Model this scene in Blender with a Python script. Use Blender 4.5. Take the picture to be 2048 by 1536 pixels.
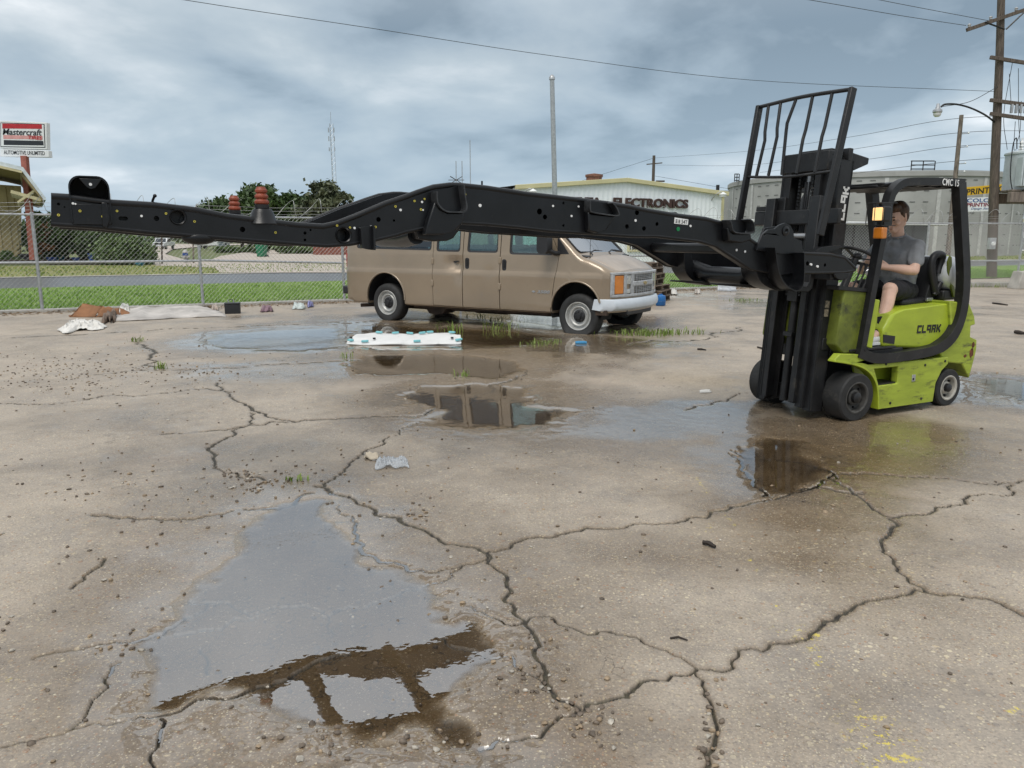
import bpy, bmesh, math, random
import numpy as np
from mathutils import Vector, Matrix
from mathutils.geometry import tessellate_polygon
random.seed(7); RNG = np.random.default_rng(7)
scene = bpy.context.scene
for o in list(bpy.data.objects): bpy.data.objects.remove(o)
COL = scene.collection
# ------------------------------------------------------------------ camera
FPX = 1538.0; CH = 1.5; PITCH = math.radians(10.6)          # focal length in photo pixels, eye height, tilt
cam = bpy.data.cameras.new('camera'); camo = bpy.data.objects.new('camera', cam); COL.objects.link(camo)
cam.sensor_width = 36; cam.lens = 36*FPX/2048; cam.clip_end = 6000; cam.clip_start = 0.05
camo.location = (0, 0, CH); camo.rotation_euler = (math.pi/2-PITCH, 0, 0); scene.camera = camo
# ------------------------------------------------------------------ sky and sun
SUN_EL, SUN_AZ = math.radians(58), math.radians(205)        # azimuth clockwise from +Y: high, behind the camera and to its left
world = bpy.data.worlds.new('World'); scene.world = world; world.use_nodes = True
nt = world.node_tree; N = nt.nodes; L = nt.links; N.clear()
def wn(t, **k):
    n = N.new(t)
    for a, b in k.items(): setattr(n, a, b)
    return n
sky = wn('ShaderNodeTexSky', sky_type='NISHITA', sun_disc=False, sun_elevation=SUN_EL, sun_rotation=SUN_AZ, air_density=1.3, dust_density=2.0)
tc = wn('ShaderNodeTexCoord'); sep = wn('ShaderNodeSeparateXYZ'); L.new(tc.outputs['Generated'], sep.inputs[0])
zc = wn('ShaderNodeMath', operation='MAXIMUM'); L.new(sep.outputs[2], zc.inputs[0]); zc.inputs[1].default_value = 0.0
za = wn('ShaderNodeMath', operation='ADD'); L.new(zc.outputs[0], za.inputs[0]); za.inputs[1].default_value = 0.22
dv = wn('ShaderNodeVectorMath', operation='DIVIDE'); cz = wn('ShaderNodeCombineXYZ')
for i in range(3): L.new(za.outputs[0], cz.inputs[i])
L.new(tc.outputs['Generated'], dv.inputs[0]); L.new(cz.outputs[0], dv.inputs[1])
def noise(scale, detail, rough, dist, loc):
    mp = wn('ShaderNodeMapping'); mp.inputs['Location'].default_value = loc; L.new(dv.outputs[0], mp.inputs[0])
    mp.inputs['Scale'].default_value = (1, .9, 0.8)
    n = wn('ShaderNodeTexNoise'); n.inputs['Scale'].default_value = scale; n.inputs['Detail'].default_value = detail
    n.inputs['Roughness'].default_value = rough; n.inputs['Distortion'].default_value = dist; L.new(mp.outputs[0], n.inputs['Vector'])
    return n.outputs['Fac']
n1 = noise(.85, 7, .52, .3, (5.6, 2.7, 0)); n2 = noise(2.1, 6, .5, .2, (8.3, 4.2, 2)); n3 = noise(.45, 3, .5, 0, (1.3, 9.2, 0))
def mth(op, a, b):
    m = wn('ShaderNodeMath', operation=op)
    for i, x in enumerate((a, b)):
        if isinstance(x, (int, float)): m.inputs[i].default_value = x
        else: L.new(x, m.inputs[i])
    return m.outputs[0]
dens = mth('ADD', mth('ADD', mth('MULTIPLY', n1, .52), mth('MULTIPLY', n2, .26)), mth('MULTIPLY', n3, .22))
ramp = wn('ShaderNodeValToRGB'); L.new(dens, ramp.inputs[0])
cr = ramp.color_ramp; cr.elements[0].position = .41; cr.elements[0].color = (.18, .24, .30, 1)
cr.elements[1].position = .60; cr.elements[1].color = (.88, .89, .90, 1)
e = cr.elements.new(.455); e.color = (.29, .36, .425, 1)
e = cr.elements.new(.505); e.color = (.385, .45, .50, 1)
e = cr.elements.new(.555); e.color = (.56, .605, .64, 1)
# towards the horizon the cloud deck thins out into even blue-grey air
hz = wn('ShaderNodeMapRange'); hz.inputs['From Min'].default_value = 0.0; hz.inputs['From Max'].default_value = .22; L.new(sep.outputs[2], hz.inputs[0])
hz.inputs['To Min'].default_value = .25; hz.inputs['To Max'].default_value = 1.0
mixh = wn('ShaderNodeMix', data_type='RGBA'); L.new(hz.outputs[0], mixh.inputs[0])
mixh.inputs[6].default_value = (.33, .44, .545, 1); L.new(ramp.outputs[0], mixh.inputs[7])
# higher up the deck is thicker and paler
hz2 = wn('ShaderNodeMapRange'); hz2.inputs['From Min'].default_value = .24; hz2.inputs['From Max'].default_value = .60; hz2.inputs['To Max'].default_value = .72; L.new(sep.outputs[2], hz2.inputs[0])
mixz = wn('ShaderNodeMix', data_type='RGBA'); L.new(hz2.outputs[0], mixz.inputs[0]); L.new(mixh.outputs[2], mixz.inputs[6]); mixz.inputs[7].default_value = (.78, .795, .805, 1)
sc = wn('ShaderNodeVectorMath', operation='SCALE'); L.new(mixz.outputs[2], sc.inputs[0]); sc.inputs['Scale'].default_value = 10.0
mixs = wn('ShaderNodeMix', data_type='RGBA'); mixs.inputs[0].default_value = .93; L.new(sky.outputs[0], mixs.inputs[6]); L.new(sc.outputs[0], mixs.inputs[7])
bg = wn('ShaderNodeBackground'); bg.inputs[1].default_value = .1; L.new(mixs.outputs[2], bg.inputs[0])
wo = wn('ShaderNodeOutputWorld'); L.new(bg.outputs[0], wo.inputs[0])
sl = bpy.data.lights.new('sun', 'SUN'); sl.energy = 1.5; sl.angle = math.radians(28); sl.color = (1, .96, .9)
so = bpy.data.objects.new('sun', sl); COL.objects.link(so)
sdir = Vector((math.sin(SUN_AZ)*math.cos(SUN_EL), math.cos(SUN_AZ)*math.cos(SUN_EL), math.sin(SUN_EL)))
so.rotation_euler = sdir.to_track_quat('Z', 'Y').to_euler(); so.location = (0, 0, 60)
scene.render.engine = 'CYCLES'
vs = scene.view_settings; vs.view_transform = 'Standard'; vs.look = 'None'; vs.gamma = 1; vs.exposure = 0.45; vs.use_curve_mapping = False
scene.cycles.transparent_max_bounces = 24
# ------------------------------------------------------------------ photo pixel -> place
_f = np.array([0, math.cos(PITCH), -math.sin(PITCH)]); _u = np.array([0, math.sin(PITCH), math.cos(PITCH)]); _C = np.array([0, 0, CH])
def ray(u, v): return np.array([(u-1024)/FPX, 0, 0])+_f+_u*(768-v)/FPX
def G(u, v, z=0.0):                                         # where the pixel's ray meets the ground
    d = ray(u, v); return _C+d*((z-CH)/d[2])
def AT(u, v, Y):                                            # the pixel's ray at a known forward distance
    d = ray(u, v); return _C+d*(Y/d[1])
class Place:                                                # a thing's own axes: x forward, y left, z up
    def __init__(s, x, y, ang, z=0):
        s.o = np.array([x, y, z]); s.ang = math.radians(ang)
        s.X = np.array([math.cos(s.ang), math.sin(s.ang), 0]); s.Y = np.array([-math.sin(s.ang), math.cos(s.ang), 0])
    def loc(s, u, v, y):                                    # pixel on the thing's plane y = const -> its (x, z)
        d = ray(u, v); t = (y-(_C-s.o)@s.Y)/(d@s.Y); q = _C+d*t-s.o; return (float(q@s.X), float(q[2]))
    def locs(s, pts, y): return [s.loc(u, v, y) for u, v in pts]
# ------------------------------------------------------------------ mesh building
class B:
    def __init__(s): s.v = []; s.f = []
    def add(s, vs, fs):
        n = len(s.v); s.v += [tuple(map(float, p)) for p in vs]; s.f += [tuple(i+n for i in f) for f in fs]; return s
    def box(s, x0, x1, y0, y1, z0, z1):
        return s.add([(x0,y0,z0),(x1,y0,z0),(x1,y1,z0),(x0,y1,z0),(x0,y0,z1),(x1,y0,z1),(x1,y1,z1),(x0,y1,z1)],
                     [(0,3,2,1),(4,5,6,7),(0,1,5,4),(1,2,6,5),(2,3,7,6),(3,0,4,7)])
    def bar(s, a, b, w, h, upv=(0,0,1)):                    # square bar from a to b
        a = Vector(a); b = Vector(b); d = (b-a).normalized(); up = Vector(upv)
        if abs(d.dot(up)) > .98: up = Vector((1,0,0))
        r = d.cross(up).normalized(); up = r.cross(d)
        c = [p+r*i*w/2+up*j*h/2 for p in (a, b) for i, j in ((-1,-1),(1,-1),(1,1),(-1,1))]
        return s.add(c, [(3,2,1,0),(4,5,6,7),(0,1,5,4),(1,2,6,5),(2,3,7,6),(3,0,4,7)])
    def tube(s, pts, r, n=8, closed=False, cap=True):
        P = [Vector(p) for p in pts]; m = len(P); R = r if isinstance(r, (list, tuple)) else [r]*m
        rings = []; prev = None
        for i, p in enumerate(P):
            a = P[i-1] if (i or closed) else p; c = P[(i+1) % m] if (i < m-1 or closed) else p
            t = (c-a).normalized() if (c-a).length > 1e-9 else Vector((0,0,1))
            if prev is None: prev = t.orthogonal().normalized()
            x = (prev-t*prev.dot(t)); x = x.normalized() if x.length > 1e-6 else t.orthogonal().normalized(); prev = x; y = t.cross(x)
            rings.append([p+(x*math.cos(2*math.pi*k/n)+y*math.sin(2*math.pi*k/n))*R[i] for k in range(n)])
        vs = [q for g in rings for q in g]; fs = []
        for i in range(m if closed else m-1):
            j = (i+1) % m
            for k in range(n): fs.append((i*n+k, i*n+(k+1) % n, j*n+(k+1) % n, j*n+k))
        if cap and not closed: fs += [tuple(range(n-1,-1,-1)), tuple((m-1)*n+k for k in range(n))]
        return s.add(vs, fs)
    def lathe(s, prof, n=24, o=(0,0,0), axis='z', closed=False, caps=False):   # profile (radius, height)
        o = Vector(o); vs = []; fs = []
        for r, h in prof:
            for k in range(n):
                a = 2*math.pi*k/n; c, d = r*math.cos(a), r*math.sin(a)
                vs.append(o+Vector({'z':(c,d,h),'y':(c,h,d),'x':(h,c,d)}[axis]))
        m = len(prof)
        for i in range(m if closed else m-1):
            j = (i+1) % m
            for k in range(n): fs.append((i*n+k, i*n+(k+1)%n, j*n+(k+1)%n, j*n+k))
        if caps:
            if prof[0][0] > 1e-6: fs.append(tuple(range(n)))
            if prof[-1][0] > 1e-6: fs.append(tuple((m-1)*n+k for k in range(n)))
        return s.add(vs, fs)
    def extr(s, loops, d0, d1, axis='y'):                   # flat outline (with holes) given a thickness
        if not isinstance(loops[0][0], (list, tuple)): loops = [loops]
        flat = [p for l in loops for p in l]; tri = tessellate_polygon([[Vector((p[0], p[1], 0)) for p in l] for l in loops])
        mp = {'y': lambda a,b,d:(a,d,b), 'x': lambda a,b,d:(d,a,b), 'z': lambda a,b,d:(a,b,d)}[axis]; n = len(flat)
        vs = [mp(a,b,d0) for a,b in flat]+[mp(a,b,d1) for a,b in flat]
        fs = [tuple(t) for t in tri]+[tuple(i+n for i in reversed(t)) for t in tri]; k = 0
        for l in loops:
            m = len(l)
            for i in range(m): fs.append((k+i, k+(i+1)%m, n+k+(i+1)%m, n+k+i))
            k += m
        return s.add(vs, fs)
    def ball(s, c, r, nu=12, nv=8):
        r = (r,r,r) if isinstance(r,(int,float)) else r; vs=[]; fs=[]
        for j in range(nv+1):
            t = math.pi*j/nv
            for k in range(nu): p = 2*math.pi*k/nu; vs.append((c[0]+r[0]*math.sin(t)*math.cos(p), c[1]+r[1]*math.sin(t)*math.sin(p), c[2]+r[2]*math.cos(t)))
        for j in range(nv):
            for k in range(nu): fs.append((j*nu+k,(j+1)*nu+k,(j+1)*nu+(k+1)%nu,j*nu+(k+1)%nu))
        return s.add(vs, fs)
    def mesh(s, name, mat=None, smooth=None, recalc=True, weld=True):
        me = bpy.data.meshes.new(name); me.from_pydata(s.v, [], s.f); me.update()
        if recalc:
            bm = bmesh.new(); bm.from_mesh(me)
            if weld: bmesh.ops.remove_doubles(bm, verts=bm.verts, dist=1e-5)
            bmesh.ops.recalc_face_normals(bm, faces=bm.faces); bm.to_mesh(me); bm.free()
        if mat: me.materials.append(mat)
        if smooth is not None: me.shade_smooth(); me.set_sharp_from_angle(angle=math.radians(smooth))
        return me
    def build(s, name, mat, parent=None, smooth=None, bevel=0, seg=2, label=None, recalc=True):
        o = link(name, s.mesh(name, mat, smooth if not bevel else 35, recalc), parent)
        if bevel:
            m = o.modifiers.new('bevel', 'BEVEL'); m.width = bevel; m.segments = seg; m.limit_method = 'ANGLE'; m.angle_limit = math.radians(40); m.harden_normals = False
        if label: o['label'] = label
        return o
def link(name, data, parent=None):
    o = bpy.data.objects.new(name, data); COL.objects.link(o)
    if parent is not None: o.parent = parent
    return o
def tag(o, label, cat, group=None, kind=None):
    o['label'] = label; o['category'] = cat
    if group: o['group'] = group
    if kind: o['kind'] = kind
    return o
def struct(o): o['kind'] = 'structure'; return o
def stuff(o): o['kind'] = 'stuff'; return o
def thing(name, label, cat, loc=(0,0,0), rz=0, group=None):
    o = link(name, None); o.location = loc; o.rotation_euler = (0,0,rz); o.empty_display_size = .2
    return tag(o, label, cat, group)
def at_place(name, pl, label, cat): return thing(name, label, cat, tuple(pl.o), pl.ang)
def copy_tree(o, parent=None, src_children=None):
    c = o.copy(); COL.objects.link(c); c.parent = parent
    for ch in list(o.children): copy_tree(ch, c)
    return c
def circ(cx, cy, r, n=16, ry=None): ry = ry or r; return [(cx+r*math.cos(2*math.pi*k/n), cy+ry*math.sin(2*math.pi*k/n)) for k in range(n)]
def rrect(x0, x1, y0, y1, r, n=4):
    p = []
    for cx, cy, a in ((x1-r,y1-r,0),(x0+r,y1-r,90),(x0+r,y0+r,180),(x1-r,y0+r,270)):
        for k in range(n+1): t = math.radians(a+90*k/n); p.append((cx+r*math.cos(t), cy+r*math.sin(t)))
    return p
def smoothpath(pts, n=6):                                   # Catmull-Rom through the points
    P = [np.array(p, float) for p in pts]; P = [2*P[0]-P[1]]+P+[2*P[-1]-P[-2]]; out = []
    for i in range(1, len(P)-2):
        for k in range(n):
            t = k/n; out.append(.5*((2*P[i])+(-P[i-1]+P[i+1])*t+(2*P[i-1]-5*P[i]+4*P[i+1]-P[i+2])*t*t+(-P[i-1]+3*P[i]-3*P[i+1]+P[i+2])*t**3))
    out.append(P[-2]); return [tuple(map(float, p)) for p in out]
def ribbon(path, w):                                        # outline of a band of width w along a flat path
    P = [Vector(p) for p in path]; W = w if isinstance(w,(list,tuple)) else [w]*len(P); A=[]; Bq=[]
    for i,p in enumerate(P):
        t = (P[min(i+1,len(P)-1)]-P[max(i-1,0)]).normalized(); n = Vector((-t.y,t.x)); A.append(tuple(p+n*W[i]/2)); Bq.append(tuple(p-n*W[i]/2))
    return A+Bq[::-1]
def text(name, body, w, h, mat, parent, o, right, up, thick=.002, bold=0, shear=0, space=1.0, align=0):
    cu = bpy.data.curves.new('t','FONT'); cu.body = body; cu.size = 1; cu.extrude = .01; cu.offset = bold; cu.shear = shear; cu.space_character = space; cu.resolution_u = 3
    ob = bpy.data.objects.new('t', cu); COL.objects.link(ob); dg = bpy.context.evaluated_depsgraph_get(); dg.update()
    me = bpy.data.meshes.new_from_object(ob.evaluated_get(dg)); bpy.data.objects.remove(ob)
    co = np.array([v.co[:] for v in me.vertices]); mn = co.min(0); mx = co.max(0); d = mx-mn
    q = (co-mn)/np.where(d>1e-9, d, 1); r = Vector(right).normalized(); u = Vector(up).normalized(); nn = r.cross(u)
    for v, c in zip(me.vertices, q): v.co = Vector(o)+r*(c[0]*w)+u*(c[1]*h)+nn*(c[2]*thick)
    me.materials.clear(); me.materials.append(mat); me.update(); me.name = name
    return link(name, me, parent)
def apply_mods(o):
    dg = bpy.context.evaluated_depsgraph_get(); dg.update(); me = bpy.data.meshes.new_from_object(o.evaluated_get(dg)); o.modifiers.clear(); o.data = me
# ------------------------------------------------------------------ materials
MATS = {}
def M(name, col, rough=.6, metal=0, var=.12, vs=3.0, bump=0, bs=40, dirt=None, spec=.5, coat=0, col2=None, emit=0, stretch=(1,1,1), alpha=None):
    m = bpy.data.materials.new(name); m.use_nodes = True; t = m.node_tree; p = t.nodes['Principled BSDF']; ln = t.links.new
    p.inputs['Roughness'].default_value = rough; p.inputs['Metallic'].default_value = metal; p.inputs['Specular IOR Level'].default_value = spec
    if coat: p.inputs['Coat Weight'].default_value = coat; p.inputs['Coat Roughness'].default_value = .08
    tcn = t.nodes.new('ShaderNodeTexCoord'); mp = t.nodes.new('ShaderNodeMapping'); mp.inputs['Scale'].default_value = stretch; ln(tcn.outputs['Object'], mp.inputs[0])
    def nz(s, d=5, ro=.6):
        n = t.nodes.new('ShaderNodeTexNoise'); n.inputs['Scale'].default_value = s; n.inputs['Detail'].default_value = d; n.inputs['Roughness'].default_value = ro; ln(mp.outputs[0], n.inputs['Vector']); return n.outputs['Fac']
    def rmp(src, a, b):
        r = t.nodes.new('ShaderNodeMapRange'); r.inputs['From Min'].default_value = a; r.inputs['From Max'].default_value = b; ln(src, r.inputs[0]); return r.outputs[0]
    mix = t.nodes.new('ShaderNodeMix'); mix.data_type = 'RGBA'; c = Vector(col); c2 = Vector(col2) if col2 else c*(1-var*2)
    mix.inputs[6].default_value = (*(c if col2 else c*(1+var)), 1); mix.inputs[7].default_value = (*c2, 1); ln(rmp(nz(vs), .3, .7), mix.inputs[0]); out = mix.outputs[2]
    if dirt:
        dc, amt, ds = dirt; md = t.nodes.new('ShaderNodeMix'); md.data_type = 'RGBA'; ln(out, md.inputs[6]); md.inputs[7].default_value = (*dc, 1)
        ln(rmp(nz(ds, 8, .72), .62-amt*.3, .80-amt*.3), md.inputs[0]); out = md.outputs[2]
        rr = t.nodes.new('ShaderNodeMapRange'); rr.inputs['To Min'].default_value = rough*.8; rr.inputs['To Max'].default_value = min(1, rough*1.35); ln(nz(ds*1.7), rr.inputs[0]); ln(rr.outputs[0], p.inputs['Roughness'])
    ln(out, p.inputs['Base Color'])
    if bump:
        bn = t.nodes.new('ShaderNodeBump'); bn.inputs['Strength'].default_value = bump; bn.inputs['Distance'].default_value = .01; ln(nz(bs, 6), bn.inputs['Height']); ln(bn.outputs[0], p.inputs['Normal'])
    if emit: ln(out, p.inputs['Emission Color']); p.inputs['Emission Strength'].default_value = emit
    MATS[name] = m; return m
def glass_mat(name, tint=(.62,.78,.74), ior=1.5, rough=.0, film=0.0):
    m = bpy.data.materials.new(name); m.use_nodes = True; t = m.node_tree; t.nodes.clear(); ln = t.links.new
    o = t.nodes.new('ShaderNodeOutputMaterial'); mx = t.nodes.new('ShaderNodeMixShader'); a = t.nodes.new('ShaderNodeBsdfTransparent'); b = t.nodes.new('ShaderNodeBsdfGlossy'); f = t.nodes.new('ShaderNodeFresnel')
    f.inputs[0].default_value = ior; a.inputs[0].default_value = (*tint,1); b.inputs['Roughness'].default_value = rough; b.inputs[0].default_value = (.95,.97,1,1)
    mr = t.nodes.new('ShaderNodeMapRange'); mr.inputs['To Min'].default_value = film; ln(f.outputs[0], mr.inputs[0]); ln(mr.outputs[0], mx.inputs[0]); ln(a.outputs[0], mx.inputs[1]); ln(b.outputs[0], mx.inputs[2]); ln(mx.outputs[0], o.inputs[0]); MATS[name] = m; return m
m_frame = M('frame_black_paint', (.0065,.007,.0085), .3, 0, .25, 5, .06, 90, spec=.42, dirt=((.022,.021,.02),.05,14))
m_blk = M('black_steel', (.018,.018,.019), .42, .2, .25, 6, .06, 60, dirt=((.07,.062,.05),.12,9))
m_blkp = M('black_plastic', (.016,.016,.018), .5, 0, .15, 5, .04, 70)
m_rubber = M('tyre_rubber', (.022,.022,.022), .68, 0, .2, 6, .08, 60, dirt=((.06,.055,.048),.12,7))
m_lime = M('lime_paint', (.38,.47,.03), .42, 0, .1, 2.2, .04, 30, coat=.12, dirt=((.10,.095,.045),.08,7), stretch=(1,1,2.5))
m_edge = M('lip_highlight', (.05,.052,.055), .35, .3, .3, 20)  # paler grey, a highlight painted along the body mount lips
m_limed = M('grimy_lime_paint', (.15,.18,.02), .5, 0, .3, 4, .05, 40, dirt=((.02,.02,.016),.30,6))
m_limes = M('scraped_lime_paint', (.35,.43,.04), .5, 0, .14, 2.5, .05, 30, dirt=((.045,.038,.022),.27,4.5), stretch=(1,1,4.0))
m_van = M('gold_van_paint', (.295,.228,.16), .30, .3, .05, 1.5, 0, coat=.6, dirt=((.27,.22,.17),.06,3))
m_vanhood = M('faded_van_paint', (.40,.335,.275), .42, .15, .1, 3, 0, coat=.25, dirt=((.50,.47,.43),.16,5))
m_under = M('rusty_underbody', (.05,.032,.022), .85, 0, .4, 5, .2, 30)
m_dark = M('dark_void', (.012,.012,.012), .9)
m_chrome = M('worn_chrome', (.50,.51,.53), .3, .85, .12, 8, .03, 60, dirt=((.18,.17,.16),.14,10))
m_bumper = M('pale_painted_bumper', (.60,.645,.69), .38, .1, .06, 4, .02, 30, dirt=((.30,.27,.23),.05,9))
m_rim = M('steel_rim', (.52,.52,.50), .4, .35, .12, 8, .04, 40, dirt=((.16,.12,.08),.10,16))
m_glass = glass_mat('van_glass', (.66,.82,.78), 1.6, .0, .05)
m_galv = M('galvanised_steel', (.46,.47,.48), .42, .65, .12, 10, .03, 60)
m_wire = M('galvanised_wire', (.40,.405,.40), .5, .5, .15, 3)
m_white = M('white_paint', (.74,.75,.74), .5, 0, .05, 3)
m_amber = M('amber_lens', (.62,.20,.02), .22, 0, .1, 8, coat=.6)
m_orange = M('orange_lens', (.85,.16,.01), .25, 0, .05, 8, coat=.5)
m_bump = M('orange_bump_stop', (.25,.05,.02), .5, 0, .15, 20, .05, 60)
m_wood = M('weathered_pole_wood', (.115,.092,.073), .85, 0, .3, 3, .3, 30, stretch=(8,8,.8), dirt=((.05,.035,.025),.15,6))
m_woodg = M('grey_weathered_wood', (.20,.165,.135), .85, 0, .3, 4, .3, 30, stretch=(3,3,.6))
m_text_w = M('white_lettering', (.78,.78,.76), .5); m_text_k = M('black_lettering', (.015,.015,.015), .5)
# ================================================================== GROUND
def vnoise(x, y, seed=0):
    xi = np.floor(x).astype(np.int64); yi = np.floor(y).astype(np.int64); fx = x-xi; fy = y-yi; fx = fx*fx*(3-2*fx); fy = fy*fy*(3-2*fy)
    def h(a, b):
        n = (a*374761393+b*668265263+seed*974634541) & 0xffffffff; n = ((n ^ (n >> 13))*1274126177) & 0xffffffff; return ((n ^ (n >> 16)) & 0xffff)/65535.0
    return (h(xi,yi)*(1-fx)+h(xi+1,yi)*fx)*(1-fy)+(h(xi,yi+1)*(1-fx)+h(xi+1,yi+1)*fx)*fy
def fbm(x, y, oct=4, seed=0, ro=.5):
    s = 0; a = 1; t = 0
    for i in range(oct): s = s+a*vnoise(x*2**i, y*2**i, seed+i*17); t += a; a *= ro
    return s/t
def seg_dist(px, py, a, b):
    ax, ay = a; dx, dy = b[0]-ax, b[1]-ay; L2 = dx*dx+dy*dy+1e-12; t = np.clip(((px-ax)*dx+(py-ay)*dy)/L2, 0, 1); return np.hypot(px-ax-t*dx, py-ay-t*dy)
def poly_sd(px, py, poly):                                  # signed distance, negative inside
    d = np.full(px.shape, 1e9); ins = np.zeros(px.shape, bool); n = len(poly)
    for i in range(n):
        a = poly[i]; b = poly[(i+1) % n]; d = np.minimum(d, seg_dist(px, py, a, b))
        c = (a[1] > py) != (b[1] > py); ins ^= c & (px < (b[0]-a[0])*(py-a[1])/((b[1]-a[1]) or 1e-9)+a[0])
    return np.where(ins, -d, d)
NR, NT = 730, 1130; R0, R1 = 1.5, 46.0; TH = math.radians(54)
tt = np.linspace(0, 1, NR); rr = (R0**-.4+tt*(R1**-.4-R0**-.4))**(-1/.4); th = np.linspace(-TH, TH, NT)
gx = (rr[:,None]*np.sin(th)[None,:]); gy = (rr[:,None]*np.cos(th)[None,:])
hz_ = (fbm(gx*.35, gy*.35, 3, 3)-.5)*.010+(fbm(gx*2.5, gy*2.5, 3, 5)-.5)*.0035+(fbm(gx*16, gy*16, 3, 8)-.5)*.0035+.004
mud = np.zeros_like(gx); wet = np.zeros_like(gx); crack = np.zeros_like(gx); film = np.zeros_like(gx); paint = np.zeros_like(gx)
WATER = -.004
# puddle outlines (photo pixels on the ground), depth, how far the slope reaches
PUD = [([(490,1035),(560,1000),(640,1000),(690,1035),(705,1075),(740,1120),(820,1140),(880,1170),(900,1230),(985,1270),(1000,1310),(960,1330),(940,1400),(965,1500),(900,1512),(860,1480),(800,1512),(700,1505),(670,1440),(590,1420),(500,1405),(440,1395),(330,1435),(290,1410),(300,1340),(270,1290),(350,1240),(360,1200),(420,1130),(480,1085)], .016, .20),
       ([(685,735),(735,712),(860,708),(960,712),(1040,722),(1055,740),(1000,760),(940,752),(880,745),(780,750),(700,750)], .020, .30),
       ([(795,790),(850,772),(960,768),(1060,775),(1075,810),(1130,820),(1110,850),(1030,858),(930,855),(840,848),(870,820),(830,806)], .018, .25),
       ([(380,690),(420,668),(520,660),(690,652),(700,672),(690,695),(600,703),(500,702)], .016, .5),
       ([(700,650),(780,648),(840,655),(1010,660),(1110,672),(1080,690),(960,694),(920,700),(760,700),(690,694)], .012, .5),
       ([(760,610),(1000,640),(1110,655),(1260,648),(1240,630),(1000,622),(850,612)], .012, .5),
       ([(1478,905),(1520,870),(1600,880),(1655,935),(1640,960),(1590,985),(1530,997),(1505,960)], .014, .15),
       ([(1930,760),(1990,752),(2060,762),(2200,790),(2120,815),(2040,806),(1960,786)], .014, .35)]
def groundpoly(px): return [tuple(G(u, v)[:2]) for u, v in px]
PUDG = [groundpoly(p) for p, _, _ in PUD]
for (pp, dep, rch), pg in zip(PUD, PUDG):
    xs = [p[0] for p in pg]; ys = [p[1] for p in pg]; mk = (gx > min(xs)-2) & (gx < max(xs)+2) & (gy > min(ys)-2) & (gy < max(ys)+2)
    sd = poly_sd(gx[mk], gy[mk], pg)+(fbm(gx[mk]*3, gy[mk]*3, 3, 9)-.5)*.26+(fbm(gx[mk]*13, gy[mk]*13, 3, 12)-.5)*.10
    k = np.clip((-sd+rch*.35)/rch, 0, 1); k = k*k*(3-2*k); hz_[mk] -= dep*k; mud[mk] = np.maximum(mud[mk], np.clip((-sd+.05)/.15, 0, 1)); wet[mk] = np.maximum(wet[mk], np.clip((-sd+.9)/1.0, 0, 1)); film[mk] = np.maximum(film[mk], np.clip((-sd+.42)/.45, 0, 1))
# broad damp areas
for u, v, ru, rv, s in ((1700,900,330,110,1),(1250,860,380,90,.9),(950,700,420,70,1),(1000,800,330,80,.9),(600,1100,330,180,.8),(1150,640,260,40,.8),(700,640,250,30,.7),(2000,800,150,60,.9),(1700,1440,420,160,.55),(1500,1120,420,110,.6),(560,900,260,60,.5),(300,830,260,50,.35),(250,930,250,60,.3)):
    c = G(u, v); e = G(u+ru, v); f1 = G(u, v+rv); a_ = abs(e[0]-c[0]); b_ = abs(c[1]-f1[1]); d = np.hypot((gx-c[0])/a_, (gy-c[1])/b_)+(fbm(gx*1.1, gy*1.1, 4, 21)-.5)*1.1
    wet = np.maximum(wet, s*np.clip(1.25-d, 0, 1))
for u, v, ru, rv, s in ((1640,905,240,75,1.0),(1800,870,220,60,.8),(900,800,260,50,.55),(1050,690,330,40,.6),(1400,760,180,25,.45),(1550,1060,200,60,.35)):
    c = G(u, v); e = G(u+ru, v); f1 = G(u, v+rv); d = np.hypot((gx-c[0])/abs(e[0]-c[0]), (gy-c[1])/abs(c[1]-f1[1]))+(fbm(gx*1.4, gy*1.4, 4, 31)-.5)*1.2; mud = np.maximum(mud, s*np.clip(1.2-d, 0, 1))
for u, v, ru, rv, s in ((1310,835,250,45,1),(1640,860,260,50,.55),(1180,690,200,25,.8),(560,1070,200,110,.9),(2000,790,120,30,1),(800,660,260,28,.9),(480,740,200,20,.5),(1200,590,400,20,.5),(1650,610,300,20,.6)):
    c = G(u, v); e = G(u+ru, v); f1 = G(u, v+rv); d = np.hypot((gx-c[0])/abs(e[0]-c[0]), (gy-c[1])/abs(c[1]-f1[1]))+(fbm(gx*1.7, gy*1.7, 4, 41)-.5)*1.4; film = np.maximum(film, s*np.clip((1.15-d)/.7, 0, 1)); wet = np.maximum(wet, s*np.clip(1.4-d, 0, 1))
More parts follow.
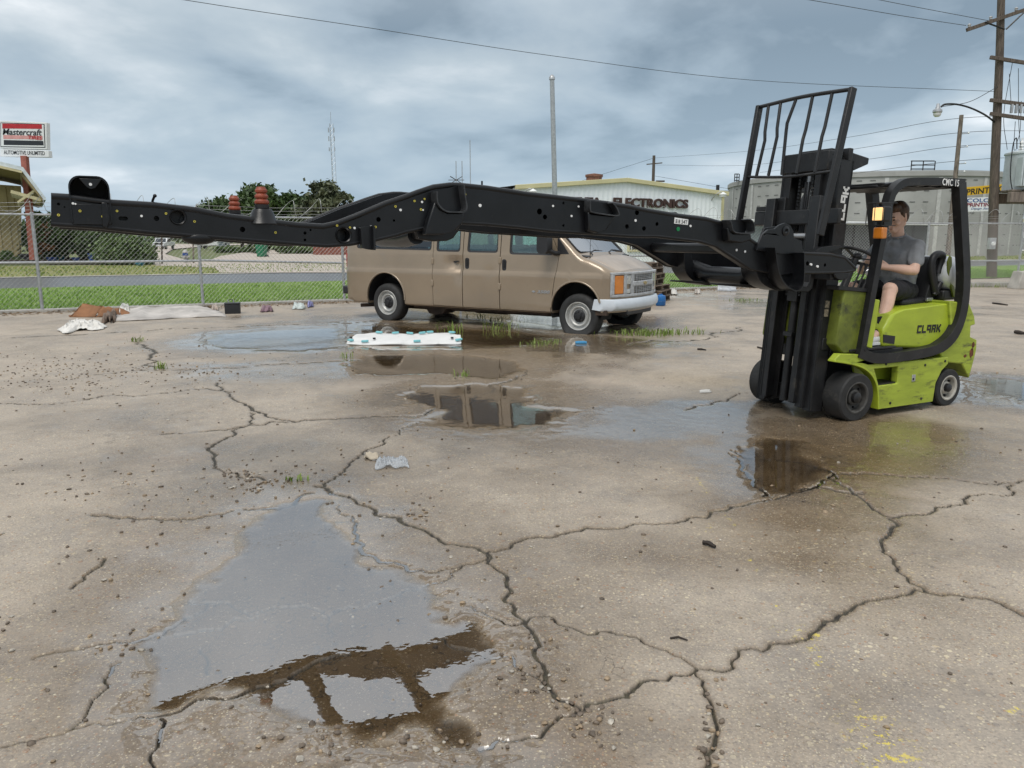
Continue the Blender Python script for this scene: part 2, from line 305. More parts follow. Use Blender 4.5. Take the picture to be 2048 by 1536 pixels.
# cracks and joints: photo pixels, width (m), depth (m)
CR = [([(435,765),(450,782),(465,795),(500,812),(530,827),(590,845)],.02,.02), ([(590,845),(620,840),(700,836),(825,834),(860,822),(900,809),(950,787),(980,770),(1024,760),(1052,740)],.028,.025),
 ([(320,870),(400,864),(490,852),(590,845)],.015,.012), ([(505,825),(500,850),(470,870),(425,890),(417,900),(430,922),(440,940),(480,955),(530,960)],.014,.012),
 ([(0,807),(150,802),(260,792),(350,785),(415,777),(450,782)],.02,.012), ([(25,676),(200,667),(270,664),(400,657),(550,650),(750,642)],.02,.012),
 ([(190,750),(325,740),(400,738),(525,729),(695,720),(800,717)],.022,.014), ([(275,685),(305,702),(320,735)],.02,.012),
 ([(630,972),(650,975),(690,992),(715,1007),(750,1025),(800,1035),(850,1060),(875,1075),(930,1092),(970,1105)],.03,.035), ([(970,1105),(1024,1088),(1099,1075),(1174,1055),(1304,1049),(1374,1040),(1449,1022),(1530,1000),(1569,992),(1614,980),(1644,960),(1669,947)],.02,.028),
 ([(650,972),(680,947),(700,930),(725,910),(760,892),(800,870),(838,845)],.016,.014), ([(185,1031),(225,1036),(280,1039),(350,1040),(400,1036),(450,1027),(470,1020),(545,1015),(590,1005),(630,985)],.018,.02),
 ([(680,1010),(705,1032),(710,1080),(750,1112),(800,1127),(875,1145),(925,1130),(975,1105)],.014,.018), ([(975,1105),(1005,1145),(1024,1182),(1031,1215),(1054,1240),(1074,1280),(1084,1325),(1099,1370),(1119,1400),(1154,1425)],.02,.025),
 ([(1154,1425),(1214,1400),(1274,1372),(1334,1360),(1394,1336),(1464,1320),(1524,1302),(1574,1287),(1624,1265),(1674,1232),(1724,1207),(1799,1190)],.018,.03), ([(1394,1336),(1404,1370),(1424,1410),(1434,1450),(1424,1500),(1404,1545)],.016,.025),
 ([(1054,1240),(1134,1252),(1224,1265),(1304,1292),(1369,1320),(1394,1336)],.008,.008), ([(1779,1037),(1774,1075),(1779,1110),(1799,1145),(1819,1165),(1864,1187),(1924,1192),(1984,1200),(2048,1232),(2150,1275)],.028,.03),
 ([(1799,1190),(1830,1178),(1864,1187)],.03,.025), ([(1669,947),(1724,947),(1824,955),(1924,962),(1994,970),(2048,962),(2150,950)],.02,.025), ([(1669,947),(1699,975),(1729,1002),(1759,1025),(1784,1035)],.024,.012),
 ([(1784,1035),(1844,1030),(1904,1010),(1954,990),(2024,970)],.026,.012), ([(1454,900),(1524,915),(1599,922),(1639,935),(1669,947)],.014,.014), ([(1369,820),(1424,809),(1464,795),(1499,787)],.02,.02),
 ([(1459,907),(1484,940),(1506,965),(1524,992)],.014,.014), ([(0,1495),(75,1480),(140,1460),(165,1440),(185,1400),(220,1370),(210,1357),(240,1325)],.014,.02), ([(140,1460),(210,1450),(300,1435),(340,1425),(450,1397),(540,1365),(625,1320),(700,1300)],.014,.022),
 ([(65,1317),(140,1300),(210,1287),(275,1280),(325,1265),(370,1230),(415,1200)],.009,.016), ([(142,1177),(170,1157),(195,1135),(210,1117)],.009,.02), ([(322,1435),(320,1470),(300,1520),(290,1560)],.014,.022),
 ([(860,1270),(900,1285),(950,1295),(1024,1310),(1090,1370)],.010,.016), ([(930,1210),(980,1232),(1024,1250),(1054,1240)],.01,.014), ([(925,1130),(880,1165),(800,1180),(720,1210),(640,1230)],.010,.012), ([(1730,985),(1640,975),(1600,978)],.01,.01),
 ([(1154,1425),(1100,1450),(1040,1480),(960,1495)],.012,.016), ([(1560,655),(1700,648)],.02,.01), ([(1960,785),(2048,800),(2150,812)],.02,.01), ([(1250,690),(1400,680),(1480,655)],.03,.012), ([(380,1200),(500,1225),(600,1205),(660,1225),(670,1260)],.009,.012), ([(400,1290),(415,1340)],.012,.012), ([(350,1265),(520,1225)],.007,.008)]
def rough_path(pts, amp=.35):                               # fractal subdivision of a crack
    P = [np.array(p) for p in pts]
    while True:
        L_ = max(np.linalg.norm(P[i+1]-P[i]) for i in range(len(P)-1))
        if L_ < .035 or len(P) > 900: return P
        Q = [P[0]]
        for i in range(len(P)-1):
            d = P[i+1]-P[i]; l = np.linalg.norm(d)
            if l > .035: Q.append((P[i]+P[i+1])/2+np.array([-d[1], d[0]])*RNG.normal()*.125)
            Q.append(P[i+1])
        P = Q
for px, wdt, dep in CR:
    P = rough_path([G(u, v)[:2] for u, v in px]); far = np.linalg.norm(P[len(P)//2]); wdt = max(wdt*.46, .0020*far)
    for i in range(len(P)-1):
        a, b = P[i], P[i+1]; w = wdt*(.45+1.0*vnoise(np.array(a[0]*3.1), np.array(a[1]*3.1), 77)); pad = w*2.2+.02
        cx, cy = (a+b)/2; r_ = math.hypot(cx, cy); hl = np.linalg.norm(b-a)/2+pad
        i0, i1 = np.searchsorted(rr, (r_-hl, r_+hl)); t_ = math.atan2(cx, cy); j0, j1 = np.searchsorted(th, (t_-hl/r_, t_+hl/r_))
        if i1 <= i0 or j1 <= j0: continue
        s_ = (slice(max(i0-1,0), i1+1), slice(max(j0-1,0), j1+1)); d = seg_dist(gx[s_], gy[s_], a, b)
        k = np.clip(1.15-d/w, 0, 1); crack[s_] = np.maximum(crack[s_], k)
        wet[s_] = np.maximum(wet[s_], np.clip(1-d/(w*2.2+.02), 0, 1)*.7)
dmap = np.clip(crack*1.6, 0, 1); hz_ -= dmap*.016
# worn yellow paint line
for px, w in (([(1393,955),(1412,985)],.014),([(1410,1040),(1418,1065)],.02),([(1440,1020),(1470,1052)],.008),([(1500,1120),(1512,1140)],.012),([(1550,1212),(1562,1222)],.012),([(1570,1265),(1625,1270)],.05),([(1610,1255),(1640,1330)],.022),([(1712,1400),(1728,1430)],.016),([(1745,1455),(1790,1536)],.10),([(2020,1425),(2060,1405)],.012),([(20,1366),(26,1362)],.02)):
    a, b = G(*px[0])[:2], G(*px[1])[:2]; d = seg_dist(gx, gy, a, b); paint = np.maximum(paint, np.clip(1.3-d/w, 0, 1))
rng_wear = fbm(gx*.5, gy*.5, 3, 55)
me = bpy.data.meshes.new('yard'); nv = NR*NT
co = np.stack([gx, gy, hz_], -1).reshape(-1, 3).astype(np.float32)
ii = (np.arange(NR-1)[:,None]*NT+np.arange(NT-1)[None,:]).reshape(-1); qd = np.stack([ii, ii+NT, ii+NT+1, ii+1], -1).astype(np.int32)[:, ::-1]
# the rest of the slab around and behind the camera, coarse
wv = []; wq = []; NA = 60; rad = [0.0, .8, 1.505, 4, 9, 20, 46]
aw = np.linspace(0, 2*math.pi, NA, endpoint=False)
for r_ in rad:
    for a in aw: wv.append((r_*math.sin(a), r_*math.cos(a), .002 if r_ > 2 else -.010))
for i in range(len(rad)-1):
    for k in range(NA):
        if i >= 2 and (k < 9 or k >= NA-9): continue
        a = i*NA+k; b = i*NA+(k+1) % NA; wq.append((a+nv, a+NA+nv, b+NA+nv, b+nv))
co = np.concatenate([co, np.array(wv, np.float32)]); qd = np.concatenate([qd, np.array(wq, np.int32)[:, ::-1]])
me.vertices.add(len(co)); me.vertices.foreach_set('co', co.ravel()); me.loops.add(qd.size); me.loops.foreach_set('vertex_index', qd.ravel().astype(np.int32))
me.polygons.add(len(qd)); me.polygons.foreach_set('loop_start', np.arange(0, qd.size, 4, dtype=np.int32)); me.polygons.foreach_set('loop_total', np.full(len(qd), 4, np.int32))
me.update(calc_edges=True); me.shade_smooth()
for nm, ar in (('crack', crack), ('wet', wet), ('mud', mud), ('paint', paint), ('film', film)):
    at_ = me.attributes.new(nm, 'FLOAT', 'POINT'); at_.data.foreach_set('value', np.concatenate([ar.ravel(), np.zeros(len(wv))]).astype(np.float32))
def concrete_mat():
    m = bpy.data.materials.new('worn_wet_concrete'); m.use_nodes = True; t = m.node_tree; p = t.nodes['Principled BSDF']; ln = t.links.new; nn = t.nodes.new
    tcn = nn('ShaderNodeTexCoord'); O = tcn.outputs['Object']
    def nz(s, d=5, ro=.6, di=0, vec=None):
        n = nn('ShaderNodeTexNoise'); n.inputs['Scale'].default_value = s; n.inputs['Detail'].default_value = d; n.inputs['Roughness'].default_value = ro; n.inputs['Distortion'].default_value = di; ln(vec or O, n.inputs['Vector']); return n.outputs['Fac']
    def mr(src, a, b, c=0, d=1):
        r = nn('ShaderNodeMapRange'); r.inputs['From Min'].default_value = a; r.inputs['From Max'].default_value = b; r.inputs['To Min'].default_value = c; r.inputs['To Max'].default_value = d; ln(src, r.inputs[0]); return r.outputs[0]
    def mx(f, a, b, mode='MIX'):
        x = nn('ShaderNodeMix'); x.data_type = 'RGBA'; x.blend_type = mode
        for s_, i in ((f,0),(a,6),(b,7)):
            if hasattr(s_, 'links'): ln(s_, x.inputs[i])
            else: x.inputs[i].default_value = s_ if i == 0 else (*s_, 1)
        return x.outputs[2]
    def ma(op, a, b):
        x = nn('ShaderNodeMath'); x.operation = op
        for i, s_ in enumerate((a, b)):
            if hasattr(s_, 'links'): ln(s_, x.inputs[i])
            else: x.inputs[i].default_value = s_
        return x.outputs[0]
    def attr(n): a = nn('ShaderNodeAttribute'); a.attribute_name = n; return a.outputs['Fac']
    big = mr(nz(.45, 5, .6, .3), .3, .7); base = mx(big, (.475,.395,.305), (.325,.275,.222))
    base = mx(mr(nz(2.2, 6, .65), .42, .75, 0, .6), base, (.53,.445,.345)); base = mx(mr(nz(1.3, 6, .7, .5), .50, .70, 0, .7), base, (.25,.22,.195))
    base = mx(mr(nz(.7, 5, .6), .58, .75, 0, .5), base, (.44,.315,.24))
    base = mx(mr(nz(90, 4, .7), .35, .68, 0, .6), base, (.17,.155,.14)); base = mx(mr(nz(9, 6, .75, .4), .52, .72, 0, .5), base, (.20,.18,.16))
    vh = nn('ShaderNodeTexVoronoi'); vh.feature = 'DISTANCE_TO_EDGE'; vh.inputs['Scale'].default_value = 2.6; dw = nn('ShaderNodeVectorMath'); dw.operation = 'ADD'; n_ = nn('ShaderNodeTexNoise'); n_.inputs['Scale'].default_value = 3.5; n_.inputs['Detail'].default_value = 6; ln(O, n_.inputs['Vector']); ln(O, dw.inputs[0]); ln(n_.outputs['Color'], dw.inputs[1]); ln(dw.outputs[0], vh.inputs['Vector'])
    hair = ma('MULTIPLY', mr(vh.outputs['Distance'], .003, .012, 1, 0), ma('MAXIMUM', mr(nz(.55, 4, .6), .54, .62), ma('MULTIPLY', attr('mud'), .0)))
    # exposed aggregate of two sizes
    expo = mr(nz(.9, 4, .6, .2), .38, .66)
    def agg(scale, thr, keep, amt, base):
        v = nn('ShaderNodeTexVoronoi'); v.inputs['Scale'].default_value = scale; v.inputs['Randomness'].default_value = 1; ln(O, v.inputs['Vector'])
        sp = nn('ShaderNodeSeparateColor'); ln(v.outputs['Color'], sp.inputs[0])
        rmp = nn('ShaderNodeValToRGB'); ln(sp.outputs[0], rmp.inputs[0]); c = rmp.color_ramp; c.interpolation = 'CONSTANT'
        c.elements[0].color = (.46,.40,.31,1); c.elements[1].position = .86; c.elements[1].color = (.64,.56,.40,1)
        for q, cc in ((.22,(.30,.235,.17)),(.38,(.50,.44,.36)),(.52,(.38,.22,.13)),(.60,(.22,.19,.17)),(.72,(.55,.45,.30))): e_ = c.elements.new(q); e_.color = (*cc,1)
        k = ma('MULTIPLY', mr(v.outputs['Distance'], thr*.75, thr, 1, 0), mr(sp.outputs[1], keep, keep+.02))
        return mx(ma('MULTIPLY', k, amt), base, rmp.outputs[0]), k
    base, k1 = agg(75, .40, .40, mr(expo, 0, 1, .5, 1), base); base, k2 = agg(32, .36, .62, mr(expo, 0, 1, .15, 1), base)
    base = mx(ma('MULTIPLY', attr('mud'), .72), base, mx(mr(nz(3, 5), .35, .65), (.24,.165,.075), (.34,.255,.145)))
    wet = mr(ma('ADD', attr('wet'), mr(nz(.8, 5, .6, .3), .3, .7, -.22, .52)), .15, .8)
    base = mx(ma('MULTIPLY', wet, .85), base, mx(1.0, base, (.52,.455,.375), 'MULTIPLY'))
    base, k3 = agg(150, .42, .66, mr(nz(1.6, 4, .6), .35, .65, .15, .85), base); base, k4 = agg(58, .30, .80, mr(expo, 0, 1, .45, 1), base)
    yel = ma('MULTIPLY', attr('paint'), mr(nz(26, 4, .75), .56, .60)); base = mx(yel, base, (.62,.50,.10))
    cd = mr(attr('crack'), .12, .55); base = mx(cd, base, mx(mr(nz(30, 4), .4, .65), (.03,.026,.021), (.085,.075,.05)))
    hm = ma('MULTIPLY', mr(vh.outputs['Distance'], .004, .016, 1, 0), ma('MULTIPLY', attr('mud'), .8)); base = mx(ma('MAXIMUM', ma('MULTIPLY', hair, .75), hm), base, (.06,.05,.036))
    base = mx(mr(nz(3.2, 6, .7, .3), .48, .70, 0, .45), base, mx(1.0, base, (.66,.65,.64), 'MULTIPLY'))
    base = mx(mr(nz(.62, 6, .62, .8), .52, .70, 0, .55), base, mx(1.0, base, (.58,.56,.55), 'MULTIPLY'))
    ln(base, p.inputs['Base Color'])
    ro = nn('ShaderNodeMapRange'); ln(ma('ADD', wet, mr(nz(14, 5, .7), .3, .7, -.3, .25)), ro.inputs[0]); ro.inputs['To Min'].default_value = .60; ro.inputs['To Max'].default_value = .17; ln(ma('ADD', ro.outputs[0], ma('MULTIPLY', cd, .5)), p.inputs['Roughness'])
    p.inputs['Specular IOR Level'].default_value = .5
    fl = mr(ma('ADD', attr('film'), mr(nz(2.4, 6, .65, .4), .3, .7, -.45, .35)), .1, .75); fl = ma('MULTIPLY', fl, mr(cd, 0, 1, 1, 0)); ln(ma('MULTIPLY', fl, .85), p.inputs['Coat Weight']); p.inputs['Coat Roughness'].default_value = .04; p.inputs['Coat IOR'].default_value = 2.0
    h = ma('ADD', ma('ADD', ma('MULTIPLY', k1, .5), ma('MULTIPLY', k2, .8)), ma('ADD', ma('MULTIPLY', nz(60, 5, .7), .9), ma('MULTIPLY', nz(220, 3, .6), .35)))
    bp = nn('ShaderNodeBump'); bp.inputs['Distance'].default_value = .004; ln(h, bp.inputs['Height']); ln(mr(wet, 0, 1, .75, .40), bp.inputs['Strength']); ln(bp.outputs[0], p.inputs['Normal'])
    return m
m_conc = concrete_mat(); me.materials.append(m_conc); struct(link('yard', me))
# water standing in the hollows
mw = glass_mat('puddle_water', (.96,.94,.90), 1.5, .006, .27)
t = mw.node_tree; bp = t.nodes.new('ShaderNodeBump'); nz_ = t.nodes.new('ShaderNodeTexNoise'); nz_.inputs['Scale'].default_value = 9; nz_.inputs['Detail'].default_value = 3; tcx = t.nodes.new('ShaderNodeTexCoord')
t.links.new(tcx.outputs['Object'], nz_.inputs['Vector']); t.links.new(nz_.outputs['Fac'], bp.inputs['Height']); bp.inputs['Strength'].default_value = .035; bp.inputs['Distance'].default_value = .02
for n in t.nodes:
    if n.type in ('BSDF_GLOSSY', 'FRESNEL'): t.links.new(bp.outputs[0], n.inputs['Normal'])
fr_ = next(n for n in t.nodes if n.type == 'MAP_RANGE'); ms_ = next(n for n in t.nodes if n.type == 'MIX_SHADER'); da = t.nodes.new('ShaderNodeAttribute'); da.attribute_name = 'depth'
dm = t.nodes.new('ShaderNodeMapRange'); dm.inputs['From Max'].default_value = .007; t.links.new(da.outputs['Fac'], dm.inputs[0]); mm = t.nodes.new('ShaderNodeMath'); mm.operation = 'MULTIPLY'
t.links.new(fr_.outputs[0], mm.inputs[0]); t.links.new(dm.outputs[0], mm.inputs[1]); t.links.new(mm.outputs[0], ms_.inputs[0])   # the shallow rim shows more of the bed
used = np.zeros((NR-1, NT-1), bool); low = hz_ < WATER
for (pp, dep, rch), pg in zip(PUD, PUDG):
    xs = [p[0] for p in pg]; ys_p = [p[1] for p in pg]; mk = (gx > min(xs)-.8) & (gx < max(xs)+.8) & (gy > min(ys_p)-.8) & (gy < max(ys_p)+.8); V = np.zeros(gx.shape, bool); sd = poly_sd(gx[mk], gy[mk], pg); V[mk] = (sd < .12); V &= low
    cell = (V[:-1,:-1] | V[1:,:-1] | V[:-1,1:] | V[1:,1:]) & ~used; used |= cell; ci, cj = np.nonzero(cell)
    if not len(ci): continue
    q = np.stack([ci*NT+cj, ci*NT+cj+1, (ci+1)*NT+cj+1, (ci+1)*NT+cj], -1); uq, inv = np.unique(q, return_inverse=True); inv = inv.reshape(-1, 4)
    wm = bpy.data.meshes.new('puddle'); wm.from_pydata(np.stack([gx.ravel()[uq], gy.ravel()[uq], np.full(len(uq), WATER)], -1).tolist(), [], inv.tolist()); wm.materials.append(mw)
    if wm.polygons[0].normal.z < 0: wm.flip_normals()
    wm.attributes.new('depth', 'FLOAT', 'POINT').data.foreach_set('value', np.maximum(0, WATER-hz_.ravel()[uq]).astype(np.float32)); wm.shade_smooth(); struct(link('puddle', wm))
# loose gravel
def yard_z(x, y):
    r_ = math.hypot(x, y); a = math.atan2(x, y); i = min(max(int(np.searchsorted(rr, r_)), 0), NR-1); j = min(max(int(np.searchsorted(th, a)), 0), NT-1); return float(hz_[i, j])
bv = []; bf = []; bm_ = bmesh.new(); bmesh.ops.create_icosphere(bm_, subdivisions=1, radius=1); icov = np.array([v.co[:] for v in bm_.verts]); icof = [tuple(v.index for v in f.verts) for f in bm_.faces]; bm_.free()
gr = [B(), B(), B()]
def stone(x, y, r):
    k = RNG.uniform(.55, 1.3, 3); k[2] *= .62; a = RNG.uniform(0, 6.28); p = icov*RNG.uniform(.75, 1.2, (len(icov), 1))*k*r; c, s = math.cos(a), math.sin(a)
    q = np.stack([p[:,0]*c-p[:,1]*s+x, p[:,0]*s+p[:,1]*c+y, p[:,2]+yard_z(x, y)+r*.3], -1); gr[RNG.choice(3, p=[.55,.28,.17])].add(q, icof)
for _ in range(620):                                        # scattered singly
    u, v = RNG.uniform(-60, 2100), 690+RNG.beta(1.0, 1.6)*840; g = G(u, v)
    if RNG.random() < (.95 if u < 1150 else .4): stone(g[0], g[1], RNG.uniform(.005, .011)*(1+g[1]*.04))
for u0, v0, su, sv, n in ((510,960,50,18,85),(600,945,60,18,30),(200,735,130,20,240),(100,760,110,22,200),(420,755,60,12,60),(820,1030,60,18,25),(250,965,90,20,30),(700,1200,80,40,50),(1050,1340,40,35,45),(1160,1430,50,30,50),(660,1480,60,25,30),(880,1490,50,20,25),(1420,1480,14,50,30),(640,1270,120,60,30),(240,1290,40,20,16),(1600,1010,250,40,20)):
    for _ in range(n):
        g = G(RNG.normal(u0, su), RNG.normal(v0, sv)); stone(g[0], g[1], RNG.uniform(.004, .0125)*(1+g[1]*.03))
for b, nm, c in ((gr[0],'dark',(.15,.115,.085)),(gr[1],'tan',(.30,.22,.14)),(gr[2],'pale',(.42,.38,.32))):
    stuff(tag(b.build('gravel', M('gravel_'+nm, c, .6, 0, .3, 30), smooth=60), f'loose {nm} gravel stones scattered over the wet concrete', 'gravel'))
# ------------------------------------------------------------------ land beyond the fence
FA = np.array([-10.57, 15.87]); FD = np.array([math.cos(math.radians(26)), math.sin(math.radians(26))]); FN = np.array([-FD[1], FD[0]])
def FL_(s, off=0): return FA+FD*s+FN*off                     # along the fence line, off it towards the road
def strip(name, s0, s1, o0, o1, z, mat, n=1):
    b = B(); P = []
    for i in range(n+1):
        s = s0+(s1-s0)*i/n
        for o_ in (o0, o1): p = FL_(s, o_); P.append((p[0], p[1], z))
    b.add(P, [(2*i, 2*i+2, 2*i+3, 2*i+1) for i in range(n)]); return struct(b.build(name, mat, recalc=False))
m_terrain = M('rough_grassland', (.085,.125,.03), .95, 0, .3, .15, col2=(.14,.14,.06))
b = B(); b.add([(-3000,-3000,-.09),(3000,-3000,-.09),(3000,4500,-.09),(-3000,4500,-.09)], [(0,1,2,3)]); struct(b.build('ground', m_terrain, recalc=False))
m_grass = M('mown_grass', (.13,.225,.03), .9, 0, .25, .8, .4, 25, col2=(.135,.20,.03))
m_grass2 = M('dry_verge_grass', (.16,.185,.04), .9, 0, .3, .6, .4, 25, col2=(.22,.20,.07))
m_asph = M('wet_asphalt', (.085,.087,.092), .34, 0, .25, .5, .1, 60, col2=(.055,.056,.06), stretch=(.25,1,1))
m_lot = M('pale_concrete_lot', (.46,.39,.32), .6, 0, .15, .3, col2=(.36,.31,.265), bump=.05)
m_kerb = M('kerb_concrete', (.42,.40,.36), .7, 0, .2, 2, .2, 40, dirt=((.18,.16,.12),.14,3))
strip('verge', -60, 120, .32, 9.4, .035, m_grass, 1); strip('road', -160, 260, 9.4, 17.4, .03, m_asph); strip('far_verge', -160, 260, 17.8, 33, .045, m_grass2)
strip('far_kerb', -160, 260, 17.2, 17.85, .05, m_kerb)
# the pale paved lots and drives across the road
def poly_sheet(name, px, z, mat):
    pts = [tuple(G(u, v, z)[:2]) for u, v in px]; b = B(); tri = tessellate_polygon([[Vector((x,y,0)) for x,y in pts]]); b.add([(x,y,z) for x,y in pts], [tuple(q) for q in tri]); o = b.build(name, mat, recalc=False)
    if o.data.polygons[0].normal.z < 0: o.data.flip_normals()
    return struct(o)
poly_sheet('paved_lot', [(440,545),(715,545),(800,544),(1000,540),(1000,500),(700,498),(520,500),(440,512),(420,520),(370,519),(330,508),(345,498),(430,491),(560,487.5),(300,487.5),(292,492),(300,512),(310,531),(430,535)], .06, m_lot)
strip('kerb', -22, 20.8, -.02, .32, .06, m_kerb)
b = B()                                                      # kerb front face along the left and centre fence
for s0, s1 in ((-22, 20.8),):
    p, q = FL_(s0, -.02), FL_(s1, -.02); b.add([(p[0],p[1],-.05),(q[0],q[1],-.05),(q[0],q[1],.06),(p[0],p[1],.06)], [(0,1,2,3)])
struct(b.build('kerb_face', m_kerb, recalc=False))
# the strip of dirt, leaves and twigs that has collected along the fence
bl = B()
for _ in range(5200):
    s = RNG.uniform(-16, 22); o_ = -abs(RNG.normal(0, .28))-.01
    p = FL_(s, o_)
    if p[1] < 12.4: continue
    l = RNG.uniform(.015, .05); a = RNG.uniform(0, 6.28); z = .004+RNG.uniform(0, .03)*math.exp(o_*3); d = np.array([math.cos(a), math.sin(a)])*l; e_ = np.array([-d[1], d[0]])*RNG.uniform(.15,.6)
    bl.add([(p[0]-d[0],p[1]-d[1],z),(p[0]+e_[0],p[1]+e_[1],z+RNG.uniform(-.01,.02)),(p[0]+d[0],p[1]+d[1],z+RNG.uniform(0,.02)),(p[0]-e_[0],p[1]-e_[1],z)], [(0,1,2,3)])
stuff(tag(bl.build('leaf_litter', M('leaf_litter', (.13,.075,.035), .9, 0, .5, 4, col2=(.24,.17,.10)), recalc=False), 'brown dead leaves and dirt gathered along the foot of the fence', 'litter'))
# grass blades of the verge
def blades(name, pts, hgt, wid, mat, lean=.5):
    n = len(pts); P = np.array(pts); a = RNG.uniform(0, 6.28, n); h = RNG.uniform(*hgt, n); w = RNG.uniform(*wid, n); la = RNG.uniform(0, 6.28, n); l = h*RNG.uniform(0, lean, n)
    dx, dy = np.cos(a)*w, np.sin(a)*w; tip = P+np.stack([np.cos(la)*l, np.sin(la)*l, h], -1)
    V = np.stack([P-np.stack([dx,dy,0*dx],-1), P+np.stack([dx,dy,0*dx],-1), tip], 1).reshape(-1,3); me_ = bpy.data.meshes.new(name)
    me_.from_pydata(V.tolist(), [], np.arange(3*n).reshape(-1,3).tolist()); me_.materials.append(mat); return me_
def leafmat(name, c1, c2, rough=.6, vs=2.0):
    m = M(name, c1, rough, 0, .2, vs, col2=c2); p = m.node_tree.nodes['Principled BSDF']
    return m
m_blade = leafmat('grass_blade', (.19,.33,.04), (.12,.23,.03), .55, .7); m_weed = leafmat('weed_blade', (.20,.26,.05), (.12,.19,.03))
pts = []
while len(pts) < 62000:
    s, o_ = RNG.uniform(-9, 42), .34+RNG.beta(1, 1.5)*9.0
    p = FL_(s, o_); pts.append((p[0], p[1], .03))
stuff(tag(link('grass', blades('grass', pts, (.03,.085), (.008,.02), m_blade, .8)), 'bright green mown grass between the yard fence and the road', 'grass'))
pts = []
while len(pts) < 16000:
    s, o_ = RNG.uniform(-30, 90), 17.9+RNG.random()*13; p = FL_(s, o_)
    pts.append((p[0], p[1], .04))
stuff(tag(link('grass', blades('grass', pts, (.04,.12), (.02,.05), m_weed, .8)), 'yellowish rough grass on the far side of the road', 'grass'))
# ================================================================== CHAIN-LINK FENCE
FH = 2.02
def s_of(u):                                                 # where the view ray of column u crosses the fence line
    d = ray(u, 600)[:2]; A = np.array([[d[0], -FD[0]], [d[1], -FD[1]]]); return float(np.linalg.solve(A, FA)[1])
def link_mesh(length, height, cell=.098):
    b = B(); nx = int(round(length/cell)); dx = length/nx; nz2 = int(round(height/cell))*2; dz = height/nz2; r = .0031
    for k in range(nx):
        for dirn in (1, -1):
            vs = []; 
            for j in range(nz2+1): vs.append(((k+.5)*dx+dirn*(dx/2 if j % 2 else 0)+(0), (.004 if j % 2 else -.004)*dirn, j*dz))
            ring = []
            for x, y, z in vs: ring += [(x-r, y, z), (x+r*.6, y-r, z), (x+r*.6, y+r, z)]
            fs = []
            for j in range(nz2):
                for q in range(3): fs.append((3*j+q, 3*j+(q+1)%3, 3*j+3+(q+1)%3, 3*j+3+q))
            b.add(ring, fs)
    return b.mesh('chain_link', m_wire, recalc=False)
_lm = {}
def fence_bay(p, q, label, hgt=FH, rail_mid=.56, coil=True, top=True, mid2=None):
    p = np.array(p); q = np.array(q); d = q-p; ln_ = float(np.linalg.norm(d)); a = math.atan2(d[1], d[0])
    r = thing('chain_link_fence', label, 'fence', (p[0], p[1], 0), a, 'bays of the yard fence')
    key = round(ln_, 1)
    if key not in _lm: _lm[key] = link_mesh(key, hgt-.06)
    o = link('chain_link', _lm[key], r); o.location = (0,-.035,.05); o.scale = (ln_/key,1,1); stuff(o)
    B().tube([(0,0,-.05),(0,0,hgt+.03)], .034, 10).ball((0,0,hgt+.03), (.036,.036,.025), 10, 6).build('post', m_galv, r, smooth=40)
    if top: B().tube([(0,0,hgt),(ln_,0,hgt)], .023, 8).build('top_rail', m_galv, r, smooth=40)
    z0, z1 = rail_mid if isinstance(rail_mid, tuple) else (rail_mid, rail_mid)
    B().tube([(0,.0,hgt*z0),(ln_,.0,hgt*z1)], .026, 8).build('middle_rail', m_galv, r, smooth=40)
    if coil:                                                 # barbed arms, strands and loose razor coil
        B().bar((0,0,hgt), (0,-.16,hgt+.26), .022, .022).build('barb_arm', m_galv, r)
        for k in range(3):
            y, z = -.05-.05*k, hgt+.09+.075*k
            B().tube([(0,y,z),(ln_*.5,y,z-.03),(ln_,y,z)], .0035, 5).build('barbed_wire', m_wire, r)
        b = B(); pts = []; turns = ln_/.62; n = int(turns*22)
        for i in range(n+1):
            t_ = i/n; an = t_*turns*2*math.pi; rad_ = .20+.035*math.sin(i*.37+p[0]*3); pts.append((t_*ln_+.10*math.sin(an+.6), -.08+.17*math.cos(an), hgt+.22+rad_*math.sin(an)))
        b.tube(pts, .0055, 5).build('razor_coil', m_wire, r)
    return r
SP = [s_of(-330), s_of(-80), s_of(82), s_of(406), s_of(690)]
step_ = 3.1; s = SP[-1]
while s < 18.5: s += step_; SP.append(s)
names = {0:'far end bay of the chain-link fence outside the gate line', 1:'chain-link fence bay before the sign on the red post', 2:'chain-link fence bay with cardboard lying at its foot', 3:'chain-link fence bay with sloping middle rail beside the van tail'}
for i in range(len(SP)-1):
    rm = (.52,.47) if i == 3 else .515
    lab = names.get(i, ('chain-link fence bay behind the van rear wheel','chain-link fence bay behind the van side doors','chain-link fence bay behind the van windscreen','chain-link fence bay behind the stacked pallets','chain-link fence bay just past the stacked pallets')[min(i-4,4)])
    fence_bay(FL_(SP[i], .06), FL_(SP[i+1], .06), lab, rail_mid=rm)
CORN = FL_(SP[-1], .06); ang_r = math.radians(3.0); rd = np.array([math.cos(ang_r), math.sin(ang_r)])
for i in range(6):
    p = CORN+rd*3.1*i; fence_bay(p, p+rd*3.1, ('chain-link fence bay with white plastic sheet leaning on it', 'chain-link fence bay between the pallets and the forklift mast', 'chain-link fence bay behind the forklift operator', 'chain-link fence bay by the wooden pole with meter boxes', 'chain-link fence bay beside the transformer platform', 'last chain-link fence bay past the transformer platform')[i], rail_mid=.42)
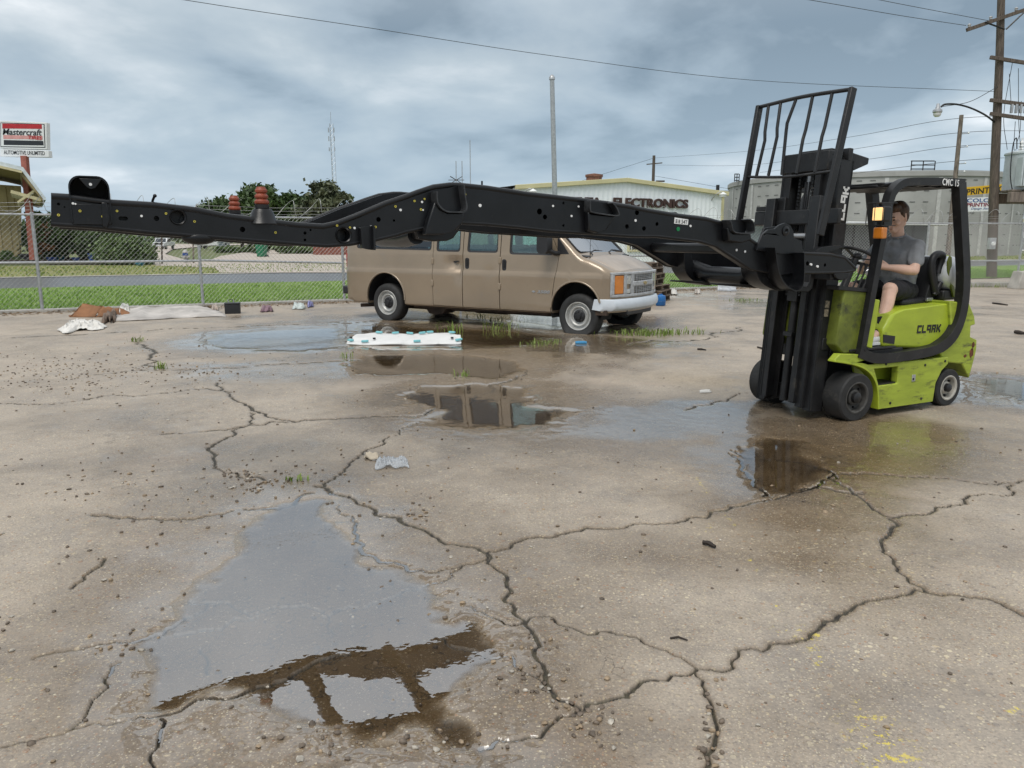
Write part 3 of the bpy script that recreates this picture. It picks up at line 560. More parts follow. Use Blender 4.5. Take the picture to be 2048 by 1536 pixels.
# ================================================================== LADDER FRAME CARRIED BY THE FORKLIFT
FR = Place(2.948, 6.353, 208); RW = 1.0                       # x runs towards the tail, far rail at y = -RW
chassis = at_place('truck_chassis', FR, 'long black bare truck chassis carried across the yard on the forklift', 'chassis')
TOP = [(102,391),(139,393),(221,404),(307,409),(393,419),(451,431),(498,437),(561,445),(596,449),(647,452),(674,446),(713,431),(772,406),(811,393),(838,383),(868,373),(901,369),(917,369),(975,375),(1053,387),(1100,392),(1168,400),(1217,406),(1256,412),(1295,420),(1354,430),(1412,437),(1450,447),(1490,470),(1523,494),(1560,503),(1600,505),(1660,508),(1690,514),(1712,536)]
BOT = [(1712,541),(1690,545),(1640,546),(1590,546),(1560,550),(1523,542),(1502,538),(1475,520),(1432,492),(1400,483),(1315,473),(1266,473),(1180,467),(1100,462),(1040,455),(975,449),(917,446),(870,452),(811,465),(792,471),(745,482),(700,489),(655,492),(606,489),(518,482),(440,476),(373,471),(295,465),(198,455),(102,449)]
OUT = FR.locs(TOP+BOT, 0)
def fcirc(u, v, r, n=18):
    c = FR.loc(u, v, 0); s = abs(FR.loc(u+10, v, 0)[0]-c[0])/10; return circ(c[0], c[1], r*s*.92, n, r*s*.95)
BIG = [fcirc(356,434,14), fcirc(687,470,13.5), fcirc(485,459,6,12), fcirc(313,437,6,12), fcirc(1079,423,5.5,14), fcirc(1090,434,4.5,14), fcirc(1274,425,4.5,12), fcirc(1254,453,4,12), fcirc(1288,457,4,12), fcirc(1314,448,3.3,12), fcirc(757,439,5,12), fcirc(788,441,2.6,10), fcirc(610,466,3.5,10), fcirc(621,460,2.4,8), fcirc(610,480,3.0,10), fcirc(180,423,4,10), fcirc(877,404,4.3,12), fcirc(1127,406,3.6,3), fcirc(1127,451,3.6,3), fcirc(1207,456,3.6,3), fcirc(1615,527,3.4,10), fcirc(1650,530,2.6,8), fcirc(117,408,3.6,10), fcirc(129,414,2,8), fcirc(240,437,3.5,10), fcirc(247,437,3.5,10)]
BIG = BIG[:-2]+[rrect(*sorted((FR.loc(237,437,0)[0],FR.loc(256,437,0)[0])), FR.loc(247,441,0)[1], FR.loc(247,433,0)[1], .01)]
def inset_extr(b, loops, y0, y1): b.extr(loops, y0, y1, 'y')
def make_rail(y_out, sgn, name):                             # box section: outer plate with holes, inner plate, flanges
    b = B(); T = .006; D = .085*sgn
    b.extr([OUT]+BIG, y_out, y_out+T*sgn); 
    o1 = b.build('rail_web', m_frame, None); apply = o1
    b2 = B(); b2.extr([OUT, BIG[1][::-1]] if False else [OUT], y_out+D, y_out+D-T*sgn); n = len(OUT)
    fl = B()
    for i in range(n):
        a, c = OUT[i], OUT[(i+1) % n]; dx, dz = c[0]-a[0], c[1]-a[1]; l = math.hypot(dx, dz) or 1; nx, nz = -dz/l*T, dx/l*T
        fl.add([(a[0],y_out,a[1]),(c[0],y_out,c[1]),(c[0],y_out+D,c[1]),(a[0],y_out+D,a[1])], [(0,1,2,3)])
    o2 = b2.build('rail_inner_web', m_frame, None); o3 = fl.build('rail_flange', m_frame, None, smooth=30)
    return [o1, o2, o3]
def rail(y_out, sgn):
    root = link('side_rail', None, chassis)
    for o in make_rail(y_out, sgn, 'rail'): o.parent = root
    # rounded seams along the upper and lower edges
    n = len(TOP); b = B(); b.tube([(x, y_out+.011*sgn, z-.004) for x, z in OUT[:n]], .017, 8); b.build('upper_edge', m_frame, root, smooth=60)
    b = B(); b.tube([(x, y_out+.011*sgn, z+.004) for x, z in OUT[n:]], .0135, 8); b.build('lower_edge', m_frame, root, smooth=60)
    return root
r_near = rail(0, -1); r_far = rail(-RW, 1)
Z = lambda u, v: FR.loc(u, v, 0)
# rear crossmember of inverted-U section, seen end on
xl, xr = Z(139,400)[0], Z(221,400)[0]; zb = Z(180,450)[1]+.012; zt = Z(180,352)[1]; r_ = .055
hat = [(xl,zb)]+[(xl-r_*.9+r_*.9*math.cos(math.pi*k/12), zt-r_+r_*math.sin(math.pi*k/12)) for k in range(0,7)]+[(xr+r_*.9-r_*.9*math.cos(math.pi*k/12), zt-r_+r_*math.sin(math.pi*k/12)) for k in range(6,-1,-1)]+[(xr,zb)]
hin = [(x+(.006 if x < (xl+xr)/2 else -.006), z-.006 if z > zb+.03 else z) for x, z in hat[::-1]]
B().extr(hat+hin, .012, -RW-.012).build('rear_crossmember', m_frame, chassis, smooth=30); B().extr(hat, -.10, -.11).build('crossmember_shade_sheet', m_dark, chassis)  # black sheet set inside the section stands in for the shade there
B().extr([(xl-.004,zb-.01),(xr+.004,zb-.01),(xr+.004,zb+.085),(xl-.004,zb+.085)], .004, .010).build('crossmember_foot', m_frame, chassis, bevel=.003)
B().extr([Z(158,357),Z(204,358),Z(191,376),(Z(186,378)),(Z(180,378)),Z(172,373)], .009, .014).build('crossmember_tab', m_frame, chassis, bevel=.002)
# near the crossmember a bright welded strap
B().extr([Z(203,405),(Z(213,405)),Z(220,440),Z(214,456),Z(205,452)], .012, .02).build('welded_strap', m_frame, chassis, bevel=.003)
# bump stops on their cups, both rails
cx, cz = Z(528,425); bp_z = Z(528,414)[1]
def bump_stop(y, name_lab):
    lo = Z(528,447)[1]
    B().lathe([(.082,lo),(.066,bp_z-.055),(.058,bp_z-.03),(.048,bp_z-.010),(.03,bp_z-.006),(.0,bp_z-.006)], 20, (cx,y,0)).build('bump_cup', m_frame, chassis, smooth=40)
    B().lathe([(.036,bp_z-.006),(.038,bp_z+.012),(.030,bp_z+.016),(0,bp_z+.016)], 18, (cx,y,0)).build('bump_stop_seat', m_blkp, chassis, smooth=40)
    pr = [(.030,bp_z+.012)]
    for k in range(3):
        z0 = bp_z+.014+k*.0285; R_ = .0375-.003*k; pr += [(R_-.007,z0),(R_,z0+.007),(R_,z0+.016),(R_-.007,z0+.024)]
    pr += [(.022,bp_z+.104),(0,bp_z+.106)]; B().lathe(pr, 20, (cx,y,0)).build('bump_stop', m_bump, chassis, smooth=35)
bump_stop(-.045, ''); bump_stop(-RW+.045, '')
# tubes through the rail at the big holes
for u, v, r in ((356,434,14),(687,470,13.5)):
    c = Z(u, v); s = abs(Z(u+10, v)[0]-c[0])/10*r*.94
    B().lathe([(s,.004),(s+.006,.010),(s+.010,.004),(s+.010,-.07),(s,-.07)], 24, (c[0],0,c[1]), 'y', closed=True).build('tube_collar', m_frame, chassis, smooth=40)
# spring hanger hanging below the kick-up
B().extr([Z(716,455),Z(744,451),Z(744,500),Z(735,499),Z(720,496)], .006, .014).build('spring_hanger', m_frame, chassis, bevel=.003)
B().extr([Z(716,457),Z(720,457),Z(724,497),Z(719,496)], .014, .05).build('hanger_flange', m_frame, chassis); B().extr([Z(741,453),Z(745,453),Z(746,500),Z(742,500)], .014, .05).build('hanger_flange', m_frame, chassis)
# outboard body mounts: a folded bracket standing out from the rail
def body_mount(pts, depth, base):
    root = link('body_mount', None, chassis); P = FR.locs(pts, 0)
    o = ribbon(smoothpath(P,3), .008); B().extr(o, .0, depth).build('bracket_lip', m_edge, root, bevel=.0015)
    B().extr(P, .004, .010).build('bracket_back', m_frame, root); B().extr(FR.locs(base, 0), .0, depth*.72).build('bracket_base', m_frame, root, bevel=.008)
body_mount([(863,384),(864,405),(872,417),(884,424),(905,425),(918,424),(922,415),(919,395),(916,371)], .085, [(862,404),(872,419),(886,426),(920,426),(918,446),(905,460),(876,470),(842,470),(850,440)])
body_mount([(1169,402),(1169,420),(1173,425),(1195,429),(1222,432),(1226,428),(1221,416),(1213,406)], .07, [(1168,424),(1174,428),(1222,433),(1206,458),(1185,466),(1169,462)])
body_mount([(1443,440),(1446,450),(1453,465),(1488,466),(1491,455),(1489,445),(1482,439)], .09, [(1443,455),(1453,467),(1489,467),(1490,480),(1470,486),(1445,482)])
# lower pocket below the first body mount and the transmission crossmember
B().extr(FR.locs([(828,455),(850,462),(872,458),(920,448),(917,463),(908,476),(895,482),(868,483),(836,478)], -.02), -.02, -.16).build('rail_pocket', m_frame, chassis, bevel=.015)
c0, c1 = Z(895,470), Z(845,470)
B().tube([(c1[0],-.1,c1[1]-.0),(c1[0],-.3,c1[1]-.02),(c1[0],-RW+.3,c1[1]-.02),(c1[0],-RW+.1,c1[1])], .055, 12).build('transmission_crossmember', m_frame, chassis, smooth=40)
c0 = Z(640,472); B().tube([(c0[0],-.05,c0[1]),(c0[0],-RW+.05,c0[1])], .05, 14).build('tubular_crossmember', m_frame, chassis, smooth=40)
c0 = Z(380,445); B().tube([(c0[0],-.05,c0[1]),(c0[0],-RW+.05,c0[1])], .045, 14).build('tubular_crossmember', m_frame, chassis, smooth=40)
c0 = Z(1190,440); B().box(c0[0]-.06,c0[0]+.06,-RW+.05,-.05,c0[1]-.05,c0[1]+.04).build('crossmember', m_frame, chassis, bevel=.02)
c0 = Z(400,476); B().ball((c0[0],-.04,c0[1]-.0), (.085,.05,.035), 16, 8).build('drain_bulge', m_frame, chassis, smooth=60)
# small bent pegs standing on the rails
for u, v, y in ((302,404,-.05),(318,404,-RW+.05)):
    c = Z(u, v); B().tube([(c[0],y,c[1]-.03),(c[0]-.012,y,c[1]+.012),(c[0]-.02,y+.01,c[1]+.03)], .006, 8).ball((c[0]-.022,y+.012,c[1]+.032), .009).build('brake_line_peg', m_frame, chassis, smooth=50)
# front suspension: control arm towers, spring buckets, engine crossmember
def front_end(sy, y0):                                       # sy: +1 = built outwards from y0 to the camera side
    P = lambda pts: FR.locs(pts, 0)
    B().extr([P([(1508,500),(1520,470),(1533,459),(1546,458),(1555,450),(1566,446),(1576,450),(1583,462),(1584,476),(1600,482),(1602,506),(1560,508)]), circ(*Z(1567,462), .019, 12), circ(*Z(1525,470), .010, 10)], y0+sy*.02, y0-sy*.0).build('control_arm_bracket', m_frame, chassis, bevel=.002)
    B().extr(P([(1545,478),(1553,456),(1578,452),(1592,462),(1594,480),(1600,500)]), y0-sy*.14, y0-sy*.12).build('control_arm_bracket', m_frame, chassis, bevel=.002)
    c = Z(1567,462); B().lathe([(.017,0),(.034,.002),(.036,.008),(.024,.012),(.017,.012)], 20, (c[0],y0+sy*.018,c[1]), 'y', closed=True).build('bolt_boss', m_frame, chassis, smooth=40)
    # spring bucket: open-fronted drum
    a = P([(1528,495),(1533,530),(1541,556),(1555,573),(1572,580),(1583,570),(1586,545),(1586,505)]); o = ribbon(smoothpath(a, 4), .008)
    B().extr(o, y0-sy*.02, y0+sy*.11).build('spring_bucket', m_frame, chassis, smooth=50); B().extr(smoothpath(a, 4), y0-sy*.03, y0-sy*.015).build('bucket_back', m_frame, chassis)
    a2 = P([(1516,500),(1517,545),(1528,566),(1548,578),(1571,582),(1570,570),(1545,550),(1532,520),(1530,498)]); B().extr(smoothpath(a2+[a2[0]], 3)[:-1], y0-sy*.18, y0-sy*.02).build('lower_arm_pocket', m_frame, chassis, bevel=.01)
    B().extr(P([(1588,509),(1598,509),(1598,548),(1588,548)]), y0, y0+sy*.03).build('weld_plate', m_frame, chassis, bevel=.003)
    B().extr(P([(1668,547),(1700,546),(1696,557),(1684,561),(1672,556)]), y0-sy*.08, y0).build('tow_hook_mount', m_frame, chassis, bevel=.006)
    B().extr(P([(1630,505),(1648,494),(1684,490),(1688,495),(1660,506)]), y0-sy*.08, y0-sy*.02).build('radiator_bracket', m_frame, chassis, bevel=.003)
    B().extr(P([(1310,424),(1356,424),(1368,431),(1360,434),(1300,421)]), y0-sy*.25, y0-sy*.02).build('engine_mount', m_frame, chassis, bevel=.006)
front_end(1, .0); front_end(-1, -RW)
a = Z(1545,540); B().tube([(a[0],-.1,a[1]),(a[0]-.02,-.3,a[1]-.06),(a[0]-.02,-RW+.3,a[1]-.06),(a[0],-RW+.1,a[1])], [.06,.07,.07,.06], 12).build('engine_crossmember', m_frame, chassis, smooth=50)
a = Z(1475,495); B().box(a[0]-.07,a[0]+.07,-RW+.08,-.08,a[1]-.045,a[1]+.03).build('front_crossmember', m_frame, chassis, bevel=.02)
# paint marks, plugs, sticker
m_yel = M('yellow_mark', (.55,.47,.07), .6); m_grn = M('green_mark', (.0,.20,.06), .55); m_wht = M('white_mark', (.85,.85,.84), .55)
for u, v, r, m in ((146,407,2.6,m_wht),(151,408,2,m_wht),(160,422,3,m_yel),(205,433,2.6,m_yel),(209,413,2,m_wht),(208,440,2,m_wht),(181,369,3.3,m_wht),(234,422,2.6,m_yel),(283,432,2.6,m_wht),(332,427,2.5,m_yel),(389,443,2.5,m_yel),(117,430,3,m_yel),(551,465,2.4,m_yel),(518,441,2,m_wht),(674,451,2.2,m_yel),(700,455,2,m_yel),(709,456,2.2,m_wht),(742,453,2.2,m_wht),(751,454,2.2,m_yel),(724,492,1.8,m_wht),(801,420,2.4,m_wht),(791,413,2.2,m_yel),(829,402,2,m_yel),(844,404,2,m_wht),(842,419,2.2,m_yel),(846,420,1.6,m_wht),(849,398,1.8,m_yel),(930,389,2.2,m_yel),(960,411,2.8,m_wht),(1106,412,1.8,m_wht),(1157,413,1.6,m_wht),(1143,432,1.8,m_wht),(1271,441,2,m_wht),(1381,452,1.8,m_wht),(1473,500,1.8,m_wht),(1490,503,1.8,m_wht),(1604,522,2.4,m_wht),(1621,529,1.6,m_wht),(1634,533,1.6,m_wht)):
    c = FR.loc(u, v, .002); s = abs(FR.loc(u+10, v, 0)[0]-c[0])/10
    ring = [circ(c[0],c[1],r*s*1.0,12)]+([circ(c[0],c[1],r*s*.45,8)] if m is m_yel else [])
    yy = .0165 if 139 < u < 221 else (.012 if u > 1510 else .0045); B().extr(ring, .0005, yy).build('paint_mark', m, chassis)
c = FR.loc(1356,458,0); B().extr(circ(c[0],c[1],.0145,16), .0005, .004).build('green_mark', m_grn, chassis)
st = [FR.loc(*p, 0) for p in ((1349,435),(1376,439),(1375,450),(1348,447))]
B().extr(st, .0005, .004).build('sticker', m_wht, chassis)
rt_ = Vector((st[1][0]-st[0][0], 0, st[1][1]-st[0][1])); up_ = Vector((st[0][0]-st[3][0], 0, st[0][1]-st[3][1])).normalized()
o_ = Vector((st[3][0], .0045, st[3][1]))+rt_*.50+up_*.006
text('sticker_lettering', '54T', rt_.length*.44, .027, m_text_k, chassis, o_, rt_, up_, .0006, .01)
for k in range(2):
    for j in range(3):
        q = Vector((st[3][0], .0047, st[3][1]))+rt_*(.07+.2*k)+up_*(.009+.009*j); B().bar(q, q+rt_*.14, .0006, .005).build('sticker_print', m_text_k, chassis)
# ================================================================== FORKLIFT
FK = Place(2.886, 6.30, 206)                                  # y = 0 is the outer face of the near drive wheel
fk = at_place('forklift', FK, 'lime green and black forklift lifting the bare truck chassis', 'forklift')
def Fp(pts, y): return FK.locs(pts, y)
YC = -.49
# lower body side panel with the step recess
side = Fp([(1680,708),(1721,709),(1752,727),(1818,722),(1897,714),(1897,727),(1884,741),(1872,766),(1866,803),(1755,819),(1753,775),(1741,748),(1722,732),(1700,726),(1668,722)], -.03)
rec = Fp([(1749,738),(1797,733),(1795,767),(1758,772)], -.03)
for y0, y1, nm in ((-.03,-.10,'side_panel'),(-.95,-.88,'side_panel')): B().extr([side, rec[::-1]] if y0 > -.1 else [[(min(p[0],-.24),p[1]) for p in side]], y0, y1).build(nm, m_limes, fk, bevel=.008)
B().extr([(p[0]-(.30 if k in (1,2) else -.05), p[1]+(.04 if k < 2 else -.03)) for k, p in enumerate(Fp([(1746,735),(1800,731),(1797,770),(1756,775)], -.03))], -.22, -.20).build('step_back', m_lime, fk)
B().extr(Fp([(1757,769),(1797,764),(1797,770),(1757,775)], -.03), -.21, -.05).build('step_plate', m_blk, fk)
B().extr(Fp([(1749,733),(1800,731),(1866,803),(1757,818)], -.1), -.24, -.86).build('chassis_block', m_dark, fk)
B().box(-.62,.02,-.90,-.08,.46,.585).build('floor_block', m_blk, fk, bevel=.01)
B().box(-.50,.06,-.92,-.06,.585,.605).build('floor_plate', m_blk, fk, bevel=.004)
# front mud guard lip
lip = smoothpath(Fp([(1668,722),(1700,727),(1724,735),(1742,750),(1753,776),(1755,818)], -.03), 4)
for y0 in (-.015,): B().extr(ribbon(lip, .016), y0, y0-.08).build('mudguard_lip', m_lime, fk, bevel=.003)
# wheels
def wheel(x, y, r, w, sy, name, rimm, rim_r, hubm):
    root = link(name, None, fk); root.location = (x, y, r)
    B().lathe([(rim_r,-w),(r-.012,-w),(r,-w+.012),(r,-.012),(r-.012,0),(rim_r,0),(rim_r,-w)], 40, (0,0,0), 'y').build('tyre', m_rubber, root, smooth=35)
    B().lathe([(rim_r+.004,.002),(rim_r-.006,.004),(rim_r-.016,-.005),(rim_r-.020,-.05),(rim_r*.55,-.055),(rim_r*.5,-.03),(rim_r*.42,-.022),(0,-.022)], 32, (0,0,0), 'y').build('rim', rimm, root, smooth=35)
    B().lathe([(rim_r*.36,-.05),(rim_r*.34,.005),(rim_r*.26,.012),(0,.014)], 18, (0,0,0), 'y').build('hub', hubm, root, smooth=35)
    for k in range(6):
        a = k*math.pi/3+.3; B().lathe([(.011,-.06),(.011,-.034),(0,-.032)], 6, (rim_r*.70*math.cos(a),0,rim_r*.70*math.sin(a)), 'y').build('wheel_nut', hubm, root)
    if sy < 0: root.rotation_euler = (0,0,math.pi)
    return root
m_hubw = M('scuffed_white_rim', (.46,.44,.39), .55, .1, .2, 9, .08, 40, dirt=((.12,.10,.08),.18,12)); m_hubd = M('grimy_rim', (.075,.072,.066), .6, .2, .3, 9, .08, 40, dirt=((.3,.29,.26),.02,14))
wheel(0, 0, .203, .20, 1, 'drive_wheel', m_hubd, .132, m_blk); wheel(.03, -1.03, .203, .20, -1, 'drive_wheel', m_hubd, .132, m_blk)
wheel(-1.262, -.06, .172, .12, 1, 'steer_wheel', m_hubw, .112, m_blk); wheel(-1.262, -.92, .172, .12, -1, 'steer_wheel', m_hubw, .112, m_blk)
B().tube([(-1.262,-.15,.172),(-1.262,-.83,.172)], .05, 10).build('steer_axle', m_blk, fk); B().tube([(0,-.2,.203),(0,-.78,.203)], .08, 12).build('drive_axle', m_blk, fk)
# engine cover and counterweight
ec = Fp([(1766,694),(1766,662),(1784,629),(1802,620),(1896,607),(1922,602),(1922,640),(1912,668),(1885,690),(1840,697)], -.09)
B().extr(ec, -.09, -.89).build('engine_cover', m_lime, fk, bevel=.03, seg=4)
c = Fp([(1767,669),(1790,672),(1788,688),(1767,685)], -.088); B().extr(c, -.092, -.085).build('cover_vent', m_blkp, fk)
LET = {'C':[(0,.28,0,1),(.28,1,0,.25),(.28,1,.75,1)],'L':[(0,.28,0,1),(.28,1,0,.25)],'A':[(.72,1,0,1),(0,.72,.75,1),(0,.28,.30,.75),(.28,.72,.30,.52)],'R':[(0,.28,0,1),(.28,1,.75,1),(.72,1,.45,.75),(.28,.72,.38,.57),(.62,.95,0,.40)],'K':[(0,.28,0,1),(.28,.56,.38,.64),(.50,.78,.55,.82),(.72,1,.74,1),(.50,.78,.20,.47),(.72,1,0,.28)]}
def block_letter(ch, o, rg, up, w, h, mat, th=.003, shear=.12):
    b = B(); rg = Vector(rg).normalized(); up = Vector(up).normalized(); nn_ = rg.cross(up)
    for k, (x0,x1,y0,y1) in enumerate(LET[ch]):
        g_ = .012 if k else 0; P = [Vector(o)+rg*((x+shear*y)*w)+up*(y*h) for x, y in ((x0+g_*0,y0),(x1,y0),(x1,y1),(x0,y1))]; b.add([tuple(p) for p in P]+[tuple(p+nn_*(th+.0003*k)) for p in P], [(3,2,1,0),(4,5,6,7),(0,1,5,4),(1,2,6,5),(2,3,7,6),(3,0,4,7)])
    return b.build('lettering', mat, fk)
q0 = FK.loc(1834,667,-.085); q1 = FK.loc(1882,664,-.085); q2 = FK.loc(1834,651,-.085)
lw = math.hypot(q1[0]-q0[0], q1[1]-q0[1])
for k, ch in enumerate('CLARK'): r0 = Vector((q1[0]-q0[0],0,q1[1]-q0[1])).normalized(); block_letter(ch, Vector((q0[0],-.0895,q0[1]))+r0*lw*(k*.2), r0, (0,0,1), lw*.165, q2[1]-q0[1], m_text_k)
cw = Fp([(1900,602),(1939,607),(1949,632),(1951,649),(1942,652),(1941,674),(1954,680),(1953,700),(1946,728),(1938,757),(1924,728),(1896,725),(1888,735),(1880,700),(1905,680)], -.06)
cwb = B(); n_ = len(cw)
for yy, sh in ((-.06,.0),(-.10,-.02),(-.5,-.06),(-.88,-.02),(-.92,0)):  # rounded tail in plan
    cwb.v += [(x+(sh if x < -1.42 else 0), yy, z) for x, z in cw]
tri = tessellate_polygon([[Vector((a,b_,0)) for a, b_ in cw]]); cwb.f += [tuple(t_) for t_ in tri]+[tuple(i+4*n_ for i in reversed(t_)) for t_ in tri]
for k in range(4):
    for i in range(n_): cwb.f.append((k*n_+i, k*n_+(i+1)%n_, (k+1)*n_+(i+1)%n_, (k+1)*n_+i))
cwb.build('counterweight', m_limes, fk, bevel=.012)
# overhead guard: one continuous loop each side
loop = [(1727,701),(1770,465),(1784,400),(1793,380),(1808,367),(1828,363),(1880,363),(1931,365)]
rear = [(1925,366),(1928,420),(1931,480),(1934,550),(1931,600),(1923,640),(1906,675),(1874,699),(1813,712),(1754,717),(1720,705)]
for y0 in (-.02, -.90):
    a = smoothpath(Fp(loop, -.02), 4); B().extr(ribbon(a, .062), y0, y0-.07).build('guard_pillar', m_blk, fk, bevel=.010)
    a = smoothpath(Fp(rear, -.02), 4); B().extr(ribbon(a, [.095]*16+[.10]*12+[.085]*(len(a)-28)), y0+.004, y0-.074).build('guard_frame', m_blk, fk, bevel=.012)
a = FK.loc(1727,698,-.02); B().lathe([(.012,0),(.012,.004),(0,.004)], 12, (a[0]-.02,-.017,a[1]-.01), 'y').build('bolt_hole', m_dark, fk)
zt_ = FK.loc(1880,366,-.02)[1]
xs_ = [FK.loc(1800,372,-.02)[0]+.14]+[(-.42-k*.16) for k in range(5)]
for k, x in enumerate(xs_): B().box(x-.02, x+.02, -.93, -.06, zt_-.035, zt_-.012).build('roof_bar', m_blk, fk, bevel=.008)
B().extr([(xs_[0]+.03,zt_-.055),(xs_[0]+.03,zt_-.03),(-.40,zt_+.005),(-.40,zt_-.02)], -.10, -.90).build('roof_front_panel', m_blk, fk, bevel=.006)
B().box(-1.15,-.40,-.90,-.10,zt_-.03,zt_-.012).build('roof_panel', m_blk, fk, bevel=.004)
q0 = FK.loc(1888,370,.0); text('guard_lettering', 'CMC 15', .215, .056, m_text_w, fk, (q0[0],-.0165,q0[1]), (-1,0,-.03), (0,0,1), .002, .012, 0, 1.1)
a = FK.loc(1884,351,-.3); B().lathe([(.028,0),(.026,.045),(.02,.055),(0,.056)], 16, (a[0],-.3,zt_+.0)).build('amber_beacon', m_orange, fk, smooth=40)
# front cowl between mast and pillar, floor side plate
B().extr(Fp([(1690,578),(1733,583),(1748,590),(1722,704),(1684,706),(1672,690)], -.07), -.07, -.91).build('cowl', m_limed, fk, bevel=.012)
B().extr(Fp([(1674,571),(1735,577),(1735,585),(1674,580)], -.07), -.055, -.925).build('cowl_top', m_blk, fk, bevel=.006)
B().extr(Fp([(1746,597),(1760,600),(1744,697),(1727,692)], -.035), -.035, -.05).build('pillar_panel', m_lime, fk, bevel=.006)
# seat, backrest and hip restraint
st_ = FK.loc(1815,610,-.4)
B().box(st_[0]-.25, st_[0]+.24, -.72, -.27, .905, .985).build('seat_cushion', m_blkp, fk, bevel=.035, seg=3)
B().extr([(-1.11,.96),(-1.22,1.34),(-1.26,1.36),(-1.31,1.33),(-1.24,.94)], -.72, -.27).build('seat_backrest', m_blkp, fk, bevel=.04, seg=3)
for y in (-.25, -.74): B().tube(smoothpath([(-1.22,y,1.02),(-1.16,y,1.14),(-1.12,y,1.26),(-1.13,y,1.34),(-1.19,y,1.375),(-1.26,y,1.36),(-1.27,y-.02,1.30),(-1.25,y-.02,1.2)], 4), .033, 10).build('hip_restraint', m_blkp, fk, smooth=50)
B().tube([(-1.19,-.245,1.01),(-1.26,-.24,1.12)], .022, 8).build('restraint_strut', m_blkp, fk, smooth=50)
B().box(-1.17,-1.09,-.26,-.235,.955,.985).build('belt_buckle', m_chrome, fk, bevel=.004)
# gas bottle behind the seat with its strap
gx0 = FK.loc(1921,545,-.3); gc = (-1.40, 1.20)
B().lathe([(.0,.0),(.10,.012),(.148,.06),(.155,.12),(.155,.56),(.148,.62),(.10,.67),(0,.68)], 28, (gc[0],-.83,gc[1]), 'y').build('gas_bottle', M('silver_bottle', (.62,.64,.66), .4, .25, .06, 4), fk, smooth=50)
for y in (-.70, -.36): B().lathe([(.157,0),(.165,.003),(.165,.042),(.157,.045)], 28, (gc[0],y,gc[1]), 'y', closed=True).build('bottle_strap', m_lime, fk, smooth=30)
B().extr([(-1.27,1.20),(-1.25,1.31),(-1.27,1.36),(-1.295,1.35),(-1.34,1.12),(-1.42,1.0),(-1.38,.98)], -.20, -.18).build('bottle_bracket', m_limed, fk, bevel=.006)
B().box(-1.52,-1.26,-.80,-.20,.96,1.05).build('bottle_cradle', m_blk, fk, bevel=.015)
# steering column and levers
sw = Vector((-.44,-.49,1.36)); col_d = Vector((-.45,0,.9)).normalized(); sx_ = Vector((0,1,0)); sz_ = col_d.cross(sx_)
B().tube([sw+(sx_*math.cos(t_)+sz_*math.sin(t_))*.17 for t_ in [2*math.pi*k/28 for k in range(28)]], .014, 8, closed=True).build('steering_wheel', m_blkp, fk, smooth=60)
b = B()
for k in range(3):
    t_ = 2*math.pi*k/3+.5; b.bar(sw-col_d*.02, sw+(sx_*math.cos(t_)+sz_*math.sin(t_))*.165, .03, .01)
b.ball(sw, (.045,.045,.03)); b.build('steering_spokes', m_blkp, fk)
B().tube([sw-col_d*.02, sw-col_d*.3, sw-col_d*.42], [.03,.035,.05], 10).build('steering_column', m_blkp, fk, smooth=50)
for k, y in enumerate((-.30,-.25,-.20)): B().tube([(-.20,y,1.10),(-.27,y,1.24),(-.285,y,1.30)], [.008,.008,.016], 8).build('control_lever', m_blkp, fk, smooth=50)
B().tube([(-.35,-.31,1.22),(-.42,-.25,1.27)], .035, 10).build('column_switch', m_chrome, fk, smooth=50)
# head lamp in its wire cage, turn signal, mirror-black shroud
lp = FK.loc(1757,428,.03)
m_lampon = M('lit_lamp_lens', (1.0,.60,.24), .3, 0, .05, 20, emit=.75)
for yo, main in ((.03, True), (-1.0, False)):
    B().box(lp[0]-.085, lp[0]+.0, yo-.055, yo+.055, lp[1]-.06, lp[1]+.06).build('head_lamp', m_blkp, fk, bevel=.012)
    B().box(lp[0]-.002, lp[0]+.014, yo-.046, yo+.046, lp[1]-.05, lp[1]+.05).build('lamp_lens', m_lampon, fk, bevel=.006)
    c0 = lp[0]+.045; b = B(); rc = rrect(yo-.075, yo+.075, lp[1]-.09, lp[1]+.085, .012, 2); b.tube([(c0,p[0],p[1]) for p in rc], .0035, 6, closed=True); b.tube([(c0,yo,lp[1]-.09),(c0,yo,lp[1]+.085)], .0035, 6)
    for zz in (lp[1]-.09, lp[1]+.085): b.tube([(c0,yo+.07,zz),(lp[0]-.12,yo+.07,zz)], .0035, 6); b.tube([(c0,yo-.07,zz),(lp[0]-.12,yo-.07,zz)], .0035, 6)
    b.build('lamp_cage', m_blk, fk)
    B().extr([(lp[0]-.20,lp[1]-.09),(lp[0]-.10,lp[1]-.09),(lp[0]-.06,lp[1]+.065),(lp[0]-.05,lp[1]+.095),(lp[0]-.16,lp[1]+.095),(lp[0]-.19,lp[1]+.05)], yo-.02, yo-.055).build('lamp_bracket', m_blk, fk, bevel=.006)
    t2 = FK.loc(1754,466,.02); B().box(t2[0]-.06,t2[0]+.0,yo-.05,yo+.04,t2[1]-.045,t2[1]+.045).build('turn_signal', m_amber, fk, bevel=.010)
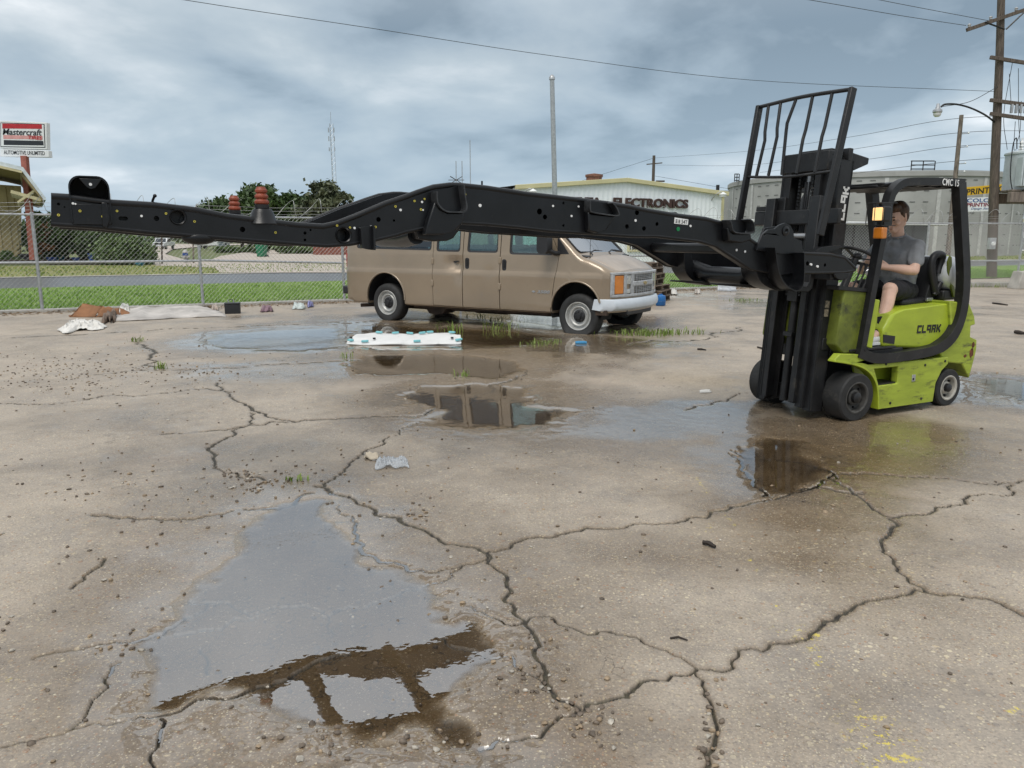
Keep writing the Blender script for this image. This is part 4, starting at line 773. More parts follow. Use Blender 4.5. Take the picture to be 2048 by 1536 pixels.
# ---- mast (tilted back), carriage, forks, load backrest
TILT = math.radians(4.2)
def T(x, y, z):                                              # mast axes: x forward from its heel, z along it
    c, s = math.cos(TILT), math.sin(TILT); return (.36+x*c-z*s, y, .085+x*s+z*c)
def tb(x0, x1, y0, y1, z0, z1):
    b = B(); b.box(x0, x1, y0, y1, z0, z1); b.v = [T(*p) for p in b.v]; return b
def chan(y0, sy, x0, x1, z0, z1, w, nm):                     # C-channel upright, flanges pointing inwards
    b = B(); t_ = .016
    for bx in ((x0,x1,y0,y0+sy*t_),(x1-t_,x1,y0,y0+sy*w),(x0,x0+t_,y0,y0+sy*w)):
        ya, yb = sorted(bx[2:]); b.box(bx[0],bx[1],ya,yb,z0,z1)
    b.v = [T(*p) for p in b.v]; return b.build(nm, m_blk, fk, bevel=.003)
for y0, sy in ((-.18,-1),(-.80,1)):
    chan(y0, sy, -.16, -.02, 0, 2.06, .085, 'outer_upright'); chan(y0+sy*.06, sy, -.13, .02, .02, 2.10, .075, 'inner_upright'); chan(y0+sy*.12, sy, -.09, .055, .05, 2.02, .06, 'inner_upright')
for z, nm in ((.03,'bottom'),(1.50,'middle'),(2.02,'top')): tb(-.155,-.11,-.79,-.19,z,z+.14).build('mast_crossmember', m_blk, fk, bevel=.006)
tb(-.05,.06,-.74,-.24,1.97,2.13).build('mast_top_bridge', m_blk, fk, bevel=.008)
tb(-.10,-.03,-.62,-.30,1.86,2.16).build('mast_head_plate', m_blk, fk, bevel=.006)
pts = Fp([(1676,304),(1700,303),(1739,316),(1737,328),(1708,341),(1678,342)], -.25); B().extr(pts, -.25, -.36).build('hose_pulley_plate', m_blk, fk, bevel=.008)
tb(-.14,.0,-.195,-.15,1.36,1.56).build('upright_clamp', m_blk, fk, bevel=.006); tb(-.16,-.06,-.25,-.17,.52,.62).build('tilt_bracket', m_blk, fk, bevel=.006)
tb(-.21,-.16,-.21,-.165,.50,.66).build('tilt_pin_block', m_blk, fk, bevel=.006); B().tube([T(-.17,-.14,.58), (-.12,-.14,.50)], .03, 10).build('tilt_cylinder', m_blk, fk, smooth=50)
for y in (-.49,): 
    B().tube([T(-.03,y,.04),T(-.03,y,.95)], .036, 14).build('lift_cylinder', m_blk, fk, smooth=50); B().tube([T(-.03,y,.95),T(-.03,y,1.95)], .024, 12).build('lift_rod', m_galv, fk, smooth=50)
    tb(-.08,.02,y-.05,y+.05,.60,.64).build('cylinder_collar', m_blk, fk, bevel=.004); tb(-.08,.02,y-.055,y+.055,.90,1.0).build('cylinder_head', m_blk, fk, bevel=.006)
for y in (-.42,-.56):
    b = B(); n_ = 36
    for k in range(n_): b.box(-.012,.012,y-.010,y+.010,.95+k*.029,.95+k*.029+.02)
    b.v = [T(*p) for p in b.v]; b.build('lift_chain', m_blk, fk)
for k in range(3): B().tube([T(-.02,-.46-.02*k,.98),T(0,-.47-.02*k,1.4),T(-.01,-.47-.02*k,1.9)], .009, 6).build('hydraulic_hose', m_blkp, fk, smooth=50)
# white letters up the side of the outer upright
for ch, z0 in zip('CLARK', (1.165,1.245,1.325,1.405,1.545)):
    if ch == 'R': continue
    up_v = Vector(T(1,0,0))-Vector(T(0,0,0)); rg = Vector(T(0,0,1))-Vector(T(0,0,0)); u_, v_ = {'C':(1688,441),'L':(1690,424),'A':(1693,407),'K':(1697,390)}[ch]
    xx, zz = FK.loc(u_, v_, -.177); block_letter(ch, (xx,-.179,zz), rg, up_v, .062, .068, m_text_w, .0025, 0)
# warning labels on the upright
m_lab = M('worn_label', (.40,.33,.22), .7, 0, .4, 60, col2=(.08,.07,.06))
for z0 in (.80,.87): tb(-.09,-.045,-.182,-.1770,z0,z0+.06).build('warning_label', m_lab, fk)
# carriage raised with the forks
CZ = 1.02
tb(.065,.105,-.95,-.03,CZ+.52,CZ+.64).build('carriage_bar', m_blk, fk, bevel=.008); tb(.065,.105,-.95,-.03,CZ+.08,CZ+.20).build('carriage_bar', m_blk, fk, bevel=.008)
tb(.10,.115,-.93,-.72,CZ+.64,CZ+.68).build('carriage_stop', m_blk, fk, bevel=.004)
for y in (-.30,-.68): tb(.05,.09,y-.06,y+.06,CZ+.0,CZ+.75).build('carriage_plate', m_blk, fk, bevel=.006)
B().tube([T(.06,-.62,CZ+.43),T(.06,-.36,CZ+.43)], .022, 10).build('side_shift_cylinder', m_galv, fk, smooth=50)
for y in (-.24,-.73):                                        # L-shaped forks
    sh = [(.108,CZ+.74),(.148,CZ+.74),(.152,CZ+.05),(.18,CZ+.012),(1.10,CZ-.005),(1.10,CZ-.018),(.15,CZ-.03),(.118,CZ-.005),(.108,CZ+.06)]
    b = B(); b.extr(sh, y-.05, y+.05); b.v = [T(*p) for p in b.v]; b.build('fork', m_blk, fk, bevel=.006)
# load backrest
def bk(u, v, y): x, z = FK.loc(u, v, y); return Vector((x, y, z))
nt_, nb = bk(1706,178,.0), bk(1669,342,.0); ft, fb = bk(1519,214,-.95), bk(1494,354,-.95)
nl = nb+(nb-nt_)*.8; fl_ = fb+(fb-ft)*.65
B().bar(nt_+Vector((0,0,.01)), nl, .035, .06, (1,0,0)).build('backrest_post', m_blk, fk, bevel=.006); B().bar(ft+Vector((0,0,.01)), fl_, .035, .06, (1,0,0)).build('backrest_post', m_blk, fk, bevel=.006)
B().tube(smoothpath([tuple(ft),tuple(ft*.5+nt_*.5+Vector((0.0,0,.015))),tuple(nt_)],6), .016, 8).build('backrest_top_bar', m_blk, fk, smooth=50)
B().tube(smoothpath([tuple(fb),tuple(fb*.5+nb*.5+Vector((.0,0,-.02))),tuple(nb)],6), .012, 8).build('backrest_lower_bar', m_blk, fk, smooth=50)
for k, (tx, bd, bxp) in enumerate(((.11,.45,.12),(.25,.42,.27),(.42,.36,.43),(.60,.5,.60),(.80,.5,.80))):
    a = ft.lerp(nt_, tx); c = fb.lerp(nb, bxp); m1 = ft.lerp(fb, bd).lerp(nt_.lerp(nb, bd), tx+(.045 if k < 2 else -.03 if k == 2 else .0))
    B().tube([a, a.lerp(m1,.85)+Vector((.02 if k<3 else .0,0,0)), m1+Vector((.015,0,-.03)), c], .0135, 8).build('backrest_bar', m_blk, fk, smooth=50)

# bolts, seams and stuck-on plates that break up the bodywork
for u, v in ((1826,758),(1842,797),(1780,806),(1850,730),(1772,728),(1890,722)): a = FK.loc(u, v, -.03); B().lathe([(.012,0),(.012,.006),(.006,.009),(0,.009)], 6, (a[0],-.031,a[1]), 'y').build('panel_bolt', m_blk, fk)
a = FK.loc(1827,756,-.03); B().box(a[0]-.022,a[0]+.022,-.030,-.0265,a[1]-.03,a[1]+.03).build('rating_plate', m_galv, fk, bevel=.002)
B().extr(ribbon(Fp([(1800,701),(1840,698),(1878,690),(1906,669)], -.088), .006), -.0905, -.084).build('cover_seam', m_dark, fk)
m_rust = M('rust_patch', (.16,.055,.025), .9, 0, .4, 30, .2, 40)
for u, v, w_, h_ in ((1943,705,.035,.05),(1930,712,.02,.018),(1946,690,.02,.03)): a = FK.loc(u, v, -.06); B().extr([(a[0]+w_*math.cos(t_)*random.uniform(.6,1.1), a[1]+h_*math.sin(t_)*random.uniform(.6,1.1)) for t_ in [k*.63 for k in range(10)]], -.0605, -.0565).build('rust_patch', m_rust, fk)
# ================================================================== OPERATOR ON THE FORKLIFT
def capsule(b, p, q, r0, r1, n=14):
    p, q = Vector(p), Vector(q); b.tube([p, q], [r0, r1], n); b.ball(p, r0, n, 8); b.ball(q, r1, n, 8)
def voxel(b, name, mat, parent, vox, sm=4, noise_=None):
    me_ = bpy.data.meshes.new(name); me_.from_pydata(b.v, [], b.f); o = link(name, me_, parent)
    r = o.modifiers.new('r', 'REMESH'); r.mode = 'VOXEL'; r.voxel_size = vox
    s = o.modifiers.new('s', 'SMOOTH'); s.iterations = sm; s.factor = .5; apply_mods(o)
    if noise_:
        for v in o.data.vertices:
            c = v.co; v.co += v.normal*(noise_*(math.sin(c.z*46+c.x*31+3*math.sin(c.y*23))+.7*math.sin(c.x*70-c.z*38+2*math.sin(c.z*19))))
    o.data.materials.clear(); o.data.materials.append(mat); o.data.shade_smooth(); return o
PW = lambda x, y, z: tuple(FK.o+FK.X*x+FK.Y*y+np.array([0,0,z]))
person = link('person', None); person.location = tuple(FK.o); person.rotation_euler = (0,0,FK.ang)
tag(person, 'person in grey t-shirt and black shorts seated driving the forklift', 'person')
m_skin = M('skin', (.70,.45,.345), .5, 0, .07, 14, .02, 200); m_shirt = M('grey_shirt', (.255,.265,.28), .9, 0, .12, 9, .15, 120); m_short = M('black_shorts', (.012,.012,.015), .85, 0, .15, 12, .1, 100)
m_hair = M('brown_hair', (.085,.042,.02), .55, 0, .35, 60, .4, 120, stretch=(1,1,.3))
pel = Vector((-1.0,-.49,1.04)); chest = Vector((-.985,-.49,1.33)); nk = Vector((-.955,-.485,1.50)); hd = Vector((-.89,-.47,1.70))
el = FK.loc(1834,546,-.22); EN = Vector((el[0]+.02,-.235,el[1]+.02)); hn = FK.loc(1772,534,-.36); HN = Vector((hn[0],-.37,hn[1]))
SN = Vector((-.985,-.305,1.445)); SF = Vector((-.965,-.675,1.445)); EF = Vector((-.83,-.75,1.22)); HF = Vector((-.60,-.50,1.31))
kq = FK.loc(1780,579,-.27); aq = FK.loc(1758,664,-.16); KN = Vector((kq[0],-.27,kq[1])); AN = Vector((aq[0],-.16,max(aq[1],.70))); KF = Vector((-.58,-.64,1.06)); AF = Vector((-.40,-.64,.70)); HPN = Vector((-.98,-.40,1.035)); HPF = Vector((-.98,-.58,1.035))
b = B()
for a, c, r0, r1 in ((pel,chest,.09,.09),(chest,nk,.085,.055),(nk,hd-Vector((.015,0,.06)),.055,.052),(SN,EN,.052,.042),(SF,EF,.052,.042),(HPN,KN,.085,.062),(HPF,KF,.085,.062)): capsule(b, a, c, r0, r1)
for k, a in ((KN,AN),(KF,AF)): capsule(b, k, k.lerp(a,.35)+Vector((-.012,0,0)), .060, .056); capsule(b, k.lerp(a,.35)+Vector((-.012,0,0)), a, .056, .036); b.ball(k+Vector((.012,0,.008)), .056); capsule(b, a, a+Vector((.10,.0,-.055)), .036, .03)
for e_, h, far in ((EN,HN,0),(EF,HF,1)):
    capsule(b, e_, e_.lerp(h,.35), .042, .044); w = e_.lerp(h,.86); capsule(b, e_.lerp(h,.35), w, .044, .028)
    d = (h-e_).normalized(); sd = Vector((0,0,1)).cross(d).normalized(); upv = d.cross(sd)
    palm = w+d*.05; capsule(b, w, palm+d*.03+upv*.0, .028, .03); 
    for k, (off, ln_) in enumerate(((-.027,.058),(-.009,.068),(.009,.064),(.026,.050))):
        k0 = palm+d*.035+upv*off; k1 = k0+d*ln_*.55+sd*(.012 if far else -.012); k2 = k1+d*ln_*.25+sd*(.030 if far else -.030); capsule(b, k0, k1, .0105, .0095, 8); capsule(b, k1, k2, .0095, .008, 8)
    t0 = w+d*.03+upv*.028; capsule(b, t0, t0+d*.04+upv*.022, .012, .010, 8); capsule(b, t0+d*.04+upv*.022, t0+d*.068+upv*.016+sd*-.012, .010, .008, 8)
# head: cranium, jaw, nose, brow, ears; faces forward and slightly down to the hands
fw = Vector((.93,.05,-.36)).normalized(); sdv = Vector((0,1,0)); upv = fw.cross(sdv)*-1 if fw.cross(sdv).z < 0 else fw.cross(sdv)
H = lambda f, s, u: hd+fw*f+sdv*s+upv*u
def hball(f, s, u, r, n=14): b.ball(H(f,s,u), r, n, 10)
hball(-.015,0,.045,.088); hball(.0,0,.02,.084); hball(.035,0,.035,.068); hball(.035,0,-.03,.062); capsule(b, H(.0,.045,-.05), H(.072,.012,-.098), .036, .026); capsule(b, H(.0,-.045,-.05), H(.072,-.012,-.098), .036, .026)
hball(.082,0,-.10,.022); capsule(b, H(.098,0,.018), H(.122,0,-.03), .010, .015, 8); hball(.112,.012,-.032,.009); hball(.112,-.012,-.032,.009); capsule(b, H(.084,.04,.028), H(.094,0,.028), .013, .014, 8); capsule(b, H(.084,-.04,.028), H(.094,0,.028), .013, .014, 8)
for s_ in (-1,1): hball(.066,s_*.048,-.025,.026); capsule(b, H(-.012,s_*.082,.018), H(-.004,s_*.086,-.03), .014, .009, 8); capsule(b, H(.098,s_*.018,-.066), H(.102,0,-.064), .009, .011, 8); capsule(b, H(.095,s_*.016,-.080), H(.099,0,-.080), .009, .011, 8)
body = voxel(b, 'body', m_skin, person, .0065, 3)
b = B(); b.ball(H(-.03,0,.055), (.098,.094,.09), 20, 14); b.ball(H(.03,0,.095), (.075,.078,.055), 18, 12); b.ball(H(-.055,0,.0), (.062,.082,.085), 16, 10); b.ball(H(.055,.02,.108), (.05,.055,.035), 14, 8)
for s_ in (-1,1): capsule(b, H(.012,s_*.076,.04), H(-.004,s_*.08,-.005), .016, .009, 8)
hair = voxel(b, 'hair', m_hair, person, .006, 2, .0016)
for s_ in (-1,1):
    B().ball(H(.086,s_*.034,.008), .0105, 10, 8).build('eye', M('eye', (.10,.07,.05), .3), person, smooth=60); B().tube([H(.092,s_*.016,.032),H(.097,s_*.034,.037),H(.088,s_*.052,.033)], .005, 6).build('eyebrow', m_hair, person, smooth=60)
B().tube([H(.110,-.018,-.073),H(.114,0,-.072),H(.110,.018,-.073)], .0035, 6).build('lips', M('lip', (.40,.17,.13), .5), person, smooth=60)
b = B()
for a, c, r0, r1 in ((pel+Vector((.01,0,-.04)),pel+Vector((0,0,.1)),.145,.145),(pel+Vector((.02,-.05,0)),chest+Vector((0,-.06,0)),.125,.13),(pel+Vector((.02,.05,0)),chest+Vector((0,.06,0)),.125,.13),(chest+Vector((0,.06,.02)),SN+Vector((0,-.03,-.005)),.12,.075),(chest+Vector((0,-.06,.02)),SF+Vector((0,.03,-.005)),.12,.075),(SN+Vector((0,-.03,0)),nk+Vector((-.005,.02,.0)),.07,.058),(SF+Vector((0,.03,0)),nk+Vector((-.005,-.02,.0)),.07,.058),(SN,SN.lerp(EN,.60),.068,.066),(SF,SF.lerp(EF,.60),.068,.066)): capsule(b, a, c, r0, r1)
capsule(b, chest+Vector((.035,0,.06)), nk+Vector((.03,0,-.035)), .095, .062); shirt = voxel(b, 'shirt', m_shirt, person, .009, 5, .0042)
ccol = nk+(hd-nk)*.20; dn = (hd-nk).normalized(); o1 = dn.orthogonal().normalized(); o2 = dn.cross(o1)
B().tube([ccol+(o1*math.cos(t_)+o2*math.sin(t_))*.066 for t_ in [2*math.pi*k/20 for k in range(20)]], .008, 6, closed=True).build('collar', m_shirt, person, smooth=60)
b = B()
for hp, kn in ((HPN,KN),(HPF,KF)): capsule(b, hp+Vector((-.02,0,0)), hp.lerp(kn,.80), .112, .088)
capsule(b, HPN, HPF, .115, .115); shorts = voxel(b, 'shorts', m_short, person, .010, 4, .003)
m_shoe = M('white_trainer', (.72,.72,.71), .55, 0, .08, 20, .05, 80); m_sock = M('black_sock', (.014,.014,.016), .9)
for k_, a in ((KN,AN),(KF,AF)):
    d = (a-k_).normalized(); B().tube([a-d*.13,a-d*.06,a+d*.02], [.048,.043,.042], 14).build('sock', m_sock, person, smooth=60)
    b = B(); t0 = a+Vector((-.045,0,-.055)); capsule(b, t0, t0+Vector((.10,0,-.004)), .042, .040); capsule(b, t0+Vector((.10,0,-.004)), t0+Vector((.215,.008,-.018)), .042, .030); b.ball(a+Vector((0,0,-.015)), (.05,.045,.045)); voxel(b, 'shoe', m_shoe, person, .006, 3)
    B().extr([(t0.x-.04+q[0], t0.y+q[1]) for q in rrect(0,.285,-.043,.043,.04)], t0.z-.052, t0.z-.028, 'z').build('sole', m_white, person, bevel=.005)
    for q in range(4): c = t0+Vector((.10+.022*q,0,.036-.009*q)); B().tube([c+Vector((0,-.024,-.008)),c+Vector((.004,0,.006)),c+Vector((0,.024,-.008))], .003, 5).build('shoelace', m_blkp, person)
# phone-sized pale paper on the far thigh
# ================================================================== VAN
VG = G(1155, 668); VN = Place(VG[0], VG[1], -32); VC = .98      # y = 0 near flank, VC the van's centre line
van = at_place('passenger_van', VN, 'dented gold passenger van with flat tyres parked by the fence', 'van')
ZP = [(.31,.935),(.335,.972),(.42,.994),(.445,.984),(.80,.995),(.90,1.0),(.945,.992),(.995,.976),(1.25,.962),(1.30,.952),(1.65,.905),(1.85,.865),(2.1,.80)]
def ys(z): return float(np.interp(z, [p[0] for p in ZP], [p[1] for p in ZP]))
def zt(x): return float(np.interp(x, [-5.12,-5.05,-4.9,-3,-1.6,-1.1,-.80,-.70,-.60,.0,.08,.15,.35,.52,.62,.70], [1.6,1.97,2.04,2.07,2.07,2.05,1.99,1.92,1.80,1.245,1.215,1.20,1.12,1.02,.985,.95]))
def wx(x): return float(np.interp(x, [-5.14,-5.10,-5.0,-4.8,.2,.42,.52,.60,.66,.70], [.80,.93,.985,1.0,1.0,.985,.93,.75,.50,.12]))
def section(x, ins):
    w = wx(x)-ins*(1 if x < .4 else 1); w = max(w, .05); t_ = zt(x)-ins; zb_ = (.31 if -4.9 < x < .3 else .36)+ins; r = .16 if x < -.75 else .10
    r = min(r, w*.6); P = []; zs = [zb_+(t_-r-zb_)*k/26 for k in range(27)]
    zs = sorted(set([round(q,4) for q in zs]+[q for q in (.335,.42,.445,.90,.945,.995,1.25,1.30) if zb_+.01 < q < t_-r-.01])); 
    while len(zs) > 32: zs.pop(3)
    grid = np.linspace(0, 1, 32); zs = np.interp(grid, np.linspace(0,1,len(zs)), zs)
    def dent(z):                                             # the pushed-in rear door on the near side
        d = .085*math.exp(-(((x+2.47)/.13)**2+((z-1.09)/.10)**2))+.05*math.exp(-(((x+2.36)/.07)**2+((z-.93)/.15)**2))+.015*math.exp(-(((x+1.72)/.10)**2+((z-.92)/.10)**2)); return d
    P.append((0, zb_))
    side = [(w*ys(z)-0, z) for z in zs]; ye = side[-1][0]
    arc = [(ye-r+r*math.cos(a), t_-r+r*math.sin(a)*1.0) for a in [math.pi/2*k/5 for k in range(1,6)]]
    top = [((ye-r)*(1-k/5), t_+.018*(1-(1-k/5)**2)*(1 if x < -.8 else 2)) for k in range(1,5)]
    half = side+arc+top
    ring = [(VC-y-0, z) for y, z in half]                     # near side (small y)
    near = [(VC-y+(dent(z) if z < 1.3 else 0), z) for y, z in half]; far_ = [(VC+y, z) for y, z in half]
    return [(VC, zb_)]+near+[(VC, half[-1][1]+.002)]+far_[::-1]
def loft(ins):
    xs = list(np.arange(-4.95, .40, .07)); xs = [-5.12+ins,-5.10+ins,-5.07+ins,-5.02+ins]+xs+[.42,.47,.52,.56,.60,.63-ins*.4,.66-ins*.7,.69-ins]; b = B(); n = None
    for x in xs:
        s = section(x, ins); n = len(s); b.v += [(float(x), p[0], p[1]) for p in s]
    m = len(xs)
    for i in range(m-1):
        for k in range(n): b.f.append((i*n+k, i*n+(k+1)%n, (i+1)*n+(k+1)%n, (i+1)*n+k))
    b.f += [tuple(range(n)), tuple((m-1)*n+k for k in range(n))[::-1]]; return b
m_vin = M('van_interior', (.10,.105,.105), .8, 0, .1, 4)
def mesh_obj(b, name, mats):
    o = link(name, b.mesh(name, mats[0])); 
    for m_ in mats[1:]: o.data.materials.append(m_)
    return o
def boolop(a, c, op):
    m = a.modifiers.new('b', 'BOOLEAN'); m.operation = op; m.object = c; m.solver = 'EXACT'; apply_mods(a)
def dup(o, name): c = o.copy(); c.data = o.data.copy(); COL.objects.link(c); c.name = name; return c
def cutter(loops, d0, d1, axis='y'): return link('cut', B().extr(loops, d0, d1, axis).mesh('cut', m_vin))
def rm(*os):
    for o in os: bpy.data.objects.remove(o)
outer = mesh_obj(loft(0), 'shell', [m_van]); inner = mesh_obj(loft(.04), 'in', [m_vin])
boolop(outer, inner, 'DIFFERENCE')
doors = {'front_door': [(-1.495,.335),(-.515,.335),(-.50,.45),(-.455,.75),(-.40,1.05),(-.365,1.27),(-.69,1.86),(-.80,1.93),(-1.495,1.94)],
         'side_door': [(-2.275,.335),(-1.51,.335),(-1.51,1.94),(-2.275,1.94)], 'rear_side_door': [(-2.935,.345),(-2.29,.335),(-2.29,1.94),(-2.935,1.93)]}
def rp(pts, r=.05, n=3):                                     # round the corners of an outline
    out = []; m = len(pts)
    for i in range(m):
        p0, p, p1 = Vector(pts[i-1]), Vector(pts[i]), Vector(pts[(i+1)%m]); a = p+(p0-p).normalized()*min(r,(p0-p).length*.45); c = p+(p1-p).normalized()*min(r,(p1-p).length*.45)
        for k in range(n+1): t_ = k/n; out.append(tuple((a*(1-t_)+p*t_)*(1-t_)+(p*(1-t_)+c*t_)*t_))
    return out
wins = {'front_door': [(-1.325,1.262),(-.47,1.255),(-.50,1.38),(-.78,1.80),(-.86,1.84),(-1.325,1.84)], 'side_door': [(-2.20,1.29),(-1.555,1.285),(-1.575,1.82),(-2.18,1.82)],
        'rear_side_door': [(-2.875,1.30),(-2.345,1.295),(-2.36,1.82),(-2.86,1.82)], 'body': [(-4.80,1.345),(-2.985,1.315),(-2.985,1.82),(-4.76,1.82)]}
tri_w = [(-.40,1.262),(-.175,1.262),(-.40,1.56)]
wcut = {k: cutter(rp(v, .06), -.3, 2.3) for k, v in wins.items()}
ws = [(VC-.86,1.30),(VC+.86,1.30),(VC+.79,1.87),(VC-.79,1.87)]; wsc = cutter(rp(ws, .07), -1.05, .3, 'x')
rear_w = cutter(rp([(VC-.72,1.35),(VC+.72,1.35),(VC+.68,1.85),(VC-.68,1.85)], .06), -5.4, -4.9, 'x')
glass_shell = dup(outer, 'gs')
parts = {}
for k, v in doors.items():
    dc = cutter(v, -.4, .45); d = dup(outer, k); boolop(d, dc, 'INTERSECT'); boolop(d, wcut[k], 'DIFFERENCE'); parts[k] = d
    vg = [(x+dx, z+dz) for (x, z), dx, dz in zip(v, [(-.009 if x < np.mean([q[0] for q in v]) else .009) for x, z in v], [(-.008 if z < 1 else .008) for x, z in v])]
    dc2 = cutter(vg, -.4, .45); boolop(outer, dc2, 'DIFFERENCE'); rm(dc, dc2)
for c in (wcut['body'], wsc, rear_w): boolop(outer, c, 'DIFFERENCE')
for k in ('front_door','side_door','rear_side_door'):        # far-side openings
    c = cutter(rp(wins[k], .06), 1.2, 2.3); boolop(outer, c, 'DIFFERENCE'); rm(c)
tc_ = cutter(tri_w, -.3, .4)
AR = {'rear': (-4.065,.44,.462), 'front': (-.045,.395,.447)}
for nm, (ax, az, ar) in AR.items():
    arch = [(ax+ar*math.cos(math.radians(a)), az+ar*math.sin(math.radians(a))) for a in range(0,181,8)]+[(ax-ar*.98,.1),(ax+ar*.98,.1)]
    for y0, y1 in ((-.3,.42),(1.55,2.3)):
        c = cutter(arch, y0, y1); boolop(outer, c, 'DIFFERENCE')
        if nm == 'front' and y0 < 0: boolop(parts['front_door'], c, 'DIFFERENCE')
        rm(c)
def finish(o, name, parent, mats=None, ang=25):
    o.name = name; o.parent = parent; o.data.shade_smooth(); o.data.set_sharp_from_angle(angle=math.radians(ang))
    w = o.modifiers.new('w', 'WEIGHTED_NORMAL'); w.keep_sharp = True; w.weight = 80
    return o
vbody = finish(outer, 'body', van)
for k, o in parts.items(): finish(o, 'door', van)
parts['rear_side_door']['label'] = 'rear side door with a deep dent'
# glass: slices of the same shell in each opening, each framed by a black seal
def seal(pts, y, parent, th=.016):
    P = rp(pts, .06); n = len(P); Q = []
    cx_ = np.mean([p[0] for p in P]); cz_ = np.mean([p[1] for p in P])
    I = [(p[0]+(cx_-p[0])*.0+(-.03 if p[0] > cx_ else .03)*min(1,abs(p[0]-cx_)/.2), p[1]+(-.03 if p[1] > cz_ else .03)*min(1,abs(p[1]-cz_)/.1)) for p in P]
    b = B()
    def sy(p): return VC-ys(p[1])*1.0+y
    b.v = [(p[0],sy(p),p[1]) for p in P]+[(p[0],sy(p)+.006,p[1]) for p in I]+[(p[0],sy(p)+.03,p[1]) for p in I]; b.f = [(i,(i+1)%n,n+(i+1)%n,n+i) for i in range(n)]+[(n+i,n+(i+1)%n,2*n+(i+1)%n,2*n+i) for i in range(n)]
    b.build('window_seal', m_blkp, parent, recalc=True)
def pane(pts, parent, near=True):
    P = rp(pts, .06); b = B(); tri = tessellate_polygon([[Vector((p[0],p[1],0)) for p in P]]); y = .018
    f = (lambda p: VC-ys(p[1])+y) if near else (lambda p: VC+ys(p[1])-y)
    n = len(P); b.v = [(p[0], f(p), p[1]) for p in P]+[(p[0], f(p)+.005, p[1]) for p in P]; b.f = [tuple(t_) for t_ in tri]+[tuple(i+n for i in reversed(t_)) for t_ in tri]+[(i,(i+1)%n,n+(i+1)%n,n+i) for i in range(n)]
    return b.build('window', m_glass, parent)
for k, v in wins.items():
    par = van if k == 'body' else parts[k]
    pane(v, par); seal(v, .008, par); pane(v, van, False)
B().extr(tri_w, VC-.957, VC-.935).build('corner_trim', m_blkp, van, bevel=.004)
gs2 = dup(glass_shell, 'windscreen'); boolop(gs2, wsc, 'INTERSECT'); gs2.data.materials.clear(); gs2.data.materials.append(glass_mat('windscreen_glass', (.70,.86,.82), 1.6, .0, .42)); finish(gs2, 'windscreen', van)
for p_ in gs2.data.polygons: p_.material_index = 0
rm(glass_shell, inner, wsc, rear_w, tc_, *wcut.values())
# windscreen seal and cowl
b = B(); pw = [(-.02-0*0, VC-.88,1.275),(-.02,VC+.88,1.275)]
def wsx(z): return float(np.interp(z, [1.245,1.80,1.92], [.0,-.60,-.70]))
P3 = [(wsx(z)+.006, y, z+.004) for y, z in rp(ws, .07)]; b.tube(P3, .017, 6, closed=True); b.build('windscreen_seal', m_blkp, van, smooth=60)
B().extr([(-.07,1.285),(.045,1.245),(.075,1.238),(.06,1.215),(-.05,1.22)], VC-.86, VC+.86).build('cowl', m_blkp, van, bevel=.006)
for y0, y1 in ((VC-.58,VC-.02),(VC+.12,VC+.66)): B().tube([(.05,y0,1.262),(-.015,y0+.06,1.30),(-.06,(y0+y1)/2,1.335),(-.045,y1,1.315)], .010, 6).build('wiper', m_blkp, van, smooth=60)
B().tube([(.10,VC-.78,1.215),(.105,VC-.78,1.62),(.108,VC-.78,1.95)], .004, 6).build('aerial', m_blkp, van); B().ball((.10,VC-.78,1.222), .016).build('aerial_base', m_blkp, van, smooth=60)
# faded bonnet with its seam
b = B(); nx_, ny_ = 14, 16
for i in range(nx_+1):
    x = .07+(.60-.07)*i/nx_
    for j in range(ny_+1):
        k = j/ny_*2-1; w = min(.80, wx(x)*.80) if x < .5 else .80-(x-.5)*2.2; y = k*w; q = section(x, 0)
        b.v.append((x, VC+y, zt(x)+.020*(1-(abs(y)/(wx(x)*.86))**2)*1.6+.006-.004*(abs(k)**8)))
for i in range(nx_):
    for j in range(ny_): a = i*(ny_+1)+j; b.f.append((a,a+1,a+ny_+2,a+ny_+1))
o = b.build('bonnet', m_vanhood, van, smooth=40); sm_ = o.modifiers.new('s','SOLIDIFY'); sm_.thickness = .03; sm_.offset = -1
